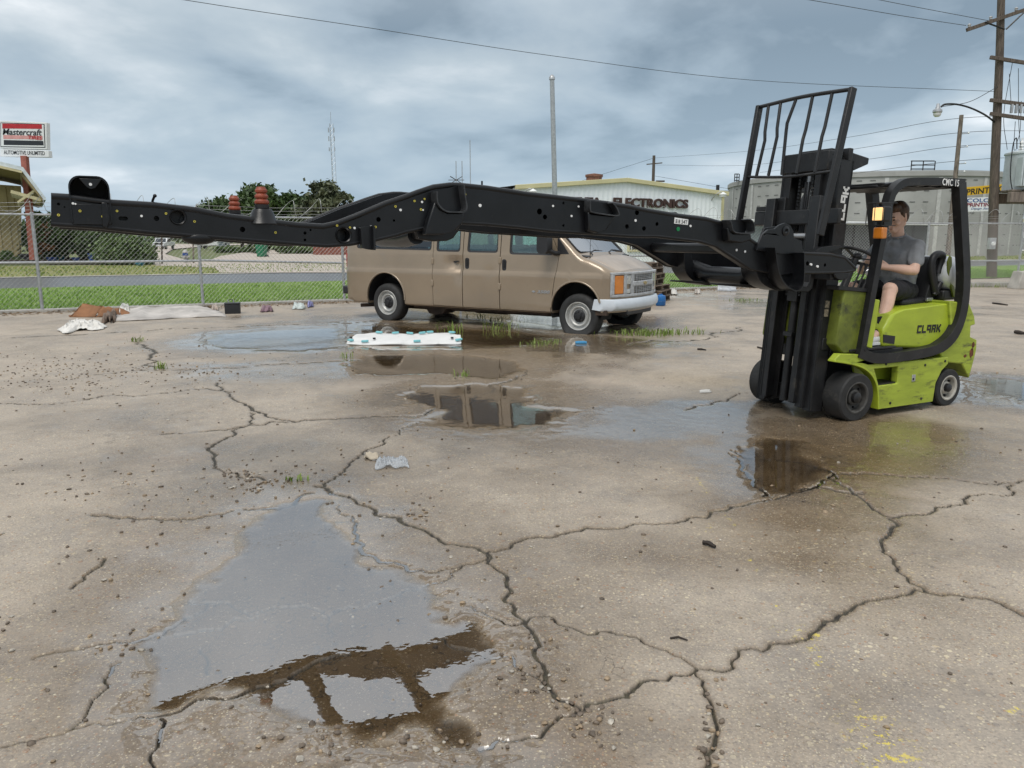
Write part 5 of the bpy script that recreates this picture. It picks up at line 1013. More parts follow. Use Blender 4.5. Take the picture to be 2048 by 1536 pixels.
# arch lips, liners, wheels
for nm, (ax, az, ar) in AR.items():
    for yy, s_ in ((VC-.985,1),(VC+.985,-1)):
        pts = [(ax+(ar+.006)*math.cos(math.radians(a)), yy-.002*s_, az+(ar+.006)*math.sin(math.radians(a))) for a in range(16 if nm == 'front' else -4,184,6)]
        B().tube(pts, .017, 8).build('wheel_arch', m_van, van, smooth=60)
        pr = [(ax+(ar+.02)*math.cos(math.radians(a)), az+(ar+.02)*math.sin(math.radians(a))) for a in range(-20,201,10)]; b = B()
        for y in (yy+.02*s_, yy+.42*s_): b.v += [(p[0], y, p[1]) for p in pr]
        n_ = len(pr); b.f = [(i,i+1,n_+i+1,n_+i) for i in range(n_-1)]+[tuple(n_+i for i in range(n_))]; b.build('wheel_well', m_dark, van, recalc=False)
def vwheel(x, zc, y, s_, R=.362, flat=.0):
    root = link('wheel', None, van); root.location = (x, y, zc)
    b = B(); w = .235; ri = .222
    b.lathe([(ri,-.0),(ri+.02,-.012),(R-.07,-.022),(R-.03,-.012),(R-.006,.012),(R,.035),(R,w-.03),(R-.02,w-.005),(ri,w)], 56, (0,0,0), 'y')
    nv_ = []
    for q in b.v:
        qx, qy, qz = q; d = max(0, -zc+.004-qz)
        if qz < -zc+.004: qz = -zc+.004
        fl = max(0, 1-(qz+zc)/.16)
        r_ = math.hypot(q[0], q[2]); bul = flat*fl*fl*math.sin(max(0,min(1,(R-r_+.04)/(R-ri)))*math.pi)
        nv_.append((qx*(1+.10*fl*flat/.03*.4), qy-bul*1.3 if qy < .11 else qy+bul, qz))
    b.v = nv_; b.build('tyre', m_rubber, root, smooth=40)
    b = B(); b.lathe([(ri+.012,-.004),(ri+.004,-.016),(ri-.006,-.012),(ri-.012,.02),(ri-.03,.05),(ri-.048,.052),(ri-.058,.02),(ri-.068,.012),(ri-.085,.02),(ri-.10,.045),(ri-.13,.05),(.05,.045),(0,.045)], 40, (0,0,0), 'y'); b.build('rim', m_rim, root, smooth=35)
    b = B(); b.lathe([(.105,.05),(.103,.030),(.085,.020),(.055,.012),(.048,-.010),(.04,-.022),(0,-.024)], 24, (0,0,0), 'y'); b.build('hub_cap', m_blkp, root, smooth=35)
    for k in range(8): a = k*math.pi/4; B().lathe([(.014,.02),(.014,.004),(0,.0)], 6, (.078*math.cos(a),0,.078*math.sin(a)), 'y').build('wheel_nut', m_blkp, root)
    if s_ < 0: root.rotation_euler = (0,0,math.pi)
    return root
vwheel(-.01,.285,.035,1,flat=.035); vwheel(-4.06,.335,.035,1,flat=.015); vwheel(-.01,.30,1.925,-1,flat=.02); vwheel(-4.06,.335,1.925,-1,flat=.015)
# underbody
B().box(-3.5,-.62,.12,1.84,.27,.33).build('sill_pan', m_under, van, bevel=.02); B().box(-4.9,-.6,.5,.62,.20,.30).build('chassis_rail', m_under, van, bevel=.01); B().box(-4.9,-.6,1.34,1.46,.20,.30).build('chassis_rail', m_under, van, bevel=.01)
B().extr([(-3.4,.30),(-3.28,.15),(-3.1,.13),(-2.95,.16),(-2.85,.30)], .3, .55).build('spring_mount', m_under, van, bevel=.01)
B().lathe([(.0,0),(.12,.02),(.14,.1),(.14,.8),(.12,.88),(0,.9)], 18, (-2.9,1.2,.25), 'x').build('fuel_tank', m_under, van, smooth=40); B().tube([(-4.06,.25,.33),(-4.06,1.7,.33)], .05, 10).ball((-4.06,.98,.33), .14).build('rear_axle', m_under, van, smooth=50)
B().tube([(-4.1,.30,.24),(-4.6,.22,.26),(-4.80,.10,.25)], .035, 10).build('exhaust_pipe', m_under, van, smooth=50)
# front: chrome face, lamps, grille, bumper -- all follow the bowed nose
def nose(y): k = abs(y-VC)/.95; return .705-.185*k**2.3
def bow(y0, y1, z0, z1, dx0, dx1, nm, mat, parent, n=14, bev=0, zf=None):
    b = B()
    for j in range(n+1):
        y = y0+(y1-y0)*j/n; x = nose(y)
        za, zb2 = (z0, z1)
        b.v += [(x+dx0,y,za),(x+dx1,y,za),(x+dx1,y,zb2),(x+dx0,y,zb2)]
    for j in range(n):
        for q in range(4): b.f.append((4*j+q,4*j+(q+1)%4,4*j+4+(q+1)%4,4*j+4+q))
    b.f += [(0,1,2,3),tuple(4*n+q for q in (3,2,1,0))]; return b.build(nm, mat, parent, bevel=bev)
y0_, y1_ = .075, 1.885
face = link('grille_panel', None, van); m_gr = M('faded_grille', (.42,.43,.44), .45, .15, .15, 12, .03, 50, dirt=((.2,.19,.18),.12,12)); m_chrome0 = m_chrome; m_chrome = m_gr
bow(y0_,y1_,.955,.995,-.06,.030,'top_bar',m_chrome,face,bev=.008); bow(y0_,y1_,.605,.645,-.06,.030,'bottom_bar',m_chrome,face,bev=.008)
bow(y0_,y1_,.61,.99,-.07,-.018,'backing',m_dark,face)
for ya, yb in ((y0_,y0_+.045),(y1_-.045,y1_),(.335,.40),(1.56,1.625),(.52,.60),(1.36,1.44)): bow(ya,yb,.62,.985,-.04,.026,'upright_bar',m_chrome,face,n=2,bev=.006)
bow(.56,1.40,.765,.845,-.03,.036,'centre_bar',m_chrome,face,bev=.012)
for ya, yb in ((.335,.56),(1.40,1.625)): bow(ya,yb,.70,.725,-.03,.018,'lamp_divider',m_chrome,face,n=3)
for z in (.675,.70,.725,.75,.87,.895,.92,.94): bow(.58,1.38,z,z+.008,-.02,.012,'grille_bar',m_chrome,face)
for k in range(9): yy = .62+k*.09; bow(yy,yy+.012,.65,.765,-.02,.010,'grille_bar',m_chrome,face,n=1); bow(yy,yy+.012,.845,.955,-.02,.010,'grille_bar',m_chrome,face,n=1)
m_chrome = m_chrome0; m_head = M('head_lamp_lens', (.55,.57,.56), .18, .4, .2, 25, coat=.6)
for s_ in (1,-1):
    Y = lambda a: a if s_ > 0 else 2*VC-a
    for ya, yb, za, zb2, nm, mt in ((.135,.325,.655,.945,'indicator_lamp',m_amber),(.405,.515,.80,.945,'head_lamp',m_head),(.405,.515,.655,.715,'parking_lamp',m_head)):
        a, c = sorted((Y(ya),Y(yb))); bow(a,c,za,zb2,-.03,.022,nm,mt,van,n=3,bev=.010)
em = [(-.085,0),(-.06,.022),(-.03,.022),(-.03,.036),(.03,.036),(.03,.018),(.085,.018),(.06,-.022),(.03,-.022),(.03,-.036),(-.03,-.036),(-.03,-.018)]
B().extr([(VC+a, .805+c*.8) for a, c in em], nose(VC)+.034, nose(VC)+.046, 'x').build('emblem', M('emblem_gold', (.42,.33,.16), .35, .6), van, bevel=.003)
# bumper
b = B(); n_ = 26; prof = [(-.16,.40),(-.02,.385),(.035,.42),(.05,.47),(.035,.545),(.01,.575),(-.12,.575)]
for j in range(n_+1):
    t_ = j/n_; y = -.005+1.97*t_; k = abs(t_*2-1); x = .735-.20*k**2.6-(.13*max(0,(k-.93)/.07)**1.5)
    b.v += [(x+dx, y, z) for dx, z in prof]
m_ = len(prof)
for j in range(n_):
    for q in range(m_): b.f.append((j*m_+q,j*m_+(q+1)%m_,(j+1)*m_+(q+1)%m_,(j+1)*m_+q))
b.f += [tuple(range(m_)),tuple(n_*m_+q for q in range(m_))[::-1]]; b.build('front_bumper', m_bumper, van, bevel=.008)
B().box(.30,.66,.45,1.5,.29,.40).build('air_dam', m_blkp, van, bevel=.02); bow(.10,1.86,.575,.61,-.10,-.03,'bumper_gap',m_dark,van)
B().box(.30,.50,.02,.10,.32,.40).build('bumper_bracket', m_under, van)
# rear bumper, lamps
B().box(-5.24,-5.06,.06,1.90,.46,.62).build('rear_bumper', m_blkp, van, bevel=.03); B().box(-5.12,-5.09,.075,.17,.9,1.25).build('tail_lamp', M('red_lens', (.35,.02,.015), .25, coat=.5), van, bevel=.01)
B().box(-5.13,-5.09,1.79,1.885,.9,1.25).build('tail_lamp', MATS['red_lens'], van, bevel=.01)
# handles, hinges, mirror, badge
def handle(x, z, par):
    y = VC-ys(z)*1.0; h = B().extr(rrect(x-.042,x+.042,z-.095,z+.095,.035), y-.006, y+.02).build('handle', m_blkp, par, bevel=.004); B().extr(rrect(x-.020,x+.022,z-.045,z+.07,.015), y-.016, y-.004).build('handle_grip', m_dark, h, bevel=.003)
handle(-1.415,1.085,parts['front_door']); handle(-2.185,1.10,parts['side_door'])
for x, z in ((-1.503,1.16),(-1.503,.72),(-2.945,1.13),(-2.945,.74)): y = VC-ys(z); B().box(x-.028,x+.028,y-.016,y+.01,z-.055,z+.055).build('door_hinge', m_van, van, bevel=.008)
mp_ = VN.loc(1090,490,-.16); mx_ = mp_[0]
B().extr(rrect(mx_-.095,mx_+.105,1.285,1.60,.075,5), VC-1.25, VC-1.08).build('mirror', m_blkp, van, bevel=.03, seg=3); B().tube([(mx_+.06,VC-1.14,1.34),(mx_+.12,VC-1.02,1.29),(mx_+.16,VC-.94,1.29)], .038, 10).build('mirror_arm', m_blkp, van, smooth=60)
bg_ = VN.loc(1068,584,0); yb = VC-ys(.66)-.004
text('door_badge', '3500', .24, .05, m_chrome, van, (bg_[0]+.07,yb,.635), (1,0,0), (0,0,1), .004, .02, .25); B().extr([(bg_[0]+.0+a*.45, .66+c*.45) for a, c in em], yb-.004, yb+.004).build('badge', m_chrome, van)
# the tear in the dented door
B().add([(-2.56,VC-.905,1.13),(-2.45,VC-.895,1.155),(-2.38,VC-.925,1.135),(-2.47,VC-.93,1.10)], [(0,1,2,3)]).build('door_tear', m_dark, van)
# seats
for x in (-1.15,-2.2,-3.1,-3.95):
    for y in ((.32,.95),(1.05,1.68)):
        se = B().box(x-.25,x+.25,y[0],y[1],.78,.92).build('seat', m_vin, van, bevel=.04); B().extr([(x-.30,.85),(x-.18,.85),(x-.30,1.42),(x-.42,1.42)], y[0], y[1]).build('seat_back', m_vin, se, bevel=.04)
B().tube([(-.42+.20*math.cos(t_)*.4, 1.40+.19*math.sin(t_), 1.22+.19*math.cos(t_)) for t_ in [2*math.pi*k/20 for k in range(20)]], .014, 6, closed=True).build('steering_wheel', m_blkp, van, smooth=60)
B().box(-.35,-.02,.10,1.86,.95,1.22).build('dashboard', m_vin, van, bevel=.05)
# ================================================================== ACROSS THE ROAD, LEFT
def foliage(name, ells, n, leaf, mats, parent=None, clump=.35, seed=1, flat=1.0, fill=.5):
    rg = np.random.default_rng(seed); tot = sum(e[1][0]*e[1][2] for e in ells); V = []; F = []; MI = []
    for c, r in ells:
        m = int(n*r[0]*r[2]/tot); nc = max(6, m//26)
        d = rg.normal(size=(nc,3)); d /= np.linalg.norm(d, axis=1)[:,None]; rad_ = rg.uniform(fill, 1.0, (nc,1))**.6; cc = np.array(c)+d*rad_*np.array(r); shade = rg.integers(0, len(mats), nc)
        k = rg.integers(0, nc, m); p = cc[k]+rg.normal(size=(m,3))*clump*np.array([1,1,.7])*min(r); a = rg.normal(size=(m,3)); a /= np.linalg.norm(a, axis=1)[:,None]; b_ = np.cross(a, rg.normal(size=(m,3))); b_ /= np.linalg.norm(b_, axis=1)[:,None]
        s = leaf*rg.uniform(.5, 1.3, (m,1)); q = np.stack([p-a*s, p+b_*s*.55, p+a*s, p-b_*s*.55], 1); q[:,:,2] = np.maximum(q[:,:,2], .02)
        n0 = sum(len(v) for v in V); V.append(q.reshape(-1,3)); F.append(n0+np.arange(4*m).reshape(-1,4)); MI.append(shade[k])
    V = np.concatenate(V); F = np.concatenate(F); MI = np.concatenate(MI); me_ = bpy.data.meshes.new(name); me_.from_pydata(V.tolist(), [], F.tolist())
    for m_ in mats: me_.materials.append(m_)
    me_.polygons.foreach_set('material_index', MI.astype(np.int32)); return link(name, me_, parent)
lf = [leafmat('leaf_dark', (.065,.105,.034), (.042,.072,.024), .5, .4), leafmat('leaf_mid', (.080,.135,.034), (.055,.095,.026), .5, .4), leafmat('leaf_light', (.10,.16,.035), (.065,.115,.026), .5, .5)]
lo = [leafmat('leaf_olive', (.11,.125,.06), (.07,.085,.04), .55, .3), leafmat('leaf_olive_dark', (.06,.075,.035), (.04,.05,.024), .55, .3)]
m_bark = M('bark', (.085,.065,.05), .9, 0, .3, 4, .3, 20)
def limb_tree(name, label, base, h, crown, n, leaf, mats, seed, trunk_r=.3, group=None, clump=.22):
    r = thing(name, label, 'tree', base, 0, group); rg = random.Random(seed)
    b = B(); top = Vector((0,0,h*.6)); b.tube([(0,0,-.3),(.1,0,h*.2),(0,.1,h*.42),tuple(top)], [trunk_r*1.3,trunk_r,trunk_r*.8,trunk_r*.45], 9)
    for k, (c, rr_) in enumerate(crown):
        s_ = Vector((0,.05,h*(.25+.05*(k%4)))); e_ = Vector(c); b.tube([s_, s_.lerp(e_,.5)+Vector((0,0,h*.04)), e_], [trunk_r*.5,trunk_r*.3,trunk_r*.1], 6)
    b.build('trunk', m_bark, r, smooth=50); foliage('crown', crown, n, leaf, mats, r, clump, seed); return r
# trees behind the road
def tree_at(u, vtop, Y, wpx, label, n, mats, seed, leaf=.3, lobes=7, name='broadleaf_tree', tall=1.0, clump=.22, fill=.4):
    p = AT(u, vtop, Y); h = float(p[2]); w = wpx/FPX*Y/2; rg = random.Random(seed); cr = []
    for k in range(lobes):
        a = rg.uniform(0,6.28); rr_ = w*rg.uniform(.32,.5); d = (w-rr_)*rg.uniform(.3,1.0); z = h*rg.uniform(.38,.72) if k > 1 else h-rr_*.8
        cr.append(((math.cos(a)*d, math.sin(a)*d*.6, min(z, h-rr_*.75)), (rr_, rr_*.9, rr_*.75*tall)))
    return limb_tree(name, label, (p[0], Y, -.05), h, cr, n, leaf, mats, seed, max(.15,h*.03), 'trees across the road', clump)
tree_at(553, 369, 120, 175, 'round dense dark tree behind the bump stops', 10000, lf[:2], 11, .42, 9)
tree_at(478, 393, 125, 170, 'broad low dark tree left of the round dense one', 9000, lf[:2], 12, .42, 9)
tree_at(640, 356, 110, 150, 'open ragged olive tree beside the radio mast', 7500, lo, 13, .36, 13, clump=.2)
tree_at(690, 388, 112, 46, 'small sparse tree right of the radio mast', 900, lo+lf[1:2], 14, .3, 5, clump=.2)
tree_at(605, 396, 130, 150, 'low dark tree filling under the ragged olive tree', 8000, lf[:2], 15, .42, 8)
tree_at(430, 408, 140, 90, 'dark tree nearest the small floodlight', 6000, lf[:2], 16, .42, 7)
for u, vt, w_, s_ in ((2010,420,60,31),(2070,412,80,32),(2120,418,80,33)): tree_at(u, vt, 150, w_, f'dark distant tree beyond the white shed, {("left","middle","right")[s_-31]} of its row', 1800, lf[:2], s_, .5, 7)
# a low wood closes the horizon all round
ell = []; rg = random.Random(5)
for k in range(150):
    a = math.radians(rg.uniform(-60, 60)); d = rg.uniform(300, 420); hh = rg.uniform(5, 9); ell.append(((math.sin(a)*d, math.cos(a)*d, hh*.5), (rg.uniform(7,14), 6, hh*.55)))
stuff(tag(foliage('distant_wood', ell, 26000, 1.1, lf[:2]+lo[1:], None, .3, 3), 'low dark line of far-off woods along the horizon', 'wood'))
# sign on its leaning red post
m_redpost = M('red_oxide_post', (.33,.105,.075), .7, 0, .15, 3, dirt=((.12,.06,.05),.1,3)); m_sgn = M('sign_white', (.74,.75,.75), .4, 0, .04, 2); m_red = M('sign_red', (.46,.022,.03), .45); m_pink = M('sign_pink', (.66,.33,.31), .45); m_navy = M('sign_black', (.02,.023,.03), .45)
SY = 51.8; sg = thing('pole_sign', 'white tyre shop sign with red bars on a leaning red post', 'sign', (AT(68,526,SY)[0], SY, 0))
so_ = np.array([AT(68,526,SY)[0], SY, 0]); SP_ = lambda u, v, dy=0: tuple(AT(u, v, SY)-so_+np.array([0,dy,0]))
B().bar(SP_(68,530), SP_(49,312), .36, .36).build('post', m_redpost, sg, bevel=.02)
def sgn_board(u0, v0, u1, v1, u1t, d0, d1, nm, mat, sk=0):    # quad board, right end dropping a little
    b = B(); P = [SP_(u0,v0), SP_(u1t,v0+sk), SP_(u1,v1+sk*.5), SP_(u0,v1)]; b.v = [(p[0],d0,p[2]) for p in P]+[(p[0],d1,p[2]) for p in P]; b.f = [(0,1,2,3),(7,6,5,4)]+[(i,4+i,4+(i+1)%4,(i+1)%4) for i in range(4)]; return b.build(nm, mat, sg, bevel=.02)
sgn_board(-1,241,94,297,93,0,.4,'sign_case',m_sgn,4); sgn_board(0,298,98,313,97,0,.4,'name_case',m_sgn,3)
sgn_board(1,245,91,294,89,-.012,-.002,'sign_rim',m_navy,3); sgn_board(2.5,246.5,89.5,292.5,87.5,-.022,-.013,'sign_face',m_sgn,3)
sgn_board(5,247,84.5,257,84,-.03,-.023,'red_bar',m_red,2); sgn_board(7,270,86,278,85.5,-.03,-.023,'pink_bar',m_pink,2); sgn_board(8,280,88,290,87,-.03,-.023,'black_bar',m_navy,2)
def sgn_text(body, u0, v0, u1, v1, mat, shear, d=-.035, drop=2, bold=.008):
    a = Vector(SP_(u0,v1)); c = Vector(SP_(u1,v1+drop)); h_ = (Vector(SP_(u0,v0))-a).length; a.y = d; c.y = d; text('sign_lettering', body, (c-a).length, h_, mat, sg, a, c-a, (0,0,1), .006, bold, shear, .96)
sgn_text('Mastercraft', 6,257,85,269.5,m_navy,.25,bold=.012); sgn_text('TIRES', 58,271,85.5,278.5,m_red,.25,-.045); sgn_text('AUTOMOTIVE UNLIMITED', 8,300.5,90,308.5,m_navy,0,-.005,2,.008)
# tan building with the broad canopy roof
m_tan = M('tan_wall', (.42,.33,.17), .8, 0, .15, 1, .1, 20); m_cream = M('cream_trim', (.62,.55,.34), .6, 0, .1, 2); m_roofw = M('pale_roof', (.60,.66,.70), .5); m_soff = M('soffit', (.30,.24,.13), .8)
BY = 56; tb_ = thing('tan_building', 'tan shop building with a wide sloping canopy roof behind the sign', 'building', (AT(0,526,BY)[0], BY, 0)); bo = np.array([AT(0,526,BY)[0], BY, 0]); TP = lambda u, v, Y=BY: tuple(AT(u, v, Y)-bo)
x1 = TP(42,500)[0]
for k, uu in enumerate((4,24,38)): xx = TP(uu,500)[0]; B().box(xx-.16,xx+.16,-.14,.0,0,TP(40,374)[2]).build('pilaster', m_tan, tb_, bevel=.02)
D_ = np.array([-.53,.85,0])*13                               # the roof runs back along the line of sight
def slab(px, nm, mat, Yf=50, dd=D_, th=None):
    P = [np.array(TP(u, v, Yf)) for u, v in px]; n = len(P); b = B(); b.v = [tuple(p) for p in P]+[tuple(p+dd) for p in P]; tri = tessellate_polygon([[Vector((p[0],p[2],0)) for p in P]])
    b.f = [tuple(t_) for t_ in tri]+[tuple(i+n for i in reversed(t_)) for t_ in tri]+[(i,(i+1)%n,n+(i+1)%n,n+i) for i in range(n)]; return b.build(nm, mat, tb_)
slab([(-140,300),(0,323),(46,334),(92,396),(92,400),(88,400),(43,341),(0,331),(-140,309)], 'roof', m_roofw)
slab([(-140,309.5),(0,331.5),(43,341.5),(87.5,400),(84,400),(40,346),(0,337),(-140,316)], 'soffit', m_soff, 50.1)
slab([(-140,534),(42,529),(42,372),(-140,360)], 'wall', m_tan, 55.9)
slab([(-140,310),(0,331),(44,342),(44,346),(0,336),(-140,315)], 'fascia', m_cream, 49.9, D_*.012)
for k in range(5):
    dd = D_*(.06+.22*k); a = np.array(TP(40,372,50))+dd; c = np.array(TP(84,399,50))+dd; B().bar(tuple(a+np.array([-.6,0,-.3])), tuple(c), .14, .2).build('rafter', m_cream, tb_, bevel=.01); c2 = np.array(TP(70,380,50))+dd; w3 = np.array(TP(36,404,50))+dd; B().bar(tuple(w3), tuple(c2), .12, .14).build('roof_brace', m_cream, tb_, bevel=.01)
# hedge, bush, timbers, pots and tyres in front of it
def ground_obj(u, v): g = G(u, v); return g
hb = thing('hedge', 'tall dark tangled hedge behind the sign post', 'hedge', (AT(160,528,57)[0], 57, 0))
el = []; rg = random.Random(9)
for k in range(26): u = 70+rg.random()*190; q = AT(u, 470, 57); el.append(((q[0]-hb.location.x, rg.uniform(-1,1.6), rg.uniform(.5,3.0)), (rg.uniform(.5,1.1),.8,rg.uniform(.5,1.1))))
foliage('foliage', el, 11000, .17, lf, hb, .38, 21, fill=.3)
for c, r_ in el[::3]: B().tube([(c[0],c[1],0),(c[0]+.15,c[1],c[2])], [.05,.02], 5).build('stem', m_bark, hb)
hb2 = thing('red_leaf_shrub', 'shrub with rusty red leaves at the end of the hedge', 'shrub', (AT(78,450,55)[0], 55, 0)); m_rust = [leafmat('leaf_rust', (.20,.075,.02), (.12,.05,.015)), lf[2]]
foliage('foliage', [((0,0,2.1),(.5,.4,.7)),((.4,.2,1.6),(.5,.4,.7)),((-.3,0,1.2),(.4,.4,.9))], 700, .14, m_rust, hb2, .4, 22, fill=.3); B().tube([(0,0,0),(.05,0,1),(0,0,2)], [.06,.05,.02], 6).build('stem', m_bark, hb2)
gb = G(252,531); bu = thing('round_bush', 'rounded bright green bush at the end of the timber edging', 'bush', (gb[0], gb[1], 0))
w_ = 50/FPX*48; foliage('foliage', [((0,0,.85),(w_,w_*.8,1.0)),((-.5,0,.7),(w_*.75,w_*.7,.8)),((.55,.1,.65),(w_*.7,w_*.7,.75)),((.1,0,1.25),(w_*.6,w_*.6,.6))], 7500, .11, [lf[2],lf[2],lf[1]], bu, .22, 23, fill=.55)
B().tube([(0,0,-.05),(0,0,.8)], [.08,.04], 6).build('stem', m_bark, bu)
ce = thing('climbing_weeds', 'pale green weeds at the corner of the tan building', 'plant', (AT(10,520,52)[0], 52, 0)); foliage('foliage', [((0,0,.35),(.5,.3,.45)),((.5,0,.3),(.35,.3,.35))], 500, .12, [lf[2],lf[1]], ce, .4, 24, fill=.2)
m_tie = M('tarred_timber', (.035,.026,.02), .85, 0, .3, 3, .3, 20)
for i, (u0, u1, v, h_, dy) in enumerate(((-40,95,529,.28,0),(98,210,530,.26,0),(212,300,530,.24,0),(85,180,523,.26,1.6),(182,232,522,.24,1.7))):
    p, q = G(u0, v), G(u1, v); o = B().bar((p[0],p[1]+dy,h_/2),(q[0],q[1]+dy,h_/2),.24,h_).build('landscape_timber', m_tie, bevel=.02)
    tag(o, ('black timber edging lying under the sign post','black timber edging in the front row before the hedge','black timber edging running under the round bush','black timber of the back row nearest the red post','short black timber of the back row behind the bush')[i], 'timber', 'timbers edging the planting bed')
m_blue = M('blue_plastic', (.015,.05,.22), .45, 0, .1, 5); m_teal = M('teal_plastic', (.02,.15,.24), .5)
for i, (u, v, r_, h_, mt) in enumerate(((104,521,.32,.32,m_blue),(122,519,.30,.42,m_teal),(152,521,.24,.30,m_blue),(188,523,.33,.62,m_blue),(280,530,.24,.22,m_teal))):
    g = G(u, v+3); o = B().lathe([(r_*.72,0),(r_,h_),(r_*1.06,h_),(r_*1.06,h_-.05),(r_*.94,h_-.05),(r_*.66,.05),(0,.05)], 16, (g[0],g[1],0)).build('plant_tub', mt, smooth=40)
    tag(o, ('squat blue plastic tub on the planting bed nearest the sign post','teal plastic tub standing between two blue tubs','small blue tub in front of the hedge middle','tall blue tub leaning by the round bush','small teal tub at the foot of the round bush')[i], 'tub', 'tubs on the planting bed')
for i, (u, v) in enumerate(((36,517),(50,517),(44,505))):
    g = G(u, 524); zz = .12 if i < 2 else .36; o = B().lathe([(.30,-.1),(.36,-.07),(.38,0),(.36,.07),(.30,.1),(.22,.07),(.22,-.07)], 20, (g[0]+.0,g[1]+.5,zz+.02), 'z', closed=True).build('old_tyre', m_rubber, smooth=50)
    o.scale = (1.3,1.3,1.3); o.location = (-.3*g[0],-.3*(g[1]+.5),-.3*(zz+.02)+.05); tag(o, ('old tyre on the ground at the corner of the tan building','old tyre on the ground against the red sign post','old tyre lying on top of two others')[i], 'tyre', 'pile of old tyres')
# hydrant, wheelie bin, little sign, posts
g = G(372,527); hy = thing('fire_hydrant', 'grey fire hydrant with blue collar at the edge of the drive', 'hydrant', (g[0], g[1], 0)); m_hyd = M('hydrant_grey', (.42,.41,.38), .6, 0, .15, 8); m_hblue = M('hydrant_blue', (.03,.08,.30), .5)
B().lathe([(.22,0),(.22,.05),(.15,.06),(.15,.52),(.13,.54)], 16).build('barrel', m_hyd, hy, smooth=35); B().lathe([(.17,.52),(.17,.68),(.15,.70)], 16).build('collar', m_hblue, hy, smooth=35); B().lathe([(.19,.69),(.19,.73),(.15,.80),(.08,.87),(.03,.89),(.03,.94),(0,.94)], 16).build('bonnet', m_hyd, hy, smooth=35)
for a in ((1,0),(-1,0),(0,-1)): B().tube([(a[0]*.1,a[1]*.1,.42),(a[0]*.26,a[1]*.26,.42)], .075, 10).build('outlet', m_hyd, hy, smooth=40)
B().tube([(.1,-.15,.3),(.28,-.22,.24)], .06, 8).build('hose_cap', m_blkp, hy, smooth=40)
g = G(524,515); wb = thing('wheelie_bin', 'green wheelie bin standing on the pale drive', 'bin', (g[0], g[1], 0), -.15); m_bin = M('green_bin', (.012,.16,.075), .5, 0, .08, 4); s_ = 1.25
b = B(); b.v = [(x*s_,y*s_,z*s_) for x,y,z in ((-.24,-.27,.06),(.24,-.27,.06),(.24,.27,.06),(-.24,.27,.06),(-.31,-.34,.92),(.31,-.34,.92),(.31,.36,.92),(-.31,.36,.92))]; b.f = [(0,3,2,1),(4,5,6,7),(0,1,5,4),(1,2,6,5),(2,3,7,6),(3,0,4,7)]; b.build('tub', m_bin, wb, bevel=.03)
B().extr([(-.36*s_,.92*s_),(.36*s_,.92*s_),(.34*s_,.98*s_),(.2*s_,1.02*s_),(-.3*s_,1.0*s_)], -.36*s_, .38*s_).build('lid', m_bin, wb, bevel=.02); B().tube([(-.3,.46*s_,.95*s_),(.3,.46*s_,.95*s_)], .025, 8).build('handle', m_bin, wb)
for x in (-.30,.34): B().lathe([(.02,-.03),(.13,-.03),(.13,.03),(.02,.03)], 16, (x*s_,.22*s_,.13), 'x').build('wheel', m_rubber, wb, smooth=40)
g = G(447,499); ys_ = thing('yard_sign', 'small white notice board on legs beside the drive', 'sign', (g[0], g[1], 0)); k_ = g[1]/FPX
B().box(-11*k_,11*k_,-.04,.04,6*k_,18*k_).build('board', m_white, ys_, bevel=.01)
for x in (-10,10): B().box((x-1)*k_,(x+1)*k_,-.03,.03,0,7*k_).build('leg', m_white, ys_)
B().box(4*k_,7*k_,-.06,-.045,9*k_,12*k_).build('printed_mark', m_text_k, ys_); B().box(-8*k_,2*k_,-.06,-.045,8*k_,10*k_).build('printed_mark', M('print_blue', (.2,.3,.42), .6), ys_); B().box(-8*k_,0*k_,-.06,-.045,12*k_,14*k_).build('printed_mark', MATS['print_blue'], ys_)
for i, (u, v, vt, mt) in enumerate(((324,529,462,m_wood),(387,528,470,m_woodg),(482,501,480,m_wood))):
    g = G(u, v); t_ = AT(u-1, vt, g[1]); o = B().tube([(g[0],g[1],-.1),(t_[0],g[1],t_[2])], .055, 8).build('slender_post', mt, smooth=50); tag(o, ('slender dark post beside the round bush','grey wooden post behind the fire hydrant','thin dark post near the small white notice board')[i], 'post', 'slender posts across the road')
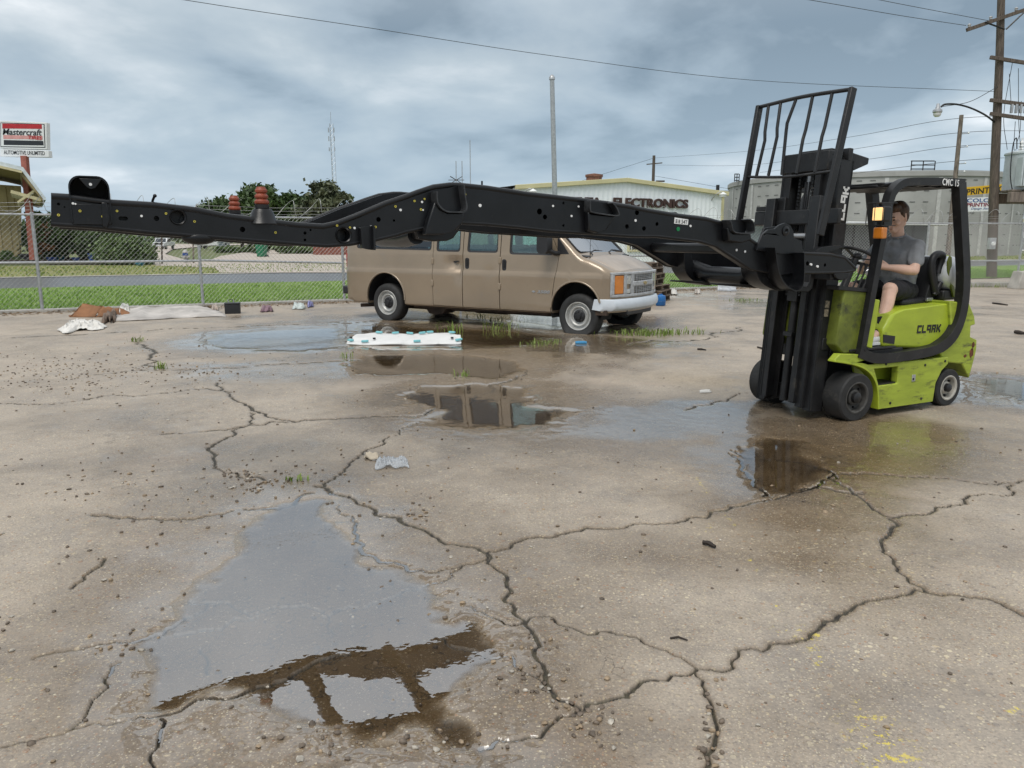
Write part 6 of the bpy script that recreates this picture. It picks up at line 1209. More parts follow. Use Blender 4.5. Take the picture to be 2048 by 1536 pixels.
# distant vehicles
def small_car(name, label, u, v, Y, rz, col, kind):
    z = 0; p = AT(u, v, Y); r = thing(name, label, 'truck', (p[0], Y, .0), rz, 'vehicles parked in the distance'); mt = M(name+'_paint_'+str(int(u)), col, .35, 0, .05, 2, coat=.5)
    if kind == 'pickup':
        pr = [(-2.8,.55),(2.75,.55),(2.85,.75),(2.8,1.05),(1.7,1.18),(1.05,1.78),(.95,1.82),(-.5,1.84),(-.75,1.25),(-2.8,1.22)]
        B().extr(pr, -.95, .95).build('body', mt, r, bevel=.08, seg=3); b = B(); b.add([(1.72,-.82,1.2),(1.72,.82,1.2),(1.10,.72,1.76),(1.10,-.72,1.76)], [(0,1,2,3)]); b.v = [(x+.03,y,z+.02) for x,y,z in b.v]; b.build('windscreen', M('dark_glass_'+str(int(u)), (.03,.04,.05), .1), r, recalc=False)
        for s_ in (-1,1): B().extr([(.95,1.22),(1.45,1.22),(1.0,1.74),(-.35,1.76),(-.55,1.24)], s_*.955, s_*.96).build('side_window', MATS['dark_glass_'+str(int(u))], r); B().box(2.78,2.88,s_*.82-.14,s_*.82+.14,.85,1.05).build('head_lamp', m_head, r, bevel=.03)
        B().box(2.8,2.875,-.62,.62,.78,1.06).build('grille', m_blkp, r, bevel=.02); B().box(2.75,2.95,-.95,.95,.48,.68).build('bumper', m_chrome, r, bevel=.03)
    else:
        B().extr([(-3.6,.6),(1.2,.6),(1.2,.9),(-3.6,.9)], -1.0, 1.0).build('bed', m_blkp, r, bevel=.03); B().extr([(1.2,.55),(3.2,.55),(3.25,1.3),(2.6,1.45),(2.1,2.2),(1.2,2.25)], -1.0, 1.0).build('cab', mt, r, bevel=.1, seg=3)
        B().box(-3.5,1.0,-1.0,1.0,.9,1.9).build('load_box', mt, r, bevel=.03)
        b = B(); b.add([(2.62,-.85,1.47),(2.62,.85,1.47),(2.16,.8,2.15),(2.16,-.8,2.15)], [(0,1,2,3)]); b.v = [(x+.04,y,z+.02) for x,y,z in b.v]; b.build('windscreen', M('dark_glass_'+str(int(u)), (.03,.04,.05), .1), r, recalc=False)
    for x in ((-1.75,1.85) if kind == 'pickup' else (-2.6,2.2)):
        for s_ in (-1,1): w = link('wheel', None, r); w.location = (x, s_*.82, .40); B().lathe([(.24,-.13),(.38,-.13),(.40,-.1),(.40,.1),(.38,.13),(.24,.13)], 20, (0,0,0), 'y').build('tyre', m_rubber, w, smooth=40); B().lathe([(.24,.1*s_),(.1,.12*s_),(0,.12*s_)], 16, (0,0,0), 'y').build('rim', m_rim, w, smooth=40)
    return r
small_car('pickup_truck', 'white pickup truck facing the road in the far lot', 328, 490, 128, -1.45, (.72,.73,.74), 'pickup'); small_car('pickup_truck', 'white pickup truck parked side on beyond the notice board', 424, 490, 135, -.15, (.72,.73,.74), 'pickup'); small_car('box_truck', 'dark green lorry beside the far white pickup', 282, 490, 132, -1.2, (.03,.05,.04), 'lorry')
# low hedge and brick wall behind the bin, far house roofs
for i, (u0, u1, Y, h_) in enumerate(((500,552,86,1.6),(556,640,84,1.0),(430,500,92,.7))):
    hx = thing('low_hedge', ('dark clipped hedge behind the green wheelie bin','low hedge right of the green wheelie bin','low hedge behind the small white notice board')[i], 'hedge', (AT((u0+u1)/2,500,Y)[0], Y, 0), 0, 'low hedges across the road'); w = (u1-u0)/FPX*Y/2
    foliage('foliage', [((x_*w,0,h_*.5),(w*.3,.6,h_*.55)) for x_ in (-.75,-.4,0,.4,.75)], 1300, .2, lf[:2] if i == 0 else lf[1:], hx, .35, 40+i, fill=.3)
p = AT(665,500,78); o = B().box(-1.9,1.9,-.15,.15,0,1.35).build('brick_wall', M('red_brick', (.24,.085,.06), .85, 0, .3, 8, .2, 30)); o.location = (p[0],78,0); tag(o, 'low red brick wall showing beside the van tail', 'wall')
for i, (u, vt, ve, w_, Y, c) in enumerate(((640,424,440,90,150,(.62,.63,.62)),(575,432,446,90,160,(.52,.55,.56)),(110,420,440,90,95,(.55,.60,.62)))):
    p0 = AT(u-w_/2, ve, Y); p1 = AT(u+w_/2, ve, Y); zt2 = AT(u, vt, Y)[2]; hs = thing('house', ('pale roofed house behind the ragged olive tree','grey roofed house behind the round dense tree','house with a red wall beyond the tan building')[i], 'house', ((p0[0]+p1[0])/2, Y, 0), 0, 'houses across the road'); hw = (p1[0]-p0[0])/2
    wm = M('house_wall_%d'%i, (.30,.07,.05) if i == 2 else (.34,.25,.2), .8); B().box(-hw*.94,hw*.94,0,9,0,p0[2]).build('wall', wm, hs); B().extr([(0-.6,p0[2]-.15),(4.5,zt2),(9.6,p0[2]-.15)], -hw, hw, 'x').build('roof', M('house_roof_%d'%i, c, .6), hs)
    for k in (-.5,.1,.6): B().box(hw*k-.6,hw*k+.6,-.06,.02,1.0,2.2).build('window', m_blkp, hs)
# lattice radio mast
RY = 190; rm_ = thing('radio_mast', 'tall thin lattice radio mast above the trees', 'mast', (AT(674,470,RY)[0], RY, 0)); th_ = AT(671,247,RY)[2]; w0 = .62
for a in range(3): B().tube([(w0*math.cos(a*2.094),w0*math.sin(a*2.094),0),(w0*.8*math.cos(a*2.094)-.35,w0*.8*math.sin(a*2.094),th_)], .05, 5).build('mast_leg', m_galv, rm_)
b = B(); ns = 26
for k in range(ns):
    for a in range(3):
        z0, z1 = th_*k/ns, th_*(k+1)/ns; A_ = lambda q, z: (w0*math.cos(q*2.094)*(1-.2*z/th_)-.35*z/th_, w0*math.sin(q*2.094)*(1-.2*z/th_), z); b.tube([A_(a,z0),A_(a+1,z1)], .024, 4)
b.build('lattice', m_galv, rm_)
for z, l in ((th_*.86,1.6),(th_*.93,1.5),(th_*.78,1.2)):
    for s_ in (-1,1): B().box(-.35+s_*.65-.09,-.35+s_*.65+.09,-.12,.12,z,z+l*.7).build('aerial_panel', m_galv, rm_)
B().tube([(-.35,0,th_),(-.35,0,th_+2.6)], .05, 5).build('aerial', m_galv, rm_)
# whip aerials and yagi
for i, (u, vt, Y) in enumerate(((912,322,90),(924,322,91),(940,280,92),(964,362,88))):
    p = AT(u, vt, Y); r = thing('whip_aerial', ('thin whip aerial with a yagi on its foot','thin plain whip aerial beside the yagi','tallest thin whip aerial left of the metal building','short stub vent pipe left of the metal building')[i], 'aerial', (p[0], Y, 0), 0, 'aerials on the metal building side'); B().tube([(0,0,0),(0,0,p[2])], .05 if i < 3 else .11, 5).build('rod', m_galv if i < 3 else m_blkp, r)
    if i == 0:
        z = AT(912,360,Y)[2]
        for a in (-.7,.0,.7,2.4): B().tube([(-.9*math.cos(a),0,z-.6*math.sin(a)),(.9*math.cos(a),0,z+.6*math.sin(a))], .04, 5).build('yagi_element', m_blkp, r)
# ================================================================== METAL BUILDING
m_mw = M('white_metal_siding', (.86,.90,.92), .45, 0, .05, .4, dirt=((.45,.46,.45),.03,.6)); m_ctr = M('cream_fascia', (.62,.57,.33), .5, 0, .06, 1)
wl = AT(1037,374,46.5); wr = AT(1447,387,53); dW = np.array([wr[0]-wl[0], wr[1]-wl[1]]); LW = float(np.linalg.norm(dW)); aW = math.atan2(dW[1], dW[0]); ze = (wl[2]+wr[2])/2
mb = thing('metal_building', 'white ribbed metal building with brown lettering under a cream gable', 'building', (wl[0], wl[1], 0), aW); MP = Place(wl[0], wl[1], math.degrees(aW)); zr = MP.loc(1240,361,0)[1]; zl, zr2 = ze, ze; xr_ = LW*.49
b = B(); n_ = 88
for k in range(n_+1):                                        # ribbed sheet
    x = LW*k/n_; zt2 = ze+(zr-ze)*(1-abs(x-xr_)/(xr_ if x < xr_ else LW-xr_)); d = -.035 if k % 2 else 0
    b.v += [(x,d,0),(x,d,zt2)]
b.f = [(2*k,2*k+2,2*k+3,2*k+1) for k in range(n_)]; b.build('siding', m_mw, mb, recalc=False)
B().extr([(0.01,0),(LW-.01,0),(LW-.01,ze-.02),(xr_,zr-.02),(.01,ze-.02)], .05, 22).build('walls', m_mw, mb)
for a, c in (((-.25,-.12,ze-.02),(xr_,-.12,zr+.04)),((xr_,-.12,zr+.04),(LW+.3,-.12,ze-.02))): B().bar(a, c, .22, .26).build('gable_trim', m_ctr, mb, bevel=.02)
b = B(); b.add([(-.3,-.15,ze+.08),(xr_,-.15,zr+.16),(LW+.35,-.15,ze+.08),(LW+.35,22,ze+.08),(xr_,22,zr+.16),(-.3,22,ze+.08)], [(0,1,4,5),(1,2,3,4)]); b.build('roof', M('metal_roof', (.45,.46,.45), .5, .2), mb, recalc=False)
B().box(LW-.16,LW+.02,-.10,.02,0,ze-.1).build('corner_trim', m_ctr, mb, bevel=.01)
for body, u0, u1, v0, v1 in (('DELTA',1127,1202,394,413),('ELECTRONICS',1226,1375,396.5,415.5)):
    a = MP.loc(u0, v1, -.08); c = MP.loc(u1, v1, -.08); t_ = MP.loc(u0, v0, -.08)
    text('wall_lettering', body, c[0]-a[0], t_[1]-a[1], M('brown_letters_'+body[:1], (.05,.022,.016), .6), mb, (a[0],-.075,(a[1]+c[1])/2), (1,0,0), (0,0,1), .10, .038)
def gooseneck(u, v, s_):
    a = MP.loc(u, v, -.6); r = link('gooseneck_lamp', None, mb); B().tube([(a[0]-s_*.45,-.02,a[1]-.35),(a[0]-s_*.42,-.3,a[1]-.05),(a[0]-s_*.2,-.55,a[1]+.18),(a[0],-.6,a[1]+.1)], .03, 8).build('lamp_arm', m_galv, r, smooth=60); B().lathe([(.05,.16),(.10,.12),(.26,0),(.24,-.02),(.22,-.14),(0,-.18)], 16, (a[0],-.6,a[1])).build('lamp_shade', m_white, r, smooth=40)
gooseneck(1066,383,1); gooseneck(1446,389,1)
a = MP.loc(1310,500,-.05); B().box(a[0]-2.0,a[0]+1.6,-.09,-.04,.9,2.3).build('window', m_blkp, mb, bevel=.01)
for k in range(8): B().box(a[0]-1.9+k*.48,a[0]-1.9+k*.48+.05,-.13,-.10,.85,2.35).build('window_bar', m_white, mb)
B().box(a[0]-2.15,a[0]+1.75,-.12,-.05,.78,.9).build('window_sill', m_ctr, mb); B().box(a[0]-2.15,a[0]-2.0,-.12,-.05,.9,2.4).build('window_frame', m_ctr, mb)
a = MP.loc(1188,362,6); B().lathe([(.55,0),(.55,1.2),(.62,1.25),(.62,1.4),(0,1.5)], 14, (a[0],6,zr-.55)).build('roof_vent', M('rusty_vent', (.22,.10,.06), .8, 0, .3, 4), mb, smooth=40)
lt = thing('lean_to', 'dark roofed lean-to on the side of the metal building', 'building', (MP.o[0]-.5, MP.o[1]+1, 0), aW); B().extr([(-3.6,0),(0,0),(0,ze-.1),(-3.6,ze-.55)], 0, 18).build('wall', m_soff, lt); B().bar((-3.9,-.2,ze-.5),(.1,-.2,ze+.0),.2,.25).build('fascia', m_blkp, lt)
# tall grey steel pole in front of it
p = AT(1104,157,33); q = AT(1114,545,33); lp_ = thing('steel_pole', 'tall plain grey steel pole behind the chassis', 'pole', (q[0], 33, 0)); B().tube([(0,0,-.2),(p[0]-q[0],0,p[2])], [.12,.095], 12).build('shaft', m_galv, lp_, smooth=60); B().lathe([(.12,-.05),(.12,.05),(.05,.14),(0,.15)], 12, (p[0]-q[0],0,p[2])).build('cap', m_galv, lp_, smooth=50)
# ================================================================== TANKS AND SHED, RIGHT
m_tank = M('concrete_tank', (.36,.36,.345), .8, 0, .12, .25, .1, 8, dirt=((.22,.22,.21),.10,.5))
TD = 84; tc2 = AT(1727,470,TD); TR = 14.2; tz = AT(1727,340,TD-TR)[2]
tk = thing('storage_tank', 'huge round concrete storage tank behind the forklift', 'tank', (tc2[0], TD, 0)); B().lathe([(TR,0),(TR,tz-.5),(TR+.12,tz-.48),(TR+.12,tz-.1),(TR,tz-.08),(TR,tz),(0,tz+.8)], 72).build('shell', m_tank, tk, smooth=20)
m_slot = M('tank_slot', (.10,.10,.10), .9); m_str = M('tank_panel', (.50,.50,.485), .8)
for k in range(40):
    a = math.pi+math.pi*k/40; 
    if k % 4 == 0: B().add([(( TR+.04)*math.cos(a+d),(TR+.04)*math.sin(a+d),z) for d, z in ((-.012,.2),(.012,.2),(.012,tz-.6),(-.012,tz-.6))], [(0,1,2,3)]).build('pilaster_strip', m_str, tk, recalc=False)
    else:
        for j in range(7): z = 1.0+j*.95; B().add([((TR+.03)*math.cos(a+d),(TR+.03)*math.sin(a+d),zz) for d, zz in ((-.016,z),(.016,z),(.016,z+.06),(-.016,z+.06))], [(0,1,2,3)]).build('tie_slot', m_slot, tk, recalc=False)
def railing(u0, u1, v0, v1, Y, par):
    for u in np.linspace(u0, u1, 3): p = AT(u, v1, Y); t_ = AT(u, v0, Y); B().tube([(p[0]-par.location.x,Y-par.location.y,tz-.1),(p[0]-par.location.x,Y-par.location.y,t_[2])], .05, 5).build('railing_post', m_blk, par)
    for f in (0,.5,1): p = AT(u0, v0+(v1-v0)*f, Y); q = AT(u1, v0+(v1-v0)*f, Y); B().tube([(p[0]-par.location.x,Y-par.location.y,p[2]),(q[0]-par.location.x,Y-par.location.y,q[2])], .05, 5).build('railing_rail', m_blk, par)
railing(1822,1869,322,338,TD-TR+1.5,tk); railing(1469,1478,348,361,TD-2,tk)
t2 = AT(1412,470,118); zz2 = AT(1412,381,112)[2]; tk2 = thing('storage_tank', 'smaller grey tank showing past the corner of the metal building', 'tank', (t2[0], 118, 0)); B().lathe([(6,0),(6,zz2),(0,zz2+.4)], 48).build('shell', m_tank, tk2, smooth=20); B().tube([(0,-5.5,zz2),(0,-5.5,zz2+.8)], .25, 8).build('vent', m_blkp, tk2)
# low shed across the road
HY = 57; p0 = AT(1500,440,HY); p1 = AT(1862,440,HY); hz2 = AT(1800,447,HY)[2]; sh = thing('low_shed', 'low dark grey shed with a white roof edge behind the operator', 'building', (p0[0], HY, 0)); w = p1[0]-p0[0]
m_shed = M('grey_shed_wall', (.075,.08,.085), .7, 0, .15, 1); m_shedl = M('blue_grey_wall', (.20,.25,.28), .7)
B().box(0,w,0,8,0,hz2).build('wall', m_shed, sh); B().box(0,w*.30,-.05,.0,.2,hz2-.2).build('pale_panel', m_shedl, sh)
B().extr([(-.4,hz2),(w+1.2,hz2-.15),(w+1.2,hz2-.02),(-.4,hz2+.28)], -.8, 8.4).build('roof', m_white, sh, bevel=.03)
for k in range(6): B().box(w*(.35+.11*k),w*(.35+.11*k)+.18,-.06,.01,0,hz2-.05).build('wall_post', m_blkp, sh)
wt_ = thing('white_shed', 'long white shed beyond the grass past the fence', 'building', (AT(2035,470,110)[0], 110, 0)); B().box(-3.2,14,0,6,0,AT(2030,446,110)[2]).build('wall', m_white, wt_); B().box(-3.5,14.3,-.3,6.3,AT(2030,446,110)[2],AT(2030,438,110)[2]).build('roof', m_ctr, wt_)
# printing signs on their frame
PY = 62; m_ysign = M('yellow_sign', (.66,.40,.015), .5, 0, .05, 1); sx0 = AT(1936,420,PY)[0]; ps = thing('yellow_sign', 'yellow printing sign board above the white one', 'sign', (sx0, PY, 0)); ws_ = thing('white_sign', 'white colour printing studio sign under the yellow board', 'sign', (sx0, PY, 0)); PP = lambda u, v, d=0: (AT(u, v, PY)[0]-sx0, d, AT(u, v, PY)[2])
def board(par, pts, d0, d1, mat, nm='board'): b = B(); P = [PP(*p) for p in pts]; b.v = [(p[0],d0,p[2]) for p in P]+[(p[0],d1,p[2]) for p in P]; b.f = [(0,1,2,3),(7,6,5,4)]+[(i,4+i,4+(i+1)%4,(i+1)%4) for i in range(4)]; return b.build(nm, mat, par, bevel=.01)
board(ps, [(1915,376),(2008,368),(2008,384),(1915,393)], -.1, .1, m_ysign); board(ws_, [(1928,396),(1991,394),(1989,422),(1929,424)], -.1, .1, m_white)
def ptext(par, body, u0, v1, u1, h_px, mat, drop, bold=.02, sh_=0, d=-.105): a = Vector(PP(u0,v1)); c = Vector(PP(u1,v1+drop)); a.y = c.y = d; text('sign_lettering', body, (c-a).length, h_px/FPX*PY, mat, par, a, c-a, (0,0,1), .01, bold, sh_)
m_sb = M('sign_blue', (.03,.09,.26), .5); m_sr = M('sign_maroon', (.22,.02,.04), .5)
ptext(ps, 'PRINTING', 1931, 390, 2006, 11, m_text_k, -7); ptext(ws_, 'COLOR', 1932, 405, 1988, 7.5, m_sb, -.5); ptext(ws_, 'PRINTING', 1932, 413.5, 1986, 7, m_sr, -.5, .03); ptext(ws_, 'Design Studio', 1940, 420.5, 1984, 5, m_sb, -.5, 0, .4)
for u in (1931,1988): a = PP(u,420); B().box(a[0]-.09,a[0]+.09,.1,.25,0,a[2]+1.2).build('post', m_galv, ws_)
# ================================================================== UTILITY POLES AND WIRES
UY = 31.0; pt = AT(2004,-60,UY); pb = AT(1984,556,UY); up1 = thing('utility_pole', 'stout brown wooden utility pole with crossarms beside the transformer', 'utility pole', (pb[0], UY, 0)); UP = lambda u, v, dy=0: (AT(u,v,UY)[0]-pb[0], dy, AT(u,v,UY)[2])
B().tube([(0,0,-.3),UP(1990,330),UP(1999,120),(pt[0]-pb[0],0,pt[2])], [.19,.165,.14,.125], 14).build('shaft', m_wood, up1, smooth=60)
for i, (a, c) in enumerate((((1927,63),(2085,8)),((1974,117),(2120,140)),((1974,202),(2130,222)),((1974,229),(2130,251)))):
    A_, C_ = UP(*a,-.2), UP(*c,-.2); B().bar(A_, C_, .10, .13).build('crossarm', m_wood, up1, bevel=.01)
    for f in ((.03,.3,.62,.93) if i == 0 else (.55,.7,.85)): q = Vector(A_).lerp(Vector(C_), f); B().lathe([(.03,0),(.06,.03),(.04,.06),(.07,.09),(.04,.13),(.0,.15)], 10, tuple(q+Vector((0,0,.06)))).build('insulator', m_galv, up1, smooth=40)
B().tube([UP(1962,48,-.25),UP(2001,62,-.25)], .03, 6).build('arm_brace', m_blk, up1); B().tube([UP(2040,28,-.25),UP(2004,62,-.25)], .03, 6).build('arm_brace', m_blk, up1)
for k in range(4): q = UP(2016+k*9,212,-.22); B().box(q[0]-.04,q[0]+.04,-.3,-.2,q[2]-.30,q[2]+.02).build('fuse_cutout', m_galv, up1, bevel=.01)
rg = random.Random(3)
for k in range(9):
    u0 = 2012+k*6; a = UP(u0,rg.uniform(120,245),-.2); c = UP(u0+rg.uniform(-12,14),rg.uniform(150,330),-.25); m1 = Vector(a).lerp(Vector(c),.5)+Vector((rg.uniform(-.4,.4),0,-rg.uniform(.2,.6))); B().tube(smoothpath([a,tuple(m1),c],6), .011, 5).build('jumper_wire', m_blkp, up1)
# street lamp on its curved arm
B().tube(smoothpath([UP(1993,247),UP(1960,232,-.3),UP(1925,220,-.5),UP(1895,214,-.6),UP(1870,215,-.7),UP(1862,220,-.7)],5), .035, 8).build('lamp_arm', m_blk, up1, smooth=60); q = UP(1855,230,-.7); B().lathe([(.05,.30),(.07,.2),(.09,.12),(.16,.08),(.17,.0),(.14,-.04),(0,-.06)], 16, q).build('lamp_head', m_galv, up1, smooth=40); B().lathe([(.14,-.04),(.13,-.12),(.08,-.17),(0,-.18)], 14, q).build('lamp_glass', m_white, up1, smooth=60)
for i, u in enumerate((1976,2043)): a = AT(u-(-4), 487, UY-.25); B().box(a[0]-pb[0]-.12,a[0]-pb[0]+.12,-.45,-.25,a[2]-.22,a[2]+.22).build('meter_box', m_galv, up1, bevel=.02); B().lathe([(.075,0),(.075,-.06),(0,-.07)], 14, (a[0]-pb[0],-.45,a[2]), 'y').build('meter_dial', m_white, up1, smooth=40)
# transformer on its platform
tr_ = thing('transformer', 'large grey transformer can on a pole platform', 'transformer', (AT(2052,345,UY)[0], UY, AT(2052,383,UY)[2])); th2 = AT(2052,305,UY)[2]-AT(2052,383,UY)[2]
m_tgr = M('transformer_grey', (.48,.53,.54), .45, .1, .08, 3, dirt=((.65,.68,.68),.08,4)); B().lathe([(.72,0),(.76,.05),(.76,th2-.1),(.80,th2-.08),(.80,th2-.02),(.6,th2+.05),(0,th2+.08)], 28).build('tank', m_tgr, tr_, smooth=30)
for k in range(5): x = -.72+k*.09; B().box(x-.03,x+.03,-.92,-.55,.15,th2-.25).build('cooling_fin', m_tgr, tr_, bevel=.01)
for x in (-.35,.1,.5): B().lathe([(.07,0),(.10,.08),(.06,.12),(.10,.2),(.06,.24),(.09,.32),(.03,.4),(.03,.5),(0,.5)], 12, (x,-.1,th2+.03)).build('bushing', m_white, tr_, smooth=40)
B().tube(smoothpath([(-.65,-.3,th2+.1),(-.75,-.35,th2+.5),(-.85,-.35,th2+.2),(-.85,-.4,.6),(-.7,-.5,-.2)],5), .02, 6).build('cable', m_blkp, tr_)
pf = thing('transformer_platform', 'grey platform beam carrying the transformer between poles', 'platform', (AT(1990,395,UY)[0], UY, AT(1990,396,UY)[2])); B().box(.12,4.2,-.75,-.55,-.2,.2).build('beam', m_woodg, pf, bevel=.02); B().box(.12,4.2,.45,.65,-.2,.2).build('beam', m_woodg, pf, bevel=.02)
for k in range(9): B().box(.15+k*.5,.5+k*.5,-.75,.65,.225,.28).build('plank', m_woodg, pf, bevel=.008)
p2 = AT(1923,230,46); q2 = AT(1893,535,46); up2 = thing('utility_pole', 'slender grey leaning pole behind the amber beacon', 'utility pole', (q2[0], 46, 0)); B().tube([(0,0,-.3),(p2[0]-q2[0],0,p2[2])], [.15,.11], 10).build('shaft', m_woodg, up2, smooth=60)
for v in (268,295,328,345): a = AT(1926-(v-268)*.11,v,46); B().bar((a[0]-q2[0]-.1,-.1,a[2]),(a[0]-q2[0]+.28,-.1,a[2]+.03),.05,.05).build('wire_bracket', m_galv, up2); B().lathe([(.03,0),(.06,.04),(.03,.1),(0,.11)], 8, (a[0]-q2[0]+.26,-.1,a[2])).build('insulator', m_white, up2, smooth=40)
p3 = AT(1308,311,112); up3 = thing('utility_pole', 'distant wooden pole rising behind the cream gable', 'utility pole', (p3[0], 112, 0)); B().tube([(0,0,0),(0,0,p3[2])], [.26,.2], 8).build('shaft', m_wood, up3, smooth=60); B().bar((-1,0,p3[2]-1.2),(1.2,0,p3[2]-1.0),.12,.14).build('crossarm', m_wood, up3); B().box(.4,1.6,-.2,.2,p3[2]-3.6,p3[2]-3.4).build('bracket', m_wood, up3)
p4 = AT(1905,-40,30)
def wire(label, pts, r=.010, sag=0):
    P = [tuple(AT(u, v, Y)) for u, v, Y in pts]; o = B().tube(smoothpath(P, 8), r, 5).build('overhead_wire', M('wire_black', (.03,.03,.03), .6) if 'wire_black' not in MATS else MATS['wire_black'], smooth=60); return tag(o, label, 'wire', 'overhead wires')
wire('long sagging wire crossing the whole sky above the van', [(-300,-110,20),(370,0,22),(740,56,24),(1100,111,26.5),(1500,160,29),(1990,183,31)], .0085)
wire('wire from the left end of the top crossarm', [(1200,-70,24),(1620,0,27),(1800,31,29),(1932,51,30.8)]); wire('wire from the middle of the top crossarm', [(1500,-55,25),(1760,0,28),(1980,42,30.8)])
wire('service wire rising from lamp arm to the stout pole', [(1885,213,30.4),(1940,203,30.6),(1996,173,30.9)], .012)
wire('top wire from the leaning grey pole past the backrest', [(2100,238,60),(1923,236,46),(1700,274,60),(1500,302,85),(1308,316,112)], .014); wire('second wire down the leaning grey pole', [(2100,262,60),(1925,265,46),(1740,293,58),(1500,330,85),(1312,330,112)], .014); wire('third wire down the leaning grey pole', [(2100,286,60),(1920,292,46),(1740,318,58),(1520,345,80)], .014)
wire('lowest wire on the leaning grey pole', [(2100,312,60),(1914,322,46),(1700,348,62)], .014); wire('distant wire left of the pole behind the gable', [(1308,316,112),(1200,350,118),(1130,372,125)], .02); wire('faint far wire beyond the transformer', [(1310,352,112),(1460,378,112)], .02)
# ================================================================== THINGS ON THE GROUND
m_pal = M('pallet_wood', (.17,.125,.09), .85, 0, .3, 3, .25, 25, stretch=(1,6,6), dirt=((.05,.04,.03),.2,3))
def pallet(first=None):
    r = link('pallet', None)
    for y in (-.55,0,.52): B().box(-.6,.6,y-.02,y+.025,.02,.115).build('stringer', m_pal, r, bevel=.003)
    for k in range(6): x = -.6+k*.215; B().box(x,x+.125,-.58,.58,.115,.135).build('top_board', m_pal, r, bevel=.003)
    for k in range(3): x = -.6+k*.535; B().box(x,x+.125,-.58,.58,.0,.02).build('bottom_board', m_pal, r, bevel=.003)
    return r
pg = np.array(AT(1322,560,18.9)); pal = pallet(); lab = ['bottom pallet of the stack behind the van nose','second pallet up in the stack behind the van nose','third pallet up in the stack behind the van nose','fourth pallet up in the stack behind the van nose','fifth pallet up, jutting out of the stack behind the van','sixth pallet up in the stack behind the van nose','top pallet of the stack behind the van nose']
for k in range(7):
    o = pal if k == 0 else copy_tree(pal); o.location = (pg[0]-.55+(.14,.22,.10,-.02,.06,-.06,-.04)[k], pg[1]+.5+(.0,.1,-.05,.04,.1,0,.05)[k], .002+k*.137); o.rotation_euler = (0,0,(-.5,-.42,-.55,-.48,-.38,-.52,-.45)[k]); tag(o, lab[k], 'pallet', 'pallets stacked behind the van')
g = G(1321,612); jg = thing('blue_drum', 'small blue plastic drum beside the van front bumper', 'drum', (g[0], g[1], 0)); B().lathe([(0,0),(.10,.01),(.115,.03),(.115,.2),(.10,.24),(.04,.26),(.04,.28),(0,.28)], 16).build('shell', M('drum_blue', (.01,.12,.36), .4), jg, smooth=40); B().lathe([(.118,.10),(.122,.11),(.118,.12)], 16, closed=True).build('hoop', M('drum_blue_hoop', (.01,.10,.30), .4), jg)
# torn white plastic leaning on the fence
g0, g1 = G(1437,583), G(1476,583); b = B(); nu, nv_ = 10, 14; zt3 = AT(1455,528,g0[1])[2]
for i in range(nu+1):
    for j in range(nv_+1):
        s = i/nu; t_ = j/nv_; wv = 1-.22*math.sin(math.pi*t_)*(1 if 1 else 0); x = g0[0]+(g1[0]-g0[0])*(.5+(s-.5)*wv); y = g0[1]+.1+.25*t_+.05*math.sin(s*9+t_*4)+.03*math.sin(t_*14); b.v.append((x, y, .01+zt3*t_+.03*math.sin(s*7)*t_))
b.f = [(i*(nv_+1)+j,(i+1)*(nv_+1)+j,(i+1)*(nv_+1)+j+1,i*(nv_+1)+j+1) for i in range(nu) for j in range(nv_) if not (j > 9 and 3 < i < 7 and j < 13)]
o = b.build('plastic_sheet', M('milky_plastic', (.62,.66,.70), .35, 0, .15, 5, col2=(.40,.40,.42)), smooth=60, recalc=False); m_ = o.modifiers.new('s','SOLIDIFY'); m_.thickness = .006; tag(o, 'torn white plastic sheet standing against the fence', 'plastic sheet')
def crumple(name, corners, nu, nv_, hgt, mat, label, cat, seed, fr=6, edge=.12, thick=.004, base=.006, fold=0, smooth=60):
    P = [np.array(G(u, v)[:2]) for u, v in corners]; rg = np.random.default_rng(seed); b = B(); ph = rg.uniform(0, 6.28, 8)
    for i in range(nu+1):
        for j in range(nv_+1):
            s, t_ = i/nu, j/nv_; ed = edge*(vnoise(np.array(s*5+seed), np.array(t_*5.0), seed)-.5); s2 = s+ed*(1 if s in (0,1) else .3); t2_ = t_+edge*(vnoise(np.array(s*7.0), np.array(t_*3+seed), seed+3)-.5)*(1.5 if t_ in (0,1) else .3)
            p = (P[0]*(1-s2)+P[1]*s2)*(1-t2_)+(P[3]*(1-s2)+P[2]*s2)*t2_; h = hgt*(.1+.9*(1-abs(2*fbm(np.array(s*fr+seed*3.1), np.array(t_*fr*.7+seed), 3, seed)-1))**2.2)*min(1, 6*min(s,1-s)+.25)*min(1, 5*min(t_,1-t_)+.2)
            b.v.append((p[0], p[1], yard_z(p[0], p[1])+base+float(h)))
    b.f = [(i*(nv_+1)+j,(i+1)*(nv_+1)+j,(i+1)*(nv_+1)+j+1,i*(nv_+1)+j+1) for i in range(nu) for j in range(nv_)]
    o = b.build(name, mat, smooth=smooth, recalc=False); m_ = o.modifiers.new('s','SOLIDIFY'); m_.thickness = thick; return tag(o, label, cat)
m_rag = M('white_cloth', (.66,.64,.60), .9, 0, .08, 8, .2, 60); m_card = M('wet_cardboard', (.46,.43,.40), .8, 0, .2, 2, .15, 30); m_cardb = M('brown_cardboard', (.25,.115,.05), .8, 0, .2, 4, .1, 30); m_cardg = M('dark_cardboard', (.19,.135,.10), .85, 0, .25, 4, .1, 30)
crumple('rag', [(114,668),(205,660),(204,648),(140,645)], 44, 22, .11, m_rag, 'crumpled dirty white cloth on the concrete', 'rag', 3, 9, .3)
crumple('flat_cardboard', [(214,644),(456,634),(405,613),(240,618)], 34, 12, .085, m_card, 'large flattened grey cardboard sheet along the fence', 'cardboard', 5, 4, .06, .008)
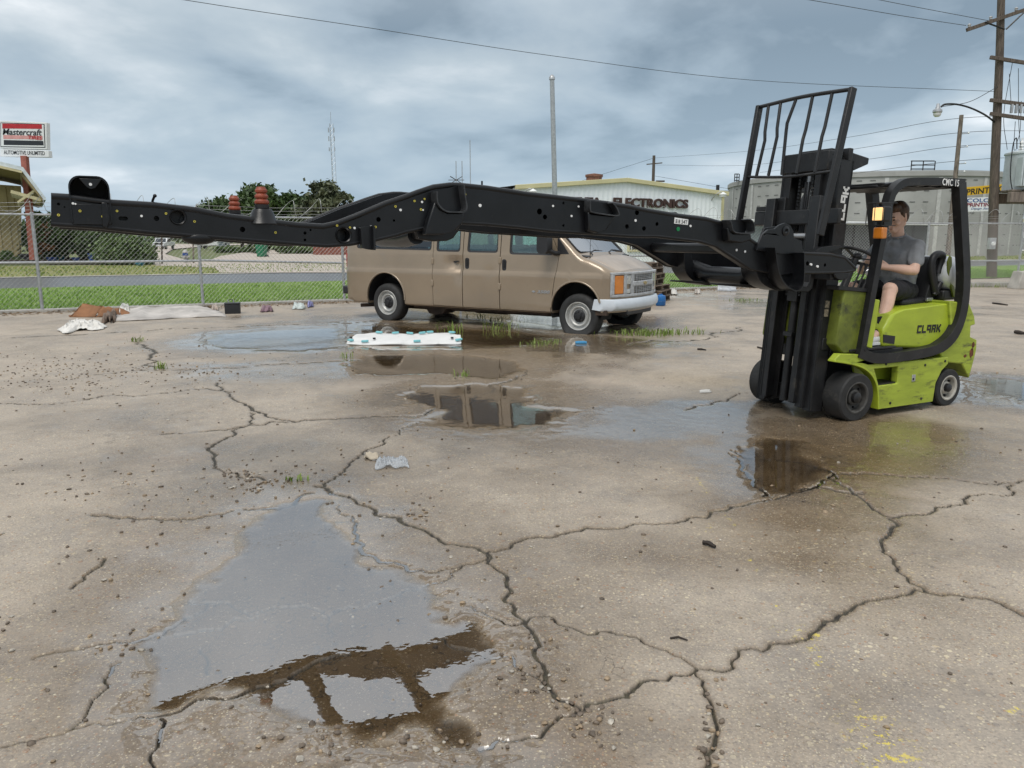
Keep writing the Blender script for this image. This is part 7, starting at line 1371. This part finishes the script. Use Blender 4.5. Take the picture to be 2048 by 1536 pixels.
crumple('torn_cardboard', [(205,650),(232,643),(236,628),(205,630)], 12, 8, .16, m_cardg, 'torn dark cardboard piece between brown box and flat sheet', 'cardboard', 8, 4, .3)
g = G(186,634); bq = thing('cardboard_box', 'crushed brown cardboard box by the fence', 'cardboard', (g[0], g[1], .004), .15)
fl_p = [[(-.42,0,0),(.08,-.14,0),(.16,.08,.20),(-.22,.16,.24)],[(.09,-.14,0),(.50,.0,.02),(.42,.24,.15),(.17,.08,.20)],[(-.21,.17,.24),(.17,.09,.20),(.25,.42,.05),(-.2,.45,.03)],[(-.43,0,0),(-.23,.17,.24),(-.21,.45,.03),(-.56,.3,0)],[(.42,.26,.15),(.52,.02,.02),(.74,.16,.0),(.62,.42,.02)]]
for q in fl_p:
    b = B(); nq = 6; Q = [Vector(p) for p in q]
    for i in range(nq+1):
        for k in range(nq+1): a = Q[0].lerp(Q[1], i/nq).lerp(Q[3].lerp(Q[2], i/nq), k/nq); b.v.append((a.x+RNG.normal()*.006, a.y+RNG.normal()*.006, max(0, a.z+RNG.normal()*.010)))
    b.f = [(i*(nq+1)+k,(i+1)*(nq+1)+k,(i+1)*(nq+1)+k+1,i*(nq+1)+k+1) for i in range(nq) for k in range(nq)]
    o = b.build('flap', m_cardb, bq, recalc=False, smooth=40); m_ = o.modifiers.new('s','SOLIDIFY'); m_.thickness = .007
crumple('paper_scrap', [(236,628),(262,626),(258,612),(242,612)], 8, 6, .10, m_rag, 'crumpled white paper on top of the cardboard', 'paper', 12, 5, .2)
# car battery
g = G(466,627); bt = thing('car_battery', 'black car battery standing by the kerb', 'battery', (g[0], g[1], 0), .25); s_ = 1.15; B().box(-.13*s_,.13*s_,-.09*s_,.09*s_,.0,.17*s_).build('case', m_blkp, bt, bevel=.008); B().box(-.135*s_,.135*s_,-.095*s_,.095*s_,.172*s_,.195*s_).build('lid', m_blkp, bt, bevel=.006)
for x in (-.08,.02): B().lathe([(.014,.19*s_),(.012,.25*s_),(0,.25*s_)], 10, (x,.03,0)).build('terminal', m_galv, bt, smooth=40)
B().tube([(-.08,.03,.27),(-.02,-.02,.30),(.02,.03,.27)], .007, 6).build('strap', m_blkp, bt)
for i, (u, v, w_, c, lab_) in enumerate(((598,617,26,(.52,.58,.56),'pale crumpled rag by the foot of the fence'),(621,613,14,(.27,.27,.48),'lilac crumpled wrapper beside the pale rag'),(534,622,24,(.24,.15,.18),'dull purple crumpled wrapper by the kerb'),(430,620,14,(.5,.42,.36),'pale litter scrap under the fence post'),(1345,588,20,(.62,.6,.56),'white litter scrap near the pallets'),(1395,586,14,(.55,.5,.45),'pale litter scrap under the fence near the plastic sheet'))): crumple('litter_scrap', [(u-w_/2,v+3),(u+w_/2,v+2),(u+w_/2-2,v-4),(u-w_/2+2,v-4)], 10, 6, .12, M('litter_%d'%i, c, .7, 0, .2, 20), lab_, 'litter', 20+i, 5, .2)
for i, (u, v) in enumerate(((52,637),(132,634),(310,638))): pass
# white moulded panel lying upside down with foam blocks
hp_ = thing('headliner_panel', 'white moulded panel with teal foam blocks lying in the puddle', 'panel', tuple(G(805,688)))
def G0(u, v, z): return np.array(G(u, v, z))-np.array(G(805,688))
fr_e = smoothpath([(694,683.5),(703,688.3),(805,688.0),(912,687.2),(922,682.5)], 8); bk_e = smoothpath([(714,669),(740,665.8),(775,666),(805,667.6),(840,666.8),(875,665),(905,667),(921,670)], 8); n_ = 38
b = B(); fe = [fr_e[int(k*(len(fr_e)-1)/n_)] for k in range(n_+1)]; be = [bk_e[int(k*(len(bk_e)-1)/n_)] for k in range(n_+1)]
for k in range(n_+1):
    A_ = G0(*fe[k], .012); C_ = G0(*be[k], .075)
    for j in range(9): t_ = j/8; p = A_*(1-t_)+C_*t_; b.v.append((p[0], p[1], p[2]+.022*math.sin(math.pi*t_)*(1+.4*math.sin(k*.5))+.006*math.sin(k*.8+j)))
b.f = [(k*9+j,(k+1)*9+j,(k+1)*9+j+1,k*9+j+1) for k in range(n_) for j in range(8)]
o = b.build('shell', M('white_panel', (.66,.66,.65), .6, 0, .05, 4, dirt=((.4,.36,.3),.08,9)), hp_, smooth=60, recalc=False); m_ = o.modifiers.new('s','SOLIDIFY'); m_.thickness = .014
m_foam = M('teal_foam', (.19,.50,.54), .8, 0, .1, 20)
for k, (u, v) in enumerate(((752,680),(763,663),(790,664),(812,667),(835,667),(778,682),(829,681),(890,667),(884,679),(850,666))):
    kk = int((u-700)/220*n_); jj = 1 if v > 675 else 7; q = b.v[min(max(kk,0),n_)*9+jj]; d_ = Vector(b.v[min(kk+1,n_)*9+jj])-Vector(b.v[max(kk-1,0)*9+jj]); q = Vector(q)+Vector((0,-.02,.025)); B().bar(q-d_.normalized()*.05, q+d_.normalized()*.05, .05, .028).build('foam_block', m_foam, hp_, bevel=.006)
for u in (720,784,871): kk = int((u-700)/220*n_); q = Vector(b.v[kk*9+2])+Vector((0,-.01,.022)); B().lathe([(.022,-.01),(.022,.012),(0,.014)], 10, tuple(q)).build('clip', m_blkp, hp_)
# clear plastic bag, blue lid, chips, sticks
m_bag = bpy.data.materials.new('clear_bag'); m_bag.use_nodes = True; tn = m_bag.node_tree; pb_ = tn.nodes['Principled BSDF']; pb_.inputs['Base Color'].default_value = (.62,.65,.68,1); pb_.inputs['Roughness'].default_value = .18; pb_.inputs['Alpha'].default_value = .42
crumple('plastic_bag', [(745,941),(822,936),(818,924),(752,922)], 34, 18, .045, m_bag, 'crumpled clear plastic bag lying on the cracked concrete', 'bag', 41, 10, .3, .002)
crumple('concrete_chip', [(726,922),(762,923),(756,912),(730,911)], 8, 6, .03, M('pale_chip', (.55,.47,.36), .8), 'pale broken chip beside the clear plastic bag', 'debris', 42, 3, .3)
g = G(1162,687); lid = thing('plastic_tray', 'pale blue plastic tray lying near the van front wheel', 'tray', (g[0], g[1], yard_z(g[0],g[1])+.004)); B().extr(rrect(-.085,.085,-.06,.06,.03), 0, .022, 'z').build('plate', M('lid_blue', (.06,.30,.55), .4), lid, bevel=.006); B().extr(rrect(-.065,.065,-.042,.042,.02), .022, .028, 'z').build('raised_centre', MATS['lid_blue'], lid, bevel=.003)
o = crumple('paper_scrap', [(1398,788),(1424,787),(1420,781),(1400,782)], 6, 4, .012, m_rag, 'flat white paper scrap before the forklift mast', 'paper', 43, 2, .1)
for i, (u0, v0, u1, v1, r_) in enumerate(((1406,1090,1430,1099,.012),(1340,1280,1375,1284,.004),(1515,696,1530,701,.012),(1985,608,2015,612,.02),(1395,700,1412,702,.012),(2030,668,2048,671,.03))):
    p, q = G(u0, v0), G(u1, v1); z = yard_z(p[0], p[1])+r_; o = B().tube([(p[0],p[1],z),((p[0]+q[0])/2,(p[1]+q[1])/2+.01,z+.004),(q[0],q[1],z)], [r_,r_*1.1,r_*.7], 6).build('stick', m_tie, smooth=60); tag(o, ('short dark stub of wood on the open concrete','thin dry twig near the long crack','short dark stick beside the far drive wheel','dark stick near the fence past the forklift','dark stick between the van and the forklift','dark strip of wood behind the forklift')[i], 'stick', 'sticks on the concrete')
# weeds in the joints
def weed(u, v, n, h, spread, label, seed):
    g = G(u, v); rg = random.Random(seed); r = thing('weed_tuft', label, 'weed', (g[0], g[1], yard_z(g[0], g[1])), 0, 'weeds in the concrete joints'); b = B()
    for k in range(n):
        a = rg.uniform(0,6.28); x0, y0 = rg.gauss(0,spread), rg.gauss(0,spread*.4); hh = h*.72*rg.uniform(.35,1); ln_ = hh*rg.uniform(.3,1.1); w = .004+.003*rg.random(); wx_, wy_ = -math.sin(a)*w, math.cos(a)*w
        p = [(x0,y0,0),(x0+math.cos(a)*ln_*.35,y0+math.sin(a)*ln_*.35,hh*.7),(x0+math.cos(a)*ln_,y0+math.sin(a)*ln_,hh*rg.uniform(.7,1.05))]
        b.add([(p[0][0]-wx_,p[0][1]-wy_,0),(p[0][0]+wx_,p[0][1]+wy_,0),(p[1][0]+wx_,p[1][1]+wy_,p[1][2]),(p[1][0]-wx_,p[1][1]-wy_,p[1][2]),p[2]], [(0,1,2,3),(3,2,4)])
    stuff(b.build('blades', m_weed, r, recalc=False))
for a in ((893,664,26,.34,.10,'leggy weed tuft just behind the white panel'),(1000,660,40,.26,.14,'spreading weed tuft under the van sill'),(910,662,14,.30,.08,'thin weed sprays beside the leggy tuft'),(1290,671,160,.20,.25,'thick grassy tuft in the joint ahead of the van'),(1330,668,110,.16,.25,'grassy tuft next along the joint ahead of the van'),(1375,669,40,.18,.2,'sparse tuft at the joint end ahead of the van'),(1080,688,50,.13,.14,'low yellowish tuft in front of the van wheel'),(1110,684,26,.10,.2,'small weeds close to the van front tyre'),(272,684,22,.16,.06,'small weed in the joint near the white cloth'),(325,738,22,.16,.05,'small weed in the long joint by the gravel'),(928,750,16,.14,.06,'small weed at the edge of the brown puddle'),(690,716,10,.14,.05,'tiny weed sprig in the joint left of the brown puddle'),(590,962,16,.07,.04,'tiny weed growing from the gravel cluster'),(1485,602,60,.16,.2,'weed patch near the fence past the pallets'),(1000,640,30,.14,.2,'weeds in the shade under the van'),(705,603,60,.2,.25,'weed clump below the van tail'),(960,634,16,.16,.1,'thin weeds under the van side door')): weed(*a, seed=int(a[0]))
pts = []
for _ in range(3500):
    s = RNG.uniform(20.5, 36); p = CORN+rd*(s-SP[-1])+np.array([0,1])*RNG.uniform(-.1,.5); pts.append((p[0],p[1],.0))
stuff(tag(link('grass', blades('grass', pts, (.05,.2), (.006,.014), m_weed, .7)), 'ragged weeds along the foot of the fence past the forklift', 'grass'))
p, q = CORN+rd*.0, CORN+rd*18.6; b = B(); b.bar((p[0],p[1]+.15,.05),(q[0],q[1]+.15,.05),.3,.2); struct(b.build('kerb', m_kerb)); g = AT(2043,570,24.2); o = B().extr([(-.3,0),(.3,0),(.2,.55),(-.16,.55)], -.25, .25).build('concrete_footing', m_kerb, bevel=.02); o.location = (g[0],24.2,0); tag(o, 'tapered concrete footing beside the fence', 'footing')
